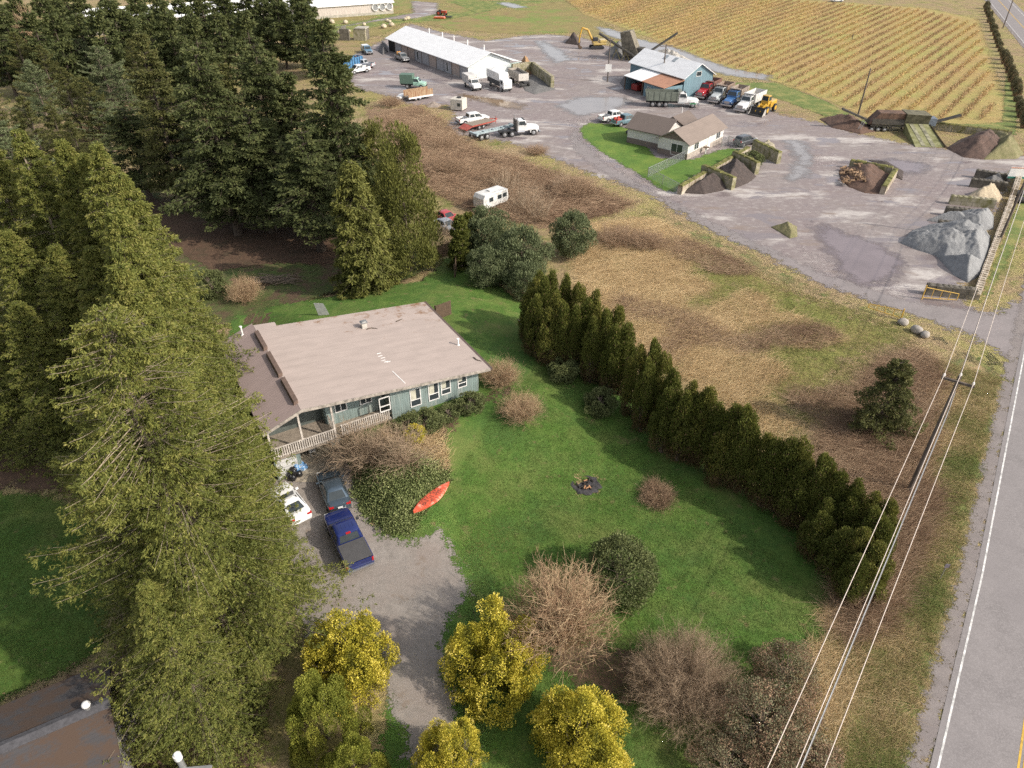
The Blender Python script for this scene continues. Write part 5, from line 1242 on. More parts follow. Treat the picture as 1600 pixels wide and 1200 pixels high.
x, y = nloc(141, 1112); mb = MB(); mb.tube((x, y, 4.6), (x, y, 5.15), 0.14, n=12); tv = mb.build('turbine_vent', m_steel, n1)
mb = MB(); mb.ball((x, y, 5.32), 0.21, 0.21, 0.19, 12, 7); mb.build('vent_head', m_wht, tv, 60)
for px, py in ((122, 1132), (35, 1175)):
    x, y = nloc(px, py, 4.55); mb = MB(); mb.box(x - 0.2, x + 0.2, y - 0.2, y + 0.2, 4.3, 4.78); mb.build('roof_vent', mat("grey_vent_paint", (0.22, 0.22, 0.24), 0.6), n1, None, 0.03)
sx, sy = G(300, 1200, 3.2)
n3 = thing('garden_shed', "grey roofed shed with a white metal chimney cut by the bottom edge", 'shed', (sx, sy, 0))
mb = MB(); mb.slab([(-0.7, 0, 3.2), (-0.9, -3, 3.0), (1.0, -3, 3.0), (0.9, 0.15, 3.2)], 0.12); sr = mb.build('roof', mat("grey_felt", (0.2, 0.2, 0.2), 0.9), n3)
mb = MB(); mb.box(-0.6, 0.8, -2.8, -0.2, 0, 2.85); mb.build('wall', m_wood, n3)
x, y = np.array(G(279, 1185, 4.0)) - np.array([sx, sy]); mb = MB(); mb.tube((x, y, 3.0), (x, y, 4.0), 0.15, n=14); c = mb.build('chimney_pipe', m_steel, sr, 50)
mb = MB(); mb.tube((x, y, 4.002), (x, y, 4.32), 0.19, n=14); mb.tube((x, y, 4.325), (x, y, 4.42), 0.15, 0.11, n=14); mb.build('chimney_cap', m_wht, c, 50)
rng = np.random.default_rng(77)
n = 22; gx, gy = np.meshgrid(np.linspace(-1, 1, n), np.linspace(-1, 1, n))
hh = 0.75 * np.clip(1 - np.hypot(gx, gy) ** 2.2, 0, 1) + 0.22 * np.array([mnoise.noise(Vector((a * 3.2, b * 3.2, 1.0))) + 0.6 * abs(mnoise.noise(Vector((a * 8, b * 8, 4.0)))) for a, b in zip(gx.ravel(), gy.ravel())]).reshape(n, n)
hh = np.maximum(hh, 0.03); i2 = np.arange(n * n).reshape(n, n); F = np.stack([i2[:-1, :-1], i2[:-1, 1:], i2[1:, 1:], i2[1:, :-1]], -1).reshape(-1, 4)
o = link('tarp', np_mesh('tarp', np.column_stack([gx.ravel() * 1.0, gy.ravel() * 1.1, hh.ravel()]), F), mat("grey_tarp", (0.30, 0.285, 0.26), 0.6, var=0.1))
x, y = G(196, 1130); o.location = (x, y, 0.05); tag(o, "crumpled grey tarp over a heap beside the needle covered roof", 'tarp')

# ------------------------------------------------------------------ generic gable shed in a local frame
def frame(p0, p1):
    p0 = np.array(p0); d = np.array(p1) - p0; return p0, float(np.linalg.norm(d)), math.atan2(d[1], d[0])
def gable(parent, x0, x1, y0, y1, h, rise, wm, rm, over=0.4, ridge='x', rth=0.12, gm=None):
    """walls + two roof slabs; ridge along x or y"""
    mb = MB()
    if ridge == 'x':
        ym = (y0 + y1) / 2
        mb.box(x0, x1, y0, y0 + 0.12, 0, h); mb.box(x0, x1, y1 - 0.12, y1, 0, h); wl = mb.build('wall', wm, parent)
        for x in (x0, x1 - 0.12):
            mb = MB(); mb.add([(x, y0 + .12, 0), (x, y1 - .12, 0), (x, y1 - .12, h), (x, ym, h + rise - .05), (x, y0 + .12, h), (x + .12, y0 + .12, 0), (x + .12, y1 - .12, 0), (x + .12, y1 - .12, h), (x + .12, ym, h + rise - .05), (x + .12, y0 + .12, h)],
                   [(0, 1, 2, 3, 4), (9, 8, 7, 6, 5), (0, 5, 6, 1), (1, 6, 7, 2), (2, 7, 8, 3), (3, 8, 9, 4), (4, 9, 5, 0)]); mb.build('wall', gm or wm, parent)
        k = rise / (ym - y0); z0 = h - over * k + 0.05
        r = []
        for s, ye in ((-1, y0 - over), (1, y1 + over)):
            mb = MB(); mb.slab([(x0 - over, ym + 0.002 * s, h + rise + 0.05), (x1 + over, ym + 0.002 * s, h + rise + 0.05), (x1 + over, ye, z0), (x0 - over, ye, z0)], rth); r.append(mb.build('roof', rm, parent))
        return r
    xm = (x0 + x1) / 2
    mb = MB(); mb.box(x0, x0 + .12, y0, y1, 0, h); mb.box(x1 - .12, x1, y0, y1, 0, h); mb.build('wall', wm, parent)
    for y in (y0, y1 - 0.12):
        mb = MB(); mb.prism([(x0 + .12, 0), (x1 - .12, 0), (x1 - .12, h), (xm, h + rise - .05), (x0 + .12, h)], y, y + .12); mb.build('wall', gm or wm, parent)
    k = rise / (xm - x0); z0 = h - over * k + 0.05; r = []
    for s, xe in ((-1, x0 - over), (1, x1 + over)):
        mb = MB(); mb.slab([(xm + 0.002 * s, y0 - over, h + rise + 0.05), (xm + 0.002 * s, y1 + over, h + rise + 0.05), (xe, y1 + over, z0), (xe, y0 - over, z0)], rth); r.append(mb.build('roof', rm, parent))
    return r
m_mroof = roof_mat("white_metal_roof", (0.84, 0.83, 0.82), None, 0.9, 'x', 0.35, lines=0.06)
# the long white roofed shed
p0, Ls, a = frame(G(608.5, 79.5), G(732, 126))
shed = thing('long_shed', "long storage shed with a white metal roof and a row of bay doors", 'shed', (p0[0], p0[1], 0), a)
m_shw = siding("white_shed_siding", (0.62, 0.66, 0.66), 0.3, 'z', 0.15); dS = 11.5
rs_ = gable(shed, 0, Ls, 0, dS, 3.3, 2.2, m_shw, m_mroof, 0.7)
m_tan = siding("tan_bay_panel", (0.47, 0.38, 0.33), 0.4, 'z', 0.2); m_gry = siding("grey_bay_door", (0.40, 0.39, 0.40), 0.35, 'x', 0.25)
nb_ = 11; bw = Ls / nb_
for i in range(nb_):
    mb = MB(); mb.box(i * bw + 0.12, (i + 1) * bw - 0.12, -0.03, -0.003, 0.08, 3.1)
    dr = mb.build('bay_door' if i else 'bay_opening_shade', m_dark if i == 0 else (m_tan if i in (2, 3, 6, 9) else m_gry), shed)  # first bay: solid dark panel on the wall, its interior shade painted
    if i in (4, 8): window(dr, (i * bw + 1.2, -0.03, 0.3), (1, 0, 0), (0, -1, 0), 0.9, 2.1, mull=False, name='door_frame')
    mb = MB(); mb.box(i * bw - 0.1, i * bw + 0.1, -0.07, -0.035, 0, 3.25); mb.build('bay_post', m_dkwood if i % 2 else mat("grey_post", (0.2, 0.2, 0.21), 0.8), shed)
mb = MB(); mb.slab([(Ls - 0.6, dS + 0.05, 3.35), (Ls + 0.2, dS + 0.05, 3.35), (Ls + 0.2, dS + 3.2, 2.5), (Ls - 12, dS + 3.2, 2.5), (Ls - 12, dS + 0.05, 3.35)], 0.1); mb.build('lean_to_roof', m_mroof, shed)
mb = MB(); mb.box(Ls - 0.12, Ls, dS + 0.02, dS + 3.0, 0, 2.45); mb.build('lean_to_wall', siding("mint_siding", (0.48, 0.60, 0.57), 0.3, 'z', 0.15), shed)
for q in (0.25, 0.42, 0.56, 0.72, 0.9):
    mb = MB(); mb.tube((Ls * q, dS / 2 + 1.2, 4.8), (Ls * q, dS / 2 + 1.2, 6.3), 0.12, n=8); mb.build('vent_pipe', m_wht, rs_[1])
# barn at the top edge
p0, Lb, a = frame(G(455, 33), G(615, 21))
barn = thing('barn', "long cream livestock barn with round fans at the top edge", 'barn', (p0[0], p0[1], 0), a)
m_bw = siding("cream_barn_siding", (0.52, 0.46, 0.41), 1.0, 'x', 0.15)
gable(barn, -60, Lb, 0, 16, 3.6, 2.6, m_bw, m_mroof, 0.5)
mb = MB(); mb.box(-60, Lb, -0.03, -0.003, 0, 0.8); mb.build('base_course', m_conc, barn)
for q in (1.4, 3.9, 6.4):
    mb = MB()
    for j in range(20):
        t0, t1 = 2 * math.pi * j / 20, 2 * math.pi * (j + 1) / 20
        mb.bar((Lb - q + 1.05 * math.cos(t0), -0.25, 2.3 + 1.05 * math.sin(t0)), (Lb - q + 1.05 * math.cos(t1), -0.25, 2.3 + 1.05 * math.sin(t1)), 0.4, 0.16)
    fn_ = mb.build('fan', m_wht, barn); mb = MB(); mb.tube((Lb - q, -0.02, 2.3), (Lb - q, -0.2, 2.3), 0.9, n=20); mb.build('fan_blades', mat("fan_grey", (0.25, 0.25, 0.25), 0.5), fn_)
mb = MB(); mb.box(Lb - 34.5, Lb - 33, -0.9, -0.05, 0, 2.4); mb.build('porch', m_wht, barn)
# the blue workshop: local frame along its front eave
EH = 4.4; E0 = np.array(G(982, 95.6, EH)); E1 = np.array(G(1070, 121.8, EH)); p0, Lw, a = frame(E0, E1)
shop = thing('workshop', "blue workshop with a white metal roof and a part rusty lean to", 'workshop', (p0[0], p0[1], 0), a)
LX = Lw * 0.27
m_blue = siding("blue_workshop_siding", (0.155, 0.245, 0.285), 0.35, 'xy', 0.2)
dW = float(np.linalg.norm(np.array(G(1106.6, 111.5, EH)) - E1)) - 0.5
srf = gable(shop, 0.4, Lw - 0.4, 0.4, dW, EH, 2.3, m_blue, m_mroof, 0.45)
mb = MB(); mb.slab([(LX, 0.37, 3.9), (Lw * 0.60, 0.37, 3.9), (Lw * 0.60, -5.0, 2.9), (LX, -5.0, 2.9)], 0.12); mb.build('lean_to_roof', m_mroof, shop)
m_rroof = roof_mat("rusty_metal_roof", (0.42, 0.215, 0.135), ((0.26, 0.12, 0.075), 0.55, (0, 0, 0)), 0.8, 'x', 0.7, lines=0.2)
mb = MB(); mb.slab([(Lw * 0.60 + 0.005, 0.37, 3.9), (Lw - 0.3, 0.37, 3.9), (Lw - 0.3, -5.0, 2.9), (Lw * 0.60 + 0.005, -5.0, 2.9)], 0.12); mb.build('lean_to_roof', m_rroof, shop)
for b_ in ((Lw * 0.62, Lw - 0.6, -4.6, -4.48), (LX + 0.2, LX + 0.32, -4.6, 0.3), (Lw - 0.72, Lw - 0.6, -4.48, 0.38)): mb = MB(); mb.box(*b_, 0, 2.9); mb.build('lean_to_wall', m_blue, shop)
mb = MB(); mb.box(LX + 0.33, Lw * 0.62, -0.02, 0.35, 0, 2.9); mb.build('bay_opening_shade', m_dark, shop)  # solid dark panel at the lean-to's back, shade put into its colour
mb = MB(); mb.box(LX + 1.5, LX + 3.5, -3.9, -1.2, 0.2, 1.4); o = mb.build('machine', mat("machine_red_paint", (0.3, 0.03, 0.025), 0.5), None, None, 0.1)  # one even red over the whole machine
o.location = shop.location; o.rotation_euler = shop.rotation_euler; tag(o, "red machine standing in the workshop's open lean to", 'machine')
for x in (LX + 0.2, Lw * 0.60): mb = MB(); mb.box(x, x + 0.16, -4.8, -4.64, 0, 2.78); mb.build('post', m_dkwood, shop)
window(shop, (Lw * 0.68, -4.6, 1.1), (1, 0, 0), (0, -1, 0), 1.1, 1.0); window(shop, (Lw * 0.83, -4.6, 1.1), (1, 0, 0), (0, -1, 0), 1.4, 1.0)
window(shop, (Lw - 0.4, dW * 0.42, EH - 0.2), (0, 1, 0), (1, 0, 0), 1.4, 1.0, mull=False)
kW = 2.3 / ((dW - 0.4) / 2)
for q in (0.42, 0.58): mb = MB(); mb.slab([(Lw * q, 4.0, EH + 0.13 + 3.6 * kW), (Lw * q + 1.0, 4.0, EH + 0.13 + 3.6 * kW), (Lw * q + 1.0, 3.0, EH + 0.13 + 2.6 * kW), (Lw * q, 3.0, EH + 0.13 + 2.6 * kW)], 0.1); mb.build('skylight', mat("grey_skylight", (0.33, 0.36, 0.38), 0.3), srf[0])
# the yard cottage
c0 = np.array(G(1072.5, 250)); c1 = np.array(G(1026, 239.5)); c2 = np.array(G(1128, 222))
p0, Lc, a = frame(c0, c2); Wc = float(np.linalg.norm(c1 - c0))
cot = thing('cottage', "white and brown cottage with brown shingle gables in the middle of the gravel yard", 'house', (p0[0], p0[1], 0), a)
m_cw = siding("white_cottage_siding", (0.66, 0.63, 0.59), 0.22, 'z', 0.2); m_cr = roof_mat("brown_shingles", (0.225, 0.178, 0.150), None, 0.18, 'z', lines=0.25); m_cr2 = roof_mat("dark_brown_shingles", (0.155, 0.122, 0.105), None, 0.18, 'z', lines=0.25)
m_wain = siding("brown_wainscot", (0.20, 0.155, 0.135), 0.3, 'z', 0.2); m_stone = mat("tan_stone_base", (0.42, 0.36, 0.31), 0.9, var=0.2, scale=3)
gable(cot, 0, Lc, 0, Wc, 2.75, 1.55, m_cw, m_cr, 0.45)
mb = MB(); mb.add([(-0.006, 0.3, 2.8), (-0.006, Wc - 0.3, 2.8), (-0.006, Wc / 2, 4.1), (-0.03, 0.3, 2.8), (-0.03, Wc - 0.3, 2.8), (-0.03, Wc / 2, 4.1)], [(0, 1, 2), (5, 4, 3), (0, 3, 4, 1), (1, 4, 5, 2), (2, 5, 3, 0)]); mb.build('gable_panel', m_wain, cot)
mb = MB(); mb.box(-0.05, -0.004, 0.0, Wc, 0, 0.95); mb.build('wainscot', m_wain, cot)
mb = MB(); mb.box(0.0, Lc, -0.05, -0.004, 0, 0.95); mb.build('wainscot', m_stone, cot)
window(cot, (-0.001, 3.1, 0.35), (0, -1, 0), (-1, 0, 0), 2.2, 1.9)
for q in (0.17, 0.78): window(cot, (Lc * q, -0.001, 1.05), (1, 0, 0), (0, -1, 0), 1.5, 1.25)
mb = MB(); mb.box(Lc * 0.55, Lc * 0.55 + 0.95, -0.06, -0.004, 0.05, 2.15); mb.build('door', m_wht, cot)
# rear wing
B0x, B1x, By0, By1 = 1.6, 9.2, Wc + 0.02, Wc + 6.2
mb = MB()
gable(cot, 1.8, 8.2, Wc + 0.02, Wc + 7.2, 2.75, 1.75, m_cw, m_cr2, 0.4, 'y')
gable(cot, 8.25, 13.2, Wc + 0.02, Wc + 4.0, 2.7, 1.3, m_cw, m_cr2, 0.35, 'x')
mb = MB(); mb.box(1.74, 1.795, Wc + 0.05, Wc + 7.2, 0, 0.95); mb.build('wainscot', m_wain, cot)
mb = MB(); mb.tube((11, Wc + 2.0, 3.6), (11, Wc + 2.0, 5.0), 0.07, n=8); mb.build('vent_pipe', m_wht, cot)
# ================================================================== VEHICLES
def paint(name, col, rough=0.28, dirt=0.08):
    return mat("paint_" + name, col, rough, 0.0, dirt, 1.3, None, 0.0, 0.6)
m_head = mat("headlight_lens", (0.62, 0.62, 0.60), 0.15, var=0.05); m_tail = mat("taillight_lens", (0.42, 0.012, 0.015), 0.2, var=0.05)
m_rim = mat("alloy_rim", (0.42, 0.42, 0.43), 0.35, 0.6, var=0.1, scale=6); m_plas = mat("black_plastic", (0.03, 0.03, 0.032), 0.6, var=0.1)
m_plate = mat("licence_plate_white", (0.7, 0.7, 0.7), 0.5, var=0.04); m_chrome = mat("chrome", (0.55, 0.55, 0.56), 0.2, 0.9, var=0.06)

def wheel(root, x, y, r=0.34, w=0.24, rimm=None, name='wheel'):
    s = 1 if y > 0 else -1; mb = MB()
    rings = []
    for dy, rr in ((-w / 2, r * 0.62), (-w / 2, r * 0.93), (-w / 2 + 0.04, r), (w / 2 - 0.04, r), (w / 2, r * 0.93), (w / 2, r * 0.62)):
        rings.append([(x + rr * math.cos(2 * math.pi * i / 20), y + dy, r + rr * math.sin(2 * math.pi * i / 20)) for i in range(20)])
    mb.loft(rings); wo = mb.build(name, m_black, root, 40)
    mb = MB(); yo = y + s * (w / 2 + 0.003)
    mb.loft([[(x + r * 0.60 * math.cos(2 * math.pi * i / 14), yo, r + r * 0.60 * math.sin(2 * math.pi * i / 14)) for i in range(14)], [(x + r * 0.3 * math.cos(2 * math.pi * i / 14), yo + s * 0.02, r + r * 0.3 * math.sin(2 * math.pi * i / 14)) for i in range(14)], [(x + r * 0.14 * math.cos(2 * math.pi * i / 14), yo + s * 0.05, r + r * 0.14 * math.sin(2 * math.pi * i / 14)) for i in range(14)]])
    mb.build('rim', rimm or m_rim, wo, 40)
    return wo

def sring(x, w, z0, z1, n=20, e=0.32, dx=0.0):
    zc, hz_ = (z0 + z1) / 2, (z1 - z0) / 2; out = []
    for i in range(n):
        t = 2 * math.pi * (i + 0.5) / n; c, s_ = math.cos(t), math.sin(t)
        out.append((x + dx * (s_ > 0), w * math.copysign(abs(c) ** e, c), zc + hz_ * math.copysign(abs(s_) ** e, s_)))
    return out

def qface(mb, a, b, c, d, u0, u1, v0, v1, off):
    a, b, c, d = map(Vector, (a, b, c, d)); n = (b - a).cross(d - a).normalized()
    def P(u, v): return (a * (1 - u) + b * u) * (1 - v) + (d * (1 - u) + c * u) * v + n * off
    q = [P(u0, v0), P(u1, v0), P(u1, v1), P(u0, v1)]
    mb.hexa([p - n * (off * 1.5) for p in q] + q)

def cabin(root, xb0, xb1, wb, zb, xt0, xt1, wt, zt, pm, nside=2, split=None, rear=True, ribs=False):
    """greenhouse from belt line (b) to roof (t); 0 = rear, 1 = front"""
    mb = MB(); r = 0.1
    def ring(x0, x1, w, z, k=1.0):
        return [(x0, -w + r * k, z), (x0 + r * k, -w, z), (x1 - r * k, -w, z), (x1, -w + r * k, z), (x1, w - r * k, z), (x1 - r * k, w, z), (x0 + r * k, w, z), (x0, w - r * k, z)]
    mb.loft([ring(xb0, xb1, wb, zb - 0.12), ring(xb0, xb1, wb, zb), ring(xt0, xt1, wt, zt - 0.03), ring(xt0 + 0.06, xt1 - 0.08, wt - 0.07, zt + 0.02), ring(xt0 + 0.35, xt1 - 0.35, wt - 0.3, zt + 0.05, 2)])
    cb = mb.build('cab', pm, root, 35)
    if ribs:
        for q in (-0.5, -0.25, 0.0, 0.25, 0.5):
            mb = MB(); mb.box(xt0 + 0.4, xt1 - 0.45, q - 0.02, q + 0.02, zt + 0.03, zt + 0.062)
            mb.build('roof_rib', pm, cb, None, 0.01)
    def B(x, y): return (x, y, zb)
    def T(x, y): return (x, y, zt - 0.03)
    mb = MB(); qface(mb, B(xb1, -wb + r), B(xb1, wb - r), T(xt1, wt - r), T(xt1, -wt + r), 0.02, 0.98, 0.10, 0.95, 0.012); mb.build('windshield', m_glass, root)
    if rear:
        mb = MB(); qface(mb, B(xb0, wb - r), B(xb0, -wb + r), T(xt0, -wt + r), T(xt0, wt - r), 0.06, 0.94, 0.12, 0.92, 0.012); mb.build('rear_window', m_glass, root)
    cuts = split or [i / nside for i in range(nside + 1)]
    for s in (-1, 1):
        if s < 0: q = (B(xb0 + r, -wb), B(xb1 - r, -wb), T(xt1 - r, -wt), T(xt0 + r, -wt))
        else: q = (B(xb1 - r, wb), B(xb0 + r, wb), T(xt0 + r, wt), T(xt1 - r, wt))
        for i in range(len(cuts) - 1):
            u0, u1 = cuts[i], cuts[i + 1]
            if s > 0: u0, u1 = 1 - u1, 1 - u0
            mb = MB(); qface(mb, *q, u0 + 0.035, u1 - 0.035, 0.10, 0.90, 0.010); mb.build('side_window', m_glass, root)
    return cb

def lamp_pair(root, x, y, z, sx, sy, sz, m, name):
    for s in (-1, 1):
        mb = MB(); mb.box(x - sx / 2, x + sx / 2, s * y - sy / 2, s * y + sy / 2, z - sz / 2, z + sz / 2); mb.build(name, m, root, None, 0.02)
def mirrors(root, x, y, z, pm):
    for s in (-1, 1):
        mb = MB(); mb.box(x - 0.07, x + 0.07, s * (y + 0.02), s * (y + 0.24), z - 0.08, z + 0.09); mb.build('mirror', pm, root, None, 0.03)
def arches(root, xs_, y, r):
    for x in xs_:
        for s in (-1, 1):
            mb = MB(); mb.tube((x, s * (y - 0.2), r), (x, s * (y + 0.004), r), r * 1.2, n=20); mb.build('wheel_arch', m_plas, root)

def sedan(label, pm, loc, rz, group=None, L=4.7, W=0.90, H=1.45, coupe=False, plate=True, name='sedan_car'):
    t = thing(name, label, 'car', loc, rz, group); h = L / 2
    st = [(-h, W * 0.80, 0.42, 0.80), (-h + 0.08, W * 0.90, 0.30, 0.98), (-h + 0.45, W * 0.97, 0.24, 1.03), (-h + 1.2, W, 0.20, 1.00), (0, W, 0.19, 0.97), (h - 1.4, W, 0.20, 0.98), (h - 0.9, W * 0.98, 0.22, 0.93), (h - 0.35, W * 0.92, 0.26, 0.82), (h - 0.07, W * 0.80, 0.32, 0.68), (h, W * 0.66, 0.38, 0.58)]
    mb = MB(); mb.loft([sring(*s) for s in st]); mb.build('body', pm, t, 50)
    if coupe: cabin(t, -h + 0.55, h - 1.55, W * 0.88, 0.98, -h + 1.35, h - 2.35, W * 0.66, H, pm, 2, [0, 0.3, 1])
    else: cabin(t, -h + 0.50, h - 1.30, W * 0.90, 0.98, -h + 1.15, h - 2.05, W * 0.70, H, pm, 2)
    arches(t, (-h + 0.98, h - 0.93), W, 0.33)
    for x in (-h + 0.98, h - 0.93):
        for s in (-1, 1): wheel(t, x, s * (W - 0.115), 0.325, 0.22)
    lamp_pair(t, h - 0.20, W * 0.66, 0.66, 0.26, 0.30, 0.12, m_head, 'headlight'); lamp_pair(t, -h + 0.10, W * 0.70, 0.86, 0.20, 0.34, 0.16, m_tail, 'taillight')
    mirrors(t, h - 1.65, W * 0.92, 1.03, pm)
    mb = MB(); mb.box(-h - 0.03, -h + 0.2, -W * 0.78, W * 0.78, 0.36, 0.52); mb.build('bumper', pm, t, None, 0.04)
    if plate: mb = MB(); mb.box(-h - 0.035, -h + 0.02, -0.18, 0.18, 0.66, 0.80); mb.build('licence_plate', m_plate, t)
    return t

def suv(label, pm, loc, rz, group=None, L=4.7, W=0.93, H=1.72, name='suv'):
    t = thing(name, label, 'car', loc, rz, group); h = L / 2
    st = [(-h, W * 0.88, 0.42, 0.95), (-h + 0.08, W * 0.95, 0.32, 1.10), (-h + 0.6, W, 0.28, 1.12), (0, W, 0.26, 1.10), (h - 1.2, W, 0.28, 1.08), (h - 0.4, W * 0.95, 0.32, 1.0), (h - 0.08, W * 0.86, 0.36, 0.85), (h, W * 0.74, 0.42, 0.75)]
    mb = MB(); mb.loft([sring(*s) for s in st]); mb.build('body', pm, t, 50)
    cabin(t, -h + 0.12, h - 1.25, W * 0.92, 1.09, -h + 0.45, h - 1.95, W * 0.76, H, pm, 3)
    arches(t, (-h + 0.95, h - 0.95), W, 0.37)
    for x in (-h + 0.95, h - 0.95):
        for s in (-1, 1): wheel(t, x, s * (W - 0.12), 0.37, 0.24)
    lamp_pair(t, h - 0.15, W * 0.68, 0.86, 0.22, 0.34, 0.16, m_head, 'headlight'); lamp_pair(t, -h + 0.06, W * 0.82, 1.05, 0.14, 0.16, 0.34, m_tail, 'taillight')
    mirrors(t, h - 1.6, W * 0.94, 1.15, pm)
    return t

def pickup(label, pm, loc, rz, group=None, L=5.9, W=0.98, crew=True, cover=None, canopy=None, name='pickup_truck', load=None, trim=None):
    t = thing(name, label, 'pickup', loc, rz, group); h = L / 2
    cx0 = -h + (1.95 if crew else 2.35)           # rear of the cab
    st = [(cx0 - 0.02, W, 0.42, 1.18), (0, W, 0.40, 1.18), (h - 1.35, W, 0.40, 1.17), (h - 0.55, W * 0.97, 0.42, 1.12), (h - 0.12, W * 0.92, 0.44, 1.02), (h, W * 0.84, 0.50, 0.95)]
    mb = MB(); mb.loft([sring(*s, e=0.25) for s in st]); mb.build('body', pm, t, 50)
    cabin(t, cx0 + 0.03, h - 1.30, W * 0.93, 1.16, cx0 + 0.20, h - 2.05, W * 0.80, 1.86, pm, 2, [0, 0.45, 1] if crew else [0, 0.3, 1], ribs=(cover is not None))
    mb = MB(); mb.box(-h + 0.06, cx0 - 0.06, -W, -W + 0.09, 0.50, 1.22); b1_ = mb.build('bed_side', pm, t, None, 0.03)
    mb = MB(); mb.box(-h + 0.06, cx0 - 0.06, W - 0.09, W, 0.50, 1.22); mb.build('bed_side', pm, t, None, 0.03)
    mb = MB(); mb.box(-h, -h + 0.058, -W + 0.05, W - 0.05, 0.55, 1.20); mb.build('tailgate', pm, t, None, 0.02)
    mb = MB(); mb.box(-h + 0.06, cx0 - 0.04, -W + 0.092, W - 0.092, 0.60, 0.72); mb.build('bed_floor', m_plas, t)
    if cover is not None:
        mb = MB(); mb.box(-h + 0.05, cx0 - 0.05, -W + 0.06, W - 0.06, 1.225, 1.26); mb.build('bed_cover', cover, t, None, 0.02)
    if canopy is not None:
        mb = MB(); mb.hexa([(-h + 0.06, -W + 0.03, 1.225), (cx0 - 0.02, -W + 0.03, 1.225), (cx0 - 0.02, W - 0.03, 1.225), (-h + 0.06, W - 0.03, 1.225), (-h + 0.2, -W + 0.15, 1.85), (cx0 - 0.05, -W + 0.15, 1.85), (cx0 - 0.05, W - 0.15, 1.85), (-h + 0.2, W - 0.15, 1.85)]); mb.build('bed_canopy', canopy, t, None, 0.04)
    arches(t, (-h + 1.15, h - 0.98), W, 0.40)
    for x in (-h + 1.15, h - 0.98):
        for s in (-1, 1): wheel(t, x, s * (W - 0.13), 0.40, 0.27)
    lamp_pair(t, h - 0.06, W * 0.70, 0.88, 0.12, 0.28, 0.18, m_head, 'headlight'); lamp_pair(t, -h + 0.02, W - 0.09, 1.0, 0.10, 0.14, 0.34, m_tail, 'taillight')
    mirrors(t, h - 1.75, W, 1.25, m_plas)
    mb = MB(); mb.box(-h - 0.16, -h - 0.004, -W * 0.96, W * 0.96, 0.50, 0.68); mb.build('rear_bumper', trim or m_chrome, t, None, 0.03)
    mb = MB(); mb.box(h - 0.03, h + 0.12, -W * 0.93, W * 0.93, 0.48, 0.70); mb.build('front_bumper', trim or m_chrome, t, None, 0.03)
    mb = MB(); mb.box(h - 0.02, h + 0.03, -W * 0.5, W * 0.5, 0.72, 0.98); mb.build('grille', m_plas, t)
    if cover is not None: mb = MB(); mb.box(cx0 + 0.16, cx0 + 0.26, -0.16, 0.16, 1.80, 1.90); mb.build('brake_light', m_tail, t)
    return t

def box_truck(label, pm, loc, rz, L=8.0, cabover=True, boxm=None, boxh=3.4, boxw=1.2, lower=None, rounded=False, group=None):
    t = thing('box_truck', label, 'truck', loc, rz, group); h = L / 2
    if cabover:
        mb = MB(); mb.loft([sring(h - 1.75, 1.08, 0.7, 2.45, e=0.2), sring(h - 0.3, 1.08, 0.6, 2.42, e=0.2), sring(h, 1.02, 0.55, 1.9, e=0.2)]); mb.build('cab', pm, t, 40)
        mb = MB(); qface(mb, (h + 0.005, -0.98, 1.35), (h + 0.005, 0.98, 1.35), (h - 0.24, 0.92, 2.35), (h - 0.24, -0.92, 2.35), 0.03, 0.97, 0.05, 0.95, 0.02); mb.build('windshield', m_glass, t)
        for s in (-1, 1): mb = MB(); mb.box(h - 1.4, h - 0.5, s * 1.085 - 0.012, s * 1.085 + 0.012, 1.45, 2.2); mb.build('side_window', m_glass, t)
        x1 = h - 1.9; fx = h - 0.95
        lamp_pair(t, h, 0.8, 0.85, 0.06, 0.3, 0.2, m_head, 'headlight')
        mb = MB(); mb.box(h - 0.05, h + 0.12, -1.05, 1.05, 0.42, 0.66); mb.build('bumper', m_plas, t, None, 0.02)
    else:
        mb = MB(); mb.loft([sring(h - 2.6, 1.0, 0.6, 1.45, e=0.25), sring(h - 1.2, 1.0, 0.55, 1.42, e=0.25), sring(h - 0.1, 0.93, 0.55, 1.28, e=0.25), sring(h, 0.85, 0.6, 1.15, e=0.25)]); mb.build('body', pm, t, 45)
        cabin(t, h - 2.6, h - 1.05, 0.95, 1.42, h - 2.55, h - 1.6, 0.84, 2.15, pm, 1, None, False)
        x1 = h - 2.7; fx = h - 0.85
        lamp_pair(t, h - 0.05, 0.72, 0.98, 0.12, 0.3, 0.18, m_head, 'headlight')
        mb = MB(); mb.box(h - 0.05, h + 0.12, -0.98, 0.98, 0.45, 0.66); mb.build('bumper', m_plas, t, None, 0.02)
    mb = MB(); mb.box(-h, x1 + 0.6, -0.45, 0.45, 0.62, 0.92); mb.build('frame', m_plas, t)
    z0 = 1.0
    mb = MB()
    if rounded: mb.prism([(0, 0)] * 0 + [(-h, z0 + (0.9 if lower else 0)), (x1, z0 + (0.9 if lower else 0)), (x1, boxh - 0.35), (x1 - 0.3, boxh), (-h + 0.1, boxh), (-h, boxh - 0.1)], -boxw, boxw)
    else: mb.box(-h, x1, -boxw, boxw, z0 + (0.9 if lower else 0), boxh)
    mb.build('cargo_box', boxm or pm, t, None, 0.04)
    if lower: mb = MB(); mb.box(-h + 0.1, x1 - 0.1, -boxw + 0.1, boxw - 0.1, z0 - 0.15, z0 + 0.898); mb.build('lower_body', lower, t, None, 0.03)
    for x in (fx, -h + 1.6):
        for s in (-1, 1): wheel(t, x, s * 0.98, 0.46, 0.28)
    mirrors(t, fx + 0.1, 1.1, 1.9, m_plas)
    return t

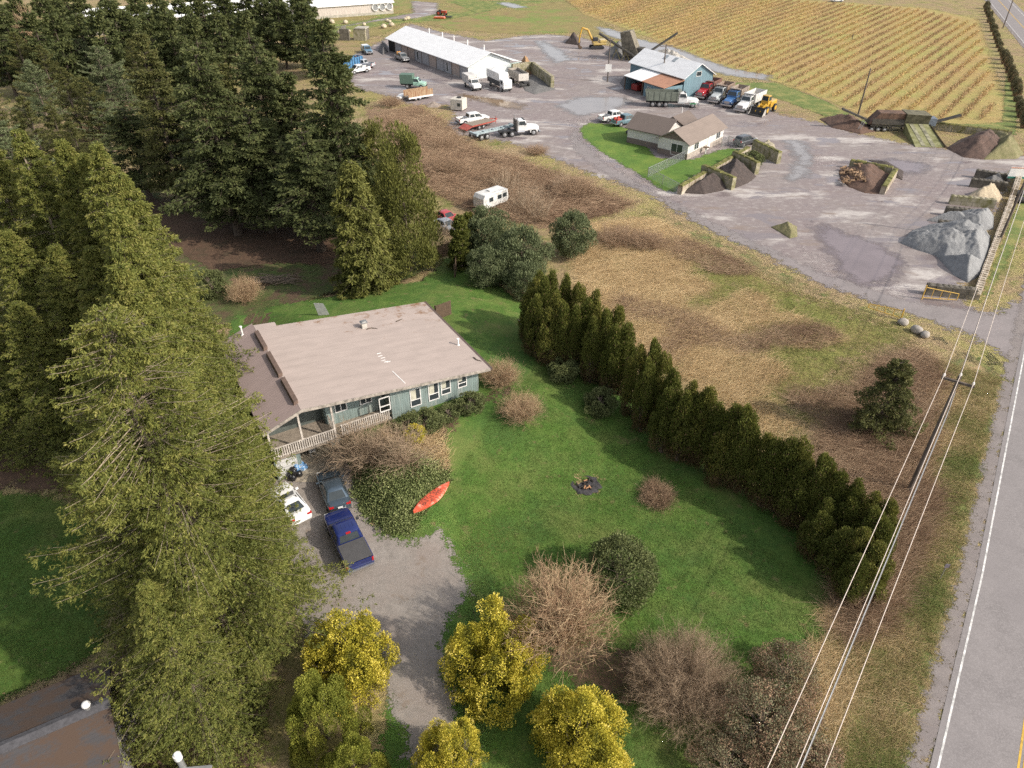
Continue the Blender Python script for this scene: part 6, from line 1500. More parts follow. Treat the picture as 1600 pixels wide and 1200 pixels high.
def heavy(label, pm, loc, rz, L=9.0, boxm=None, rear_axles=2, group=None, kind='dump', boxh=2.9, inner=None, stripe=None, cat='dump truck', name='dump_truck', sleeper=False, stack=True, hoodh=1.75):
    """conventional heavy truck: hood, cab, frame, wheels and a tipping box (kind dump) or a bare chassis (kind tractor)"""
    t = thing(name, label, cat, loc, rz, group); h = L / 2
    mb = MB(); mb.loft([sring(h - 2.3, 0.92, 0.85, hoodh + 0.05, e=0.3), sring(h - 1.2, 0.86, 0.80, hoodh, e=0.3), sring(h - 0.25, 0.76, 0.75, hoodh - 0.12, e=0.3), sring(h - 0.02, 0.68, 0.80, hoodh - 0.28, e=0.3)]); mb.build('hood', pm, t, 45)
    for s in (-1, 1):
        pr = [(h - 1.75, 0.55), (h - 1.75, 0.95), (h - 1.45, 1.20), (h - 0.75, 1.22), (h - 0.35, 0.95), (h - 0.35, 0.7), (h - 0.55, 0.7), (h - 0.8, 1.05), (h - 1.4, 1.05), (h - 1.6, 0.9), (h - 1.62, 0.55)]
        mb = MB(); mb.prism(pr, s * 0.72, s * 1.16); mb.build('fender', pm, t, None, 0.03)
    mb = MB(); mb.box(h - 0.06, h + 0.02, -0.56, 0.56, 0.86, hoodh - 0.30); mb.build('grille', m_chrome if kind != 'tractor' else m_plas, t, None, 0.02)
    mb = MB(); mb.box(h - 0.08, h + 0.22, -1.15, 1.15, 0.42, 0.74); mb.build('bumper', m_chrome, t, None, 0.03)
    lamp_pair(t, h - 0.28, 0.94, 1.0, 0.12, 0.26, 0.2, m_head, 'headlight')
    mb = MB(); mb.box(h - 4.0, h - 2.28, -1.05, 1.05, 0.9, 1.85); mb.build('cab_base', pm, t, None, 0.05)
    cabin(t, h - 4.0, h - 2.28, 1.05, 1.85, h - 3.95, h - 2.62, 0.95, 2.72, pm, 1, None, False)
    mb = MB(); mb.box(h - 2.95, h - 2.70, -0.9, 0.9, 2.74, 2.80); mb.build('sun_visor', m_plas, t)
    mb = MB(); mb.box(-h, h - 1.0, -0.42, 0.42, 0.72, 1.02); mb.build('frame', m_plas, t)
    if stack:
        for s in (-1, 1): mb = MB(); mb.tube((h - 4.15, s * 0.98, 1.0), (h - 4.15, s * 0.98, 3.25), 0.08, n=10); mb.build('exhaust_stack', m_chrome, t, 50)
    for s in (-1, 1): mb = MB(); mb.tube((h - 4.1, s * 0.92, 0.82), (h - 2.8, s * 0.92, 0.82), 0.27, n=14); mb.build('fuel_tank', m_chrome if kind == 'tractor' else m_steel, t, 50)
    xsr = [-h + 1.3 + i * 1.32 for i in range(rear_axles)] if kind == 'dump' else [-h + 0.9 + i * 1.4 for i in range(rear_axles)]
    for s in (-1, 1): wheel(t, h - 1.08, s * 0.98, 0.52, 0.30)
    for x in xsr:
        for s in (-1, 1): wheel(t, x, s * 0.88, 0.52, 0.52)
    if kind == 'dump':
        bx1 = h - 4.25; bz0, bz1 = 1.25, boxh; bm_ = boxm or pm
        def side(y0, y1, name='box_side'):
            mb = MB(); mb.hexa([(-h, y0, bz0), (bx1, y0, bz0), (bx1, y1, bz0), (-h, y1, bz0), (-h - 0.25, y0, bz1), (bx1, y0, bz1), (bx1, y1, bz1), (-h - 0.25, y1, bz1)])
            for x in np.linspace(-h + 0.3, bx1 - 0.15, 6): mb.box(x, x + 0.09, (y0 - 0.05) if y0 < 0 else y1 + 0.002, (y0 - 0.002) if y0 < 0 else y1 + 0.05, bz0, bz1 - 0.05)
            mb.build(name, bm_, t)
        side(-1.22, -1.16); side(1.16, 1.22)
        mb = MB(); mb.box(bx1, bx1 + 0.08, -1.22, 1.22, bz0, bz1 + 0.15); mb.box(bx1 + 0.081, bx1 + 0.75, -1.1, 1.1, bz1 + 0.06, bz1 + 0.15); mb.build('box_headboard', bm_, t)
        mb = MB(); mb.box(-h + 0.0, bx1, -1.158, 1.158, bz0, bz0 + 0.12); mb.build('box_floor', inner or m_rust, t)
        mb = MB(); mb.hexa([(-h - 0.06, -1.15, bz0), (-h, -1.15, bz0), (-h, 1.15, bz0), (-h - 0.06, 1.15, bz0), (-h - 0.32, -1.15, bz1 - 0.1), (-h - 0.26, -1.15, bz1 - 0.1), (-h - 0.26, 1.15, bz1 - 0.1), (-h - 0.32, 1.15, bz1 - 0.1)]); mb.build('tailgate', bm_, t)
    if stripe is not None:
        for s in (-1, 1): mb = MB(); mb.box(h - 1.72, h - 0.4, s * 1.163 - 0.004, s * 1.163 + 0.004, 0.72, 0.94); mb.build('paint_stripe', stripe, t)
    mirrors(t, h - 2.5, 1.05, 2.15, m_chrome)
    return t

def pose(front, rear, L=None):
    """ground pixels of the front and rear centre -> location, heading"""
    f = np.array(GT(*front)[:2]); r = np.array(GT(*rear)[:2]); d = f - r; c = (f + r) / 2 if L is None else f - d / np.linalg.norm(d) * (L / 2)
    return (float(c[0]), float(c[1]), hz(c[0], c[1]) + 0.03), math.atan2(d[1], d[0])

# near driveway
l, a = pose((529, 818), (563, 890)); pickup("dark blue pickup with a black bed cover parked on the gravel drive", paint("deep_blue", (0.014, 0.024, 0.115), 0.18), l, a, L=5.5, W=0.97, cover=mat("black_vinyl", (0.075, 0.072, 0.072), 0.65, var=0.08))
l, a = pose((514, 752), (531, 796)); sedan("dark slate blue sedan parked below the balcony end on the gravel drive", mat("slate_blue_metallic", (0.11, 0.15, 0.19), 0.3, 0.65, 0.06, 1.3, coat=0.6), l, a, L=4.5)
l, a = pose((441, 778), (467, 812)); sedan("white coupe half hidden by the cedars on the gravel drive", paint("white", (0.78, 0.77, 0.75), 0.25, 0.03), l, a, L=4.4, H=1.32, coupe=True, plate=False, name='coupe_car')
# storage yard
P_W = paint("work_white", (0.72, 0.71, 0.69), 0.3, 0.06)
l, a = pose((765, 188), (712, 196)); pickup("white crew cab pickup beside the red flatbed trailer", P_W, l, a, L=6.3, trim=m_plas)
l, a = pose((979, 185), (936, 192)); pickup("white pickup with a dark bed nosed toward the cottage", P_W, l, a, L=5.9, trim=m_chrome)
l, a = pose((995, 191), (958, 198)); tp_ = pickup("teal pickup with a red load in its bed beside the cottage", paint("teal_blue", (0.11, 0.19, 0.22)), l, a, L=5.8)
mb = MB(); rr = random.Random(4)
for i in range(9): q = rr.uniform(-2.5, -1.3), rr.uniform(-0.6, 0.6); mb.box(q[0], q[0] + 0.5, q[1], q[1] + 0.35, 0.73 + 0.03 * i, 1.1 + 0.05 * i)
o = mb.build('red_load', mat("faded_red_plastic", (0.45, 0.07, 0.05), 0.6), None, None, 0.02); o.location = tp_.location; o.rotation_euler = tp_.rotation_euler; tag(o, "pile of red boxes loaded in the teal pickup's bed", 'load')
l, a = pose((645, 102), (613, 88)); gp = pickup("grey pickup carrying orange gear in front of the long shed", paint("mid_grey", (0.24, 0.235, 0.23)), l, a, L=5.8)
mb = MB()
for i in range(7): q = rr.uniform(-2.6, -1.3), rr.uniform(-0.6, 0.5); mb.ball((q[0], q[1], 1.25 + 0.06 * i), 0.42, 0.35, 0.3, 8, 5, 0.2, rr)
o = mb.build('orange_load', mat("faded_orange_canvas", (0.55, 0.27, 0.07), 0.8), None, 50); o.location = gp.location; o.rotation_euler = gp.rotation_euler; tag(o, "orange bundles piled in the grey pickup's bed", 'load')
mb = MB(); mb.tube((0, 0, 0), (0, 0, 0.95), 0.4, n=14); mb.tube((0, 0, 0.952), (0, 0, 1.0), 0.42, n=14); o = mb.build('blue_drum', mat("blue_plastic", (0.03, 0.09, 0.32), 0.5), None, 50); x, y = G(624, 86); o.location = (x, y, 0.02); tag(o, "blue plastic drum behind the grey pickup by the shed doors", 'drum')
l, a = pose((583, 90), (565, 77)); pickup("blue pickup with a white bed canopy near the blue bin", paint("light_blue", (0.11, 0.21, 0.30)), l, a, L=5.6, canopy=P_W)
l, a = pose((550, 104), (586, 107)); pickup("pale silver pickup behind the blue bin, its bed toward the yard", paint("pale_silver", (0.45, 0.46, 0.48)), l, a, L=5.8)
l, a = pose((550, 116), (572, 112)); pickup("white pickup partly hidden behind the fir beside the blue bin", P_W, l, a, L=5.6)
l, a = pose((752, 146), (724, 130)); box_truck("older white cube truck with a dented box at the shed's gable end", P_W, l, a, L=6.4, cabover=False, boxm=mat("dented_box_white", (0.60, 0.57, 0.54), 0.6, var=0.18, scale=1.2), boxh=2.7, boxw=1.05)
l, a = pose((802, 148), (760, 128)); box_truck("white cabover feed truck with a dark lower body", P_W, l, a, L=8.2, cabover=True, boxm=P_W, boxh=3.5, boxw=1.15, lower=mat("dark_truck_underbody", (0.05, 0.05, 0.055), 0.6), rounded=True)
l, a = pose((661, 138), (632, 137)); box_truck("small mint green cab truck with a dark green box on the yard", paint("mint_green", (0.30, 0.48, 0.38)), l, a, L=5.6, cabover=False, boxm=mat("dull_green_box", (0.10, 0.165, 0.125), 0.6), boxh=2.9, boxw=1.0)
l, a = pose((1178, 222), (1148, 231)); suv("charcoal suv parked behind the cottage fence", paint("charcoal", (0.055, 0.057, 0.062)), l, a)
# dump trucks in a row and the long one
mdump = mat("grey_dump_body", (0.16, 0.17, 0.15), 0.6, var=0.2, scale=1.5); gD = "dump trucks parked in a row beside the workshop"
l, a = pose((1088, 167), (1010, 165)); heavy("long tri axle dump truck with a white and green hood and a grey green box", P_W, l, a, L=10.4, boxm=mat("grey_green_dump_body", (0.17, 0.19, 0.155), 0.55, var=0.15, scale=1.5), rear_axles=3, boxh=3.0, stripe=mat("green_paint", (0.10, 0.33, 0.16), 0.4))
l, a = pose((1092, 156), (1126, 138), 8.6); heavy("red dump truck at the workshop corner", paint("red", (0.42, 0.025, 0.035)), l, a, L=8.6, boxm=mat("rusty_dump_body", (0.20, 0.10, 0.08), 0.7, var=0.2), group=gD)
l, a = pose((1113, 163), (1146, 144), 8.6); heavy("silver dump truck between the red one and the blue one", paint("silver", (0.46, 0.48, 0.48), 0.3), l, a, L=8.6, boxm=mat("rust_and_tan_dump_body", (0.30, 0.22, 0.17), 0.7, var=0.25), group=gD)
l, a = pose((1134, 169), (1168, 150), 8.6); heavy("blue dump truck with a sloping hood between the silver and white ones", paint("blue", (0.06, 0.16, 0.36)), l, a, L=8.6, boxm=mat("tan_dump_body", (0.33, 0.27, 0.22), 0.7, var=0.2), group=gD, hoodh=1.6)
l, a = pose((1154, 177), (1200, 155), 9.4); heavy("white dump truck with ribbed white box next to the yellow loader", P_W, l, a, L=9.4, boxm=mat("ribbed_white_dump_body", (0.62, 0.60, 0.57), 0.5, var=0.08), group=gD, inner=mat("dark_box_lining", (0.06, 0.04, 0.035), 0.8))
# tractor unit and the container chassis behind it
l, a = pose((834, 209), (785, 213)); heavy("white tractor unit with a dark headache rack, hitched to a bare chassis", P_W, l, a, L=7.4, kind='tractor', cat='truck', name='tractor_unit', rear_axles=2)
hr = MB(); hr.box(-0.62, -0.5, -1.1, 1.1, 1.02, 2.75); o = hr.build('headache_rack', mat("dark_rack_steel", (0.09, 0.08, 0.07), 0.6), bpy.data.objects[[q.name for q in COL.objects if q.name.startswith('tractor_unit')][0]], None, 0.02)
l, a = pose((800, 206), (742, 219))
ct = thing('chassis_trailer', "pale blue skeletal container chassis behind the white tractor unit", 'trailer', l, a)
m_pbl = mat("pale_blue_frame_paint", (0.36, 0.43, 0.45), 0.6, var=0.2, scale=2)
mb = MB(); mb.box(-4.2, 4.2, -0.55, -0.40, 0.95, 1.25); mb.box(-4.2, 4.2, 0.40, 0.55, 0.95, 1.25)
for x in (-4.2, -2.2, -0.2, 1.8, 3.9): mb.box(x, x + 0.25, -0.4, 0.4, 0.97, 1.22)
mb.box(-4.55, -4.203, -1.2, 1.2, 0.95, 1.3); mb.box(4.203, 4.5, -1.15, 1.15, 0.95, 1.3); mb.build('frame', m_pbl, ct)
for x in (-3.4, -2.2):
    for s in (-1, 1): wheel(ct, x, s * 0.9, 0.5, 0.5)
mb = MB(); mb.box(-4.6, -4.56, -1.15, -0.6, 0.35, 0.95); mb.box(-4.6, -4.56, 0.6, 1.15, 0.35, 0.95); mb.build('mud_flap', m_plas, ct)
l, a = pose((778, 192), (718, 207))
ft = thing('flatbed_trailer', "red flatbed trailer with a worn plank deck beside the white crew cab pickup", 'trailer', l, a)
m_rtr = mat("faded_red_frame_paint", (0.40, 0.085, 0.06), 0.6, var=0.2, scale=2)
mb = MB(); mb.hexa([(-4, -1.2, 0.35), (-2.6, -1.2, 0.75), (-2.6, 1.2, 0.75), (-4, 1.2, 0.35), (-4, -1.2, 0.45), (-2.6, -1.2, 0.95), (-2.6, 1.2, 0.95), (-4, 1.2, 0.45)]); mb.box(-2.598, 3, -1.2, 1.2, 0.75, 0.95)
mb.bar((3.0, -0.9, 0.82), (4.4, -0.05, 0.82), 0.12, 0.16); mb.bar((3.0, 0.9, 0.82), (4.4, 0.05, 0.82), 0.12, 0.16); mb.tube((4.15, 0, 0.0), (4.15, 0, 1.3), 0.06); mb.build('frame', m_rtr, ft)
mb = MB(); mb.box(-2.5, 2.9, -1.08, 1.08, 0.954, 1.0); mb.build('deck', mat("worn_deck_planks", (0.27, 0.22, 0.17), 0.9, var=0.2, scale=3, stretch=(1, 8, 1)), ft)
for x in (-0.9, 0.1):
    for s in (-1, 1): wheel(ft, x, s * 1.12, 0.36, 0.22)
# bin trailer, blue bin, old flatbed, little tank trailer, boat trailer
l, a = pose((826, 140), (795, 122))
bt = thing('dump_trailer', "tan open top dump trailer standing at the concrete block bay", 'trailer', l, a); mtan = mat("tan_trailer_body", (0.42, 0.37, 0.31), 0.7, var=0.15)
for y0, y1 in ((-1.2, -1.13), (1.13, 1.2)): mb = MB(); mb.box(-3.4, 3.0, y0, y1, 1.2, 2.7); mb.build('box_side', mtan, bt)
mb = MB(); mb.box(3.0, 3.08, -1.2, 1.2, 1.2, 2.7); mb.box(3.081, 3.1, -0.2, 0.2, 1.3, 2.6); mb.build('box_end', mat("pale_trailer_end", (0.58, 0.53, 0.48), 0.7, var=0.12), bt)
mb = MB(); mb.box(-3.48, -3.4, -1.2, 1.2, 1.2, 2.7); mb.build('box_end', mtan, bt); mb = MB(); mb.box(-3.4, 3.0, -1.128, 1.128, 1.2, 2.2); mb.build('load', mat("dark_gravel_load", (0.12, 0.11, 0.105), 0.95), bt)
mb = MB(); mb.box(-3.4, 4.4, -0.4, 0.4, 0.75, 1.18); mb.build('frame', m_plas, bt)
for x in (-2.2, -1.0, 3.6):
    for s in (-1, 1): wheel(bt, x, s * 0.95, 0.5, 0.4)
l, a = pose((565, 104), (528, 112)); bn = thing('waste_bin', "big blue ribbed steel bin behind the fir grove", 'bin', l, a); mbl = mat("blue_bin_paint", (0.075, 0.22, 0.40), 0.6, var=0.2, scale=1.2)
mb = MB(); mb.box(-3.4, 3.4, -1.2, -1.1, 0.2, 2.6); mb.box(-3.4, 3.4, 1.1, 1.2, 0.2, 2.6); mb.box(-3.4, -3.3, -1.1, 1.1, 0.2, 2.6); mb.box(3.3, 3.4, -1.1, 1.1, 0.2, 2.6); mb.build('shell', mbl, bn)
mb = MB()
for x in np.linspace(-3.2, 3.1, 9): mb.box(x, x + 0.14, -1.32, -1.203, 0.25, 2.55)
mb.build('ribs', mat("dark_blue_rib_paint", (0.03, 0.10, 0.22), 0.6), bn)
mb = MB(); rr = random.Random(8)
for i in range(26): q = rr.uniform(-3, 2.7), rr.uniform(-0.9, 0.6), rr.uniform(1.6, 2.5); mb.box(q[0], q[0] + rr.uniform(0.2, 0.7), q[1], q[1] + rr.uniform(0.2, 0.6), q[2], q[2] + rr.uniform(0.1, 0.5))
mb.box(-3.29, 3.29, -1.09, 1.09, 0.3, 1.7); mb.build('waste', mat("mixed_reddish_scrap", (0.26, 0.17, 0.14), 0.8, var=0.3, scale=2), bn)
l, a = pose((672, 152), (636, 158)); of = thing('old_flatbed', "old trailer with rust streaked stake sides at the yard's left edge", 'trailer', l, a)
mrs = mat("rust_streaked_boards", (0.36, 0.26, 0.16), 0.85, var=0.25, scale=2, col2=(0.2, 0.09, 0.045), stretch=(3, 3, 0.4))
mb = MB(); mb.box(-2.9, 2.9, -1.15, 1.15, 0.6, 0.8); mb.build('deck', m_wood, of); mb = MB(); mb.box(-2.9, 2.9, -1.2, -1.155, 0.55, 0.85); mb.build('rail', m_wht, of)
for y0 in (-1.1, 1.05): mb = MB(); mb.box(-2.9, 2.9, y0, y0 + 0.05, 0.82, 2.0); mb.build('stake_side', mrs, of)
for x in (-1.2, -0.2):
    for s in (-1, 1): wheel(of, x, s * 1.0, 0.36, 0.24)
l, a = pose((645, 148), (622, 156)); wb = thing('boat_hull', "upturned white hull lying against the rust streaked trailer", 'boat', l, a)
mb = MB(); mb.loft([sring(-2.6, 0.7, 0.0, 0.6, 12, 0.6), sring(-1, 0.95, 0.0, 0.85, 12, 0.6), sring(1, 0.9, 0.0, 0.85, 12, 0.6), sring(2.4, 0.3, 0.1, 0.7, 12, 0.6)]); mb.build('hull', P_W, wb, 50)
x, y = G(717, 171); tk = thing('water_tank_cabin', "small square cream cabin with a hatch on scrub at the yard edge", 'cabin', (x, y, 0), -0.35)
mb = MB(); mb.box(-1.3, 1.3, -1.2, 1.2, 0.15, 2.2); mb.build('shell', mat("cream_panel", (0.56, 0.52, 0.45), 0.7, var=0.12), tk, None, 0.06); mb = MB(); mb.tube((0.1, 0.1, 2.2), (0.1, 0.1, 2.4), 0.45, n=14); mb.build('hatch', m_plas, tk)
mb = MB(); mb.box(0.2, 0.9, -1.225, -1.203, 0.9, 1.5); mb.build('window', m_glass, tk); mb = MB(); mb.box(-1.33, -1.303, -1.0, 1.0, 0.15, 2.0); mb.build('door', m_rust, tk)
# abandoned cars and the travel trailer by the passage
l, a = pose((708, 352), (690, 343)); sedan("faded red sedan abandoned in the grass beyond the passage", paint("faded_red", (0.40, 0.05, 0.055), 0.5), l, a, L=4.4)
l, a = pose((708, 365), (690, 356)); sedan("faded blue grey sedan abandoned beside the red one", paint("faded_grey", (0.22, 0.24, 0.27), 0.5), l, a, L=4.4)
l, a = pose((783, 318), (752, 330)); rv = thing('travel_trailer', "old white travel trailer standing in the brambles", 'trailer', l, a)
mrv = mat("weathered_white_fibreglass", (0.66, 0.65, 0.62), 0.5, var=0.15, scale=1)
mb = MB(); mb.prism([(-2.9, 0.6), (2.5, 0.6), (2.9, 1.2), (2.7, 2.6), (-2.5, 2.75), (-2.9, 2.2)], -1.15, 1.15); mb.build('shell', mrv, rv, None, 0.08)
for x in (-1.6, 0.3, 1.5): mb = MB(); mb.box(x, x + 0.9, -1.175, -1.152, 1.5, 2.15); mb.build('window', m_glass, rv)
mb = MB(); mb.box(2.62, 2.72, -0.7, 0.7, 1.6, 2.4); mb.build('window', m_glass, rv)
mb = MB(); mb.box(-0.6, 0.1, -0.35, 0.35, 2.72, 2.92); mb.build('roof_vent', m_wht, rv)
for s in (-1, 1): wheel(rv, -0.3, s * 1.0, 0.35, 0.22)

rv.scale = (0.86, 0.9, 0.9)
# ------------------------------------------------------------------ machines
m_yel = paint("machine_yellow", (0.55, 0.32, 0.035), 0.4); m_dyel = paint("faded_machine_yellow", (0.50, 0.36, 0.12), 0.5)
l, a = pose((1181, 181), (1216, 166), 6.8); ld = thing('wheel_loader', "yellow wheel loader with its black bucket on the ground beside the white dump truck", 'loader', l, a)
mb = MB(); mb.box(-3.0, -0.5, -0.95, 0.95, 0.9, 2.1); mb.build('engine_hood', m_yel, ld, None, 0.1); mb = MB(); mb.box(-0.5, 1.4, -0.6, 0.6, 0.8, 1.6); mb.build('front_frame', m_yel, ld, None, 0.06)
mb = MB(); mb.box(-0.8, 0.6, -0.75, 0.75, 1.62, 2.2); mb.build('cab_base', m_yel, ld); cabin(ld, -0.8, 0.6, 0.78, 2.2, -0.7, 0.45, 0.72, 3.2, m_yel, 1)
for s in (-1, 1):
    mb = MB(); mb.bar((0.6, s * 0.5, 1.7), (2.0, s * 0.5, 1.35), 0.2, 0.35); mb.bar((2.0, s * 0.5, 1.35), (2.9, s * 0.5, 0.6), 0.2, 0.35); mb.build('lift_arm', m_yel, ld)
mb = MB(); mb.prism([(2.6, 0.1), (3.9, 0.05), (3.9, 0.15), (2.9, 0.35), (2.75, 1.2), (2.9, 1.45), (2.8, 1.5), (2.55, 1.2), (2.45, 0.5)], -1.45, 1.45); mb.build('bucket', mat("black_bucket_steel", (0.045, 0.042, 0.04), 0.6, var=0.2), ld)
for s in (-1, 1):
    mb = MB(); mb.prism([(2.55, 0.12), (3.9, 0.08), (2.85, 1.42), (2.5, 1.1)], s * 1.452, s * 1.50); mb.build('bucket_cheek', mat("worn_bucket_edge", (0.45, 0.42, 0.38), 0.6), ld)
for x in (-2.1, 1.3):
    for s in (-1, 1): wheel(ld, x, s * 1.05, 0.75, 0.5, m_yel)
x, y = G(932, 76); ex = thing('excavator', "yellow tracked excavator with its arm reaching down left", 'excavator', (x, y, 0.02), math.pi + 0.12)
for s in (-1, 1):
    mb = MB(); mb.prism([(-1.7, 0.1), (-1.9, 0.45), (-1.6, 0.8), (1.6, 0.8), (1.9, 0.45), (1.7, 0.1)], s * 0.85, s * 1.45); mb.build('track', m_plas, ex, None, 0.05)
mb = MB(); mb.box(-0.8, 0.8, -0.84, 0.84, 0.5, 1.0); mb.build('undercarriage', m_plas, ex); mb = MB(); mb.box(-2.3, 1.2, -1.3, 1.3, 1.02, 1.6); mb.box(-2.4, -0.6, -1.28, 1.28, 1.602, 2.3); mb.build('upper_body', m_dyel, ex, None, 0.12)
mb = MB(); mb.box(0.0, 1.3, 0.25, 1.25, 1.62, 2.0); mb.build('cab_base', m_dyel, ex)
cc = thing('cab_group', '', '', (0, 0, 0)); COL.objects.unlink(cc); bpy.data.objects.remove(cc)
mb = MB(); mb.box(0.0, 1.3, 0.25, 1.25, 2.0, 2.9); cbx = mb.build('cab', m_plas, ex, None, 0.05); mb = MB(); mb.box(1.305, 1.32, 0.35, 1.15, 2.05, 2.8); mb.build('window', m_glass, cbx); mb = MB(); mb.box(0.15, 1.15, 0.225, 0.245, 2.05, 2.8); mb.build('window', m_glass, cbx)
mb = MB(); mb.path([(0.9, -0.3, 1.5), (2.6, -0.3, 4.6), (4.3, -0.3, 5.2)], [0.28, 0.3, 0.2], 8); mb.build('boom', m_yel, ex, 40)
mb = MB(); mb.path([(4.15, -0.3, 5.4), (4.7, -0.3, 3.4), (4.9, -0.3, 1.5)], [0.24, 0.22, 0.15], 8); mb.build('stick', m_yel, ex, 40)
mb = MB(); mb.prism([(4.9, 1.5), (5.15, 0.9), (4.9, 0.1), (4.2, 0.05), (3.95, 0.5), (4.4, 0.6)], -0.8, 0.2); mb.build('bucket', m_dkwood, ex)

m_mach = mat("dark_machine_steel", (0.085, 0.075, 0.06), 0.75, var=0.25, scale=1.5); m_mach2 = mat("mossy_machine_panel", (0.15, 0.135, 0.085), 0.85, var=0.3, scale=1.2, col2=(0.06, 0.055, 0.03))
def conveyor(parent, a, b, w=0.9, m=None):
    mb = MB(); mb.bar(a, b, w, 0.35); c = mb.build('conveyor', m or m_mach, parent)
    mb = MB(); d = (Vector(b) - Vector(a)).normalized(); up = Vector((0, 0, 0.2)); mb.bar(Vector(a) + up, Vector(b) + up, w * 0.7, 0.03); mb.build('belt', m_black, c)
# the big mossy screener by the field
sA = G(1362, 205); sB = G(1450, 208); p0, Lm, a = frame(sA, sB)
sc_ = thing('screening_machine', "large dark mossy screening machine with two side conveyors at the field edge", 'machine', (p0[0], p0[1], 0), a)
mb = MB(); mb.prism([(-1.0, 1.6), (0.6, 4.2), (0.8, 4.4), (5.4, 4.4), (5.4, 1.6)], 0, 2.6); mb.build('screen_box', mat("rusty_drum_cover", (0.15, 0.085, 0.055), 0.8, var=0.3, scale=1.5), sc_, None, 0.05)
mb = MB(); mb.box(-0.4, 5.4, -0.12, -0.004, 1.7, 3.0); mb.build('side_panel', m_mach, sc_)
mb = MB(); mb.hexa([(5.45, 0, 1.5), (9.9, 0, 1.5), (9.9, 2.6, 1.5), (5.45, 2.6, 1.5), (5.45, -0.6, 4.5), (9.9, -0.6, 4.3), (9.9, 3.1, 4.3), (5.45, 3.1, 4.5)]); mb.build('hopper', m_mach2, sc_, None, 0.04)
mb = MB(); mb.box(9.95, 11.4, 0.2, 2.3, 1.6, 3.4); mb.build('engine_house', mat("blue_grey_panel", (0.16, 0.19, 0.23), 0.6, var=0.2), sc_, None, 0.05)
conveyor(sc_, (0.2, 1.2, 1.7), (-6.0, 1.6, 4.6)); conveyor(sc_, (11.0, 1.2, 2.1), (15.8, 1.5, 4.0))
mb = MB()
for x in (0.2, 3.2, 6.0, 9.5): mb.box(x, x + 0.25, 0.1, 0.35, 0, 1.7); mb.box(x, x + 0.25, 2.2, 2.45, 0, 1.7)
mb.box(-0.5, 11.2, 0.0, 0.3, 1.2, 1.5); mb.box(-0.5, 11.2, 2.2, 2.5, 1.2, 1.5); mb.build('chassis', m_mach, sc_)
for x in (-0.2, 1.0, 2.2):
    for y in (0.2, 2.4): wheel(sc_, x, y if y > 1 else -0.05, 0.5, 0.4)
mb = MB(); mb.bar((-3.1, -0.9, 0), (-2.3, -0.5, 2.6), 0.06, 0.06); mb.bar((-2.7, -1.1, 0), (-1.9, -0.7, 2.6), 0.06, 0.06)
for i in range(7): f = i / 7 + 0.08; mb.bar((-3.1 + 0.8 * f, -0.9 + 0.4 * f, 2.6 * f), (-2.7 + 0.8 * f, -1.1 + 0.4 * f, 2.6 * f), 0.04, 0.04)
mb.build('ladder', m_steel, sc_)
sc_.scale = (0.95, 0.95, 0.74)
# mossy loading ramp in front of it
rp = thing('loading_ramp', "moss covered concrete ramp rising to the screening machine", 'ramp', (p0[0], p0[1], 0), a)
m_moss = mat("mossy_concrete", (0.24, 0.235, 0.12), 0.95, var=0.35, scale=0.9, col2=(0.12, 0.12, 0.035), obj=True)
mb = MB(); mb.hexa([(5.0, -9.5, 0.0), (10.2, -9.0, 0.0), (9.8, -0.4, 0), (5.6, -0.4, 0), (5.0, -9.5, 0.12), (10.2, -9.0, 0.12), (9.8, -0.4, 2.3), (5.6, -0.4, 2.3)]); mb.build('deck', m_moss, rp)
for x in (6.2, 7.9): mb = MB(); mb.hexa([(x, -9.2, 0.10), (x + 0.7, -9.2, 0.10), (x + 0.7, -0.6, 2.1), (x, -0.6, 2.1), (x, -9.2, 0.22), (x + 0.7, -9.2, 0.22), (x + 0.7, -0.6, 2.36), (x, -0.6, 2.36)]); mb.build('wheel_track', mat("worn_mossy_track", (0.30, 0.285, 0.19), 0.95, var=0.3, scale=1.5), rp)
mb = MB(); mb.hexa([(10.25, -9.3, 0), (10.9, -9.3, 0), (10.5, -0.6, 0), (9.9, -0.6, 0), (10.25, -9.3, 0.5), (10.9, -9.3, 0.1), (10.5, -0.6, 0.8), (9.9, -0.6, 2.5)]); mb.build('side_bank', mat("brown_earth", (0.17, 0.12, 0.07), 0.95, var=0.25), rp)
rp.scale = (0.95, 0.95, 0.72)
# the conveyor plant behind the workshop
x, y = G(988, 93); cp = thing('conveyor_plant', "tall dark crushing plant with long conveyors behind the workshop", 'machine', (x, y, 0), -0.5)
mb = MB(); mb.hexa([(-2.2, -1.4, 1.0), (2.2, -1.4, 1.0), (2.2, 1.4, 1.0), (-2.2, 1.4, 1.0), (-3.4, -1.4, 6.2), (-0.8, -1.4, 6.8), (-0.8, 1.4, 6.8), (-3.4, 1.4, 6.2)]); mb.build('screen_box', mat("tan_grey_machine_panel", (0.22, 0.19, 0.14), 0.8, var=0.3, scale=1.2), cp, None, 0.05)
mb = MB(); mb.box(-1.8, 3.4, -1.3, 1.3, 0.5, 1.2); mb.box(-0.5, 2.8, -1.2, 1.2, 1.2, 3.0); mb.build('engine_house', m_mach, cp)
conveyor(cp, (2.6, -2.2, 0.6), (-8.5, -2.6, 5.8), 1.0); conveyor(cp, (2.5, 1.2, 1.0), (9.5, 5.0, 6.2), 0.9)
mb = MB()
for q in ((-4, -2.35), (-1.5, -2.3)): mb.bar((q[0] - 0.6, q[1], 0), (q[0] + 0.4, q[1], 2.6), 0.15, 0.15); mb.bar((q[0] + 1.6, q[1], 0), (q[0] + 0.2, q[1], 2.6), 0.15, 0.15)
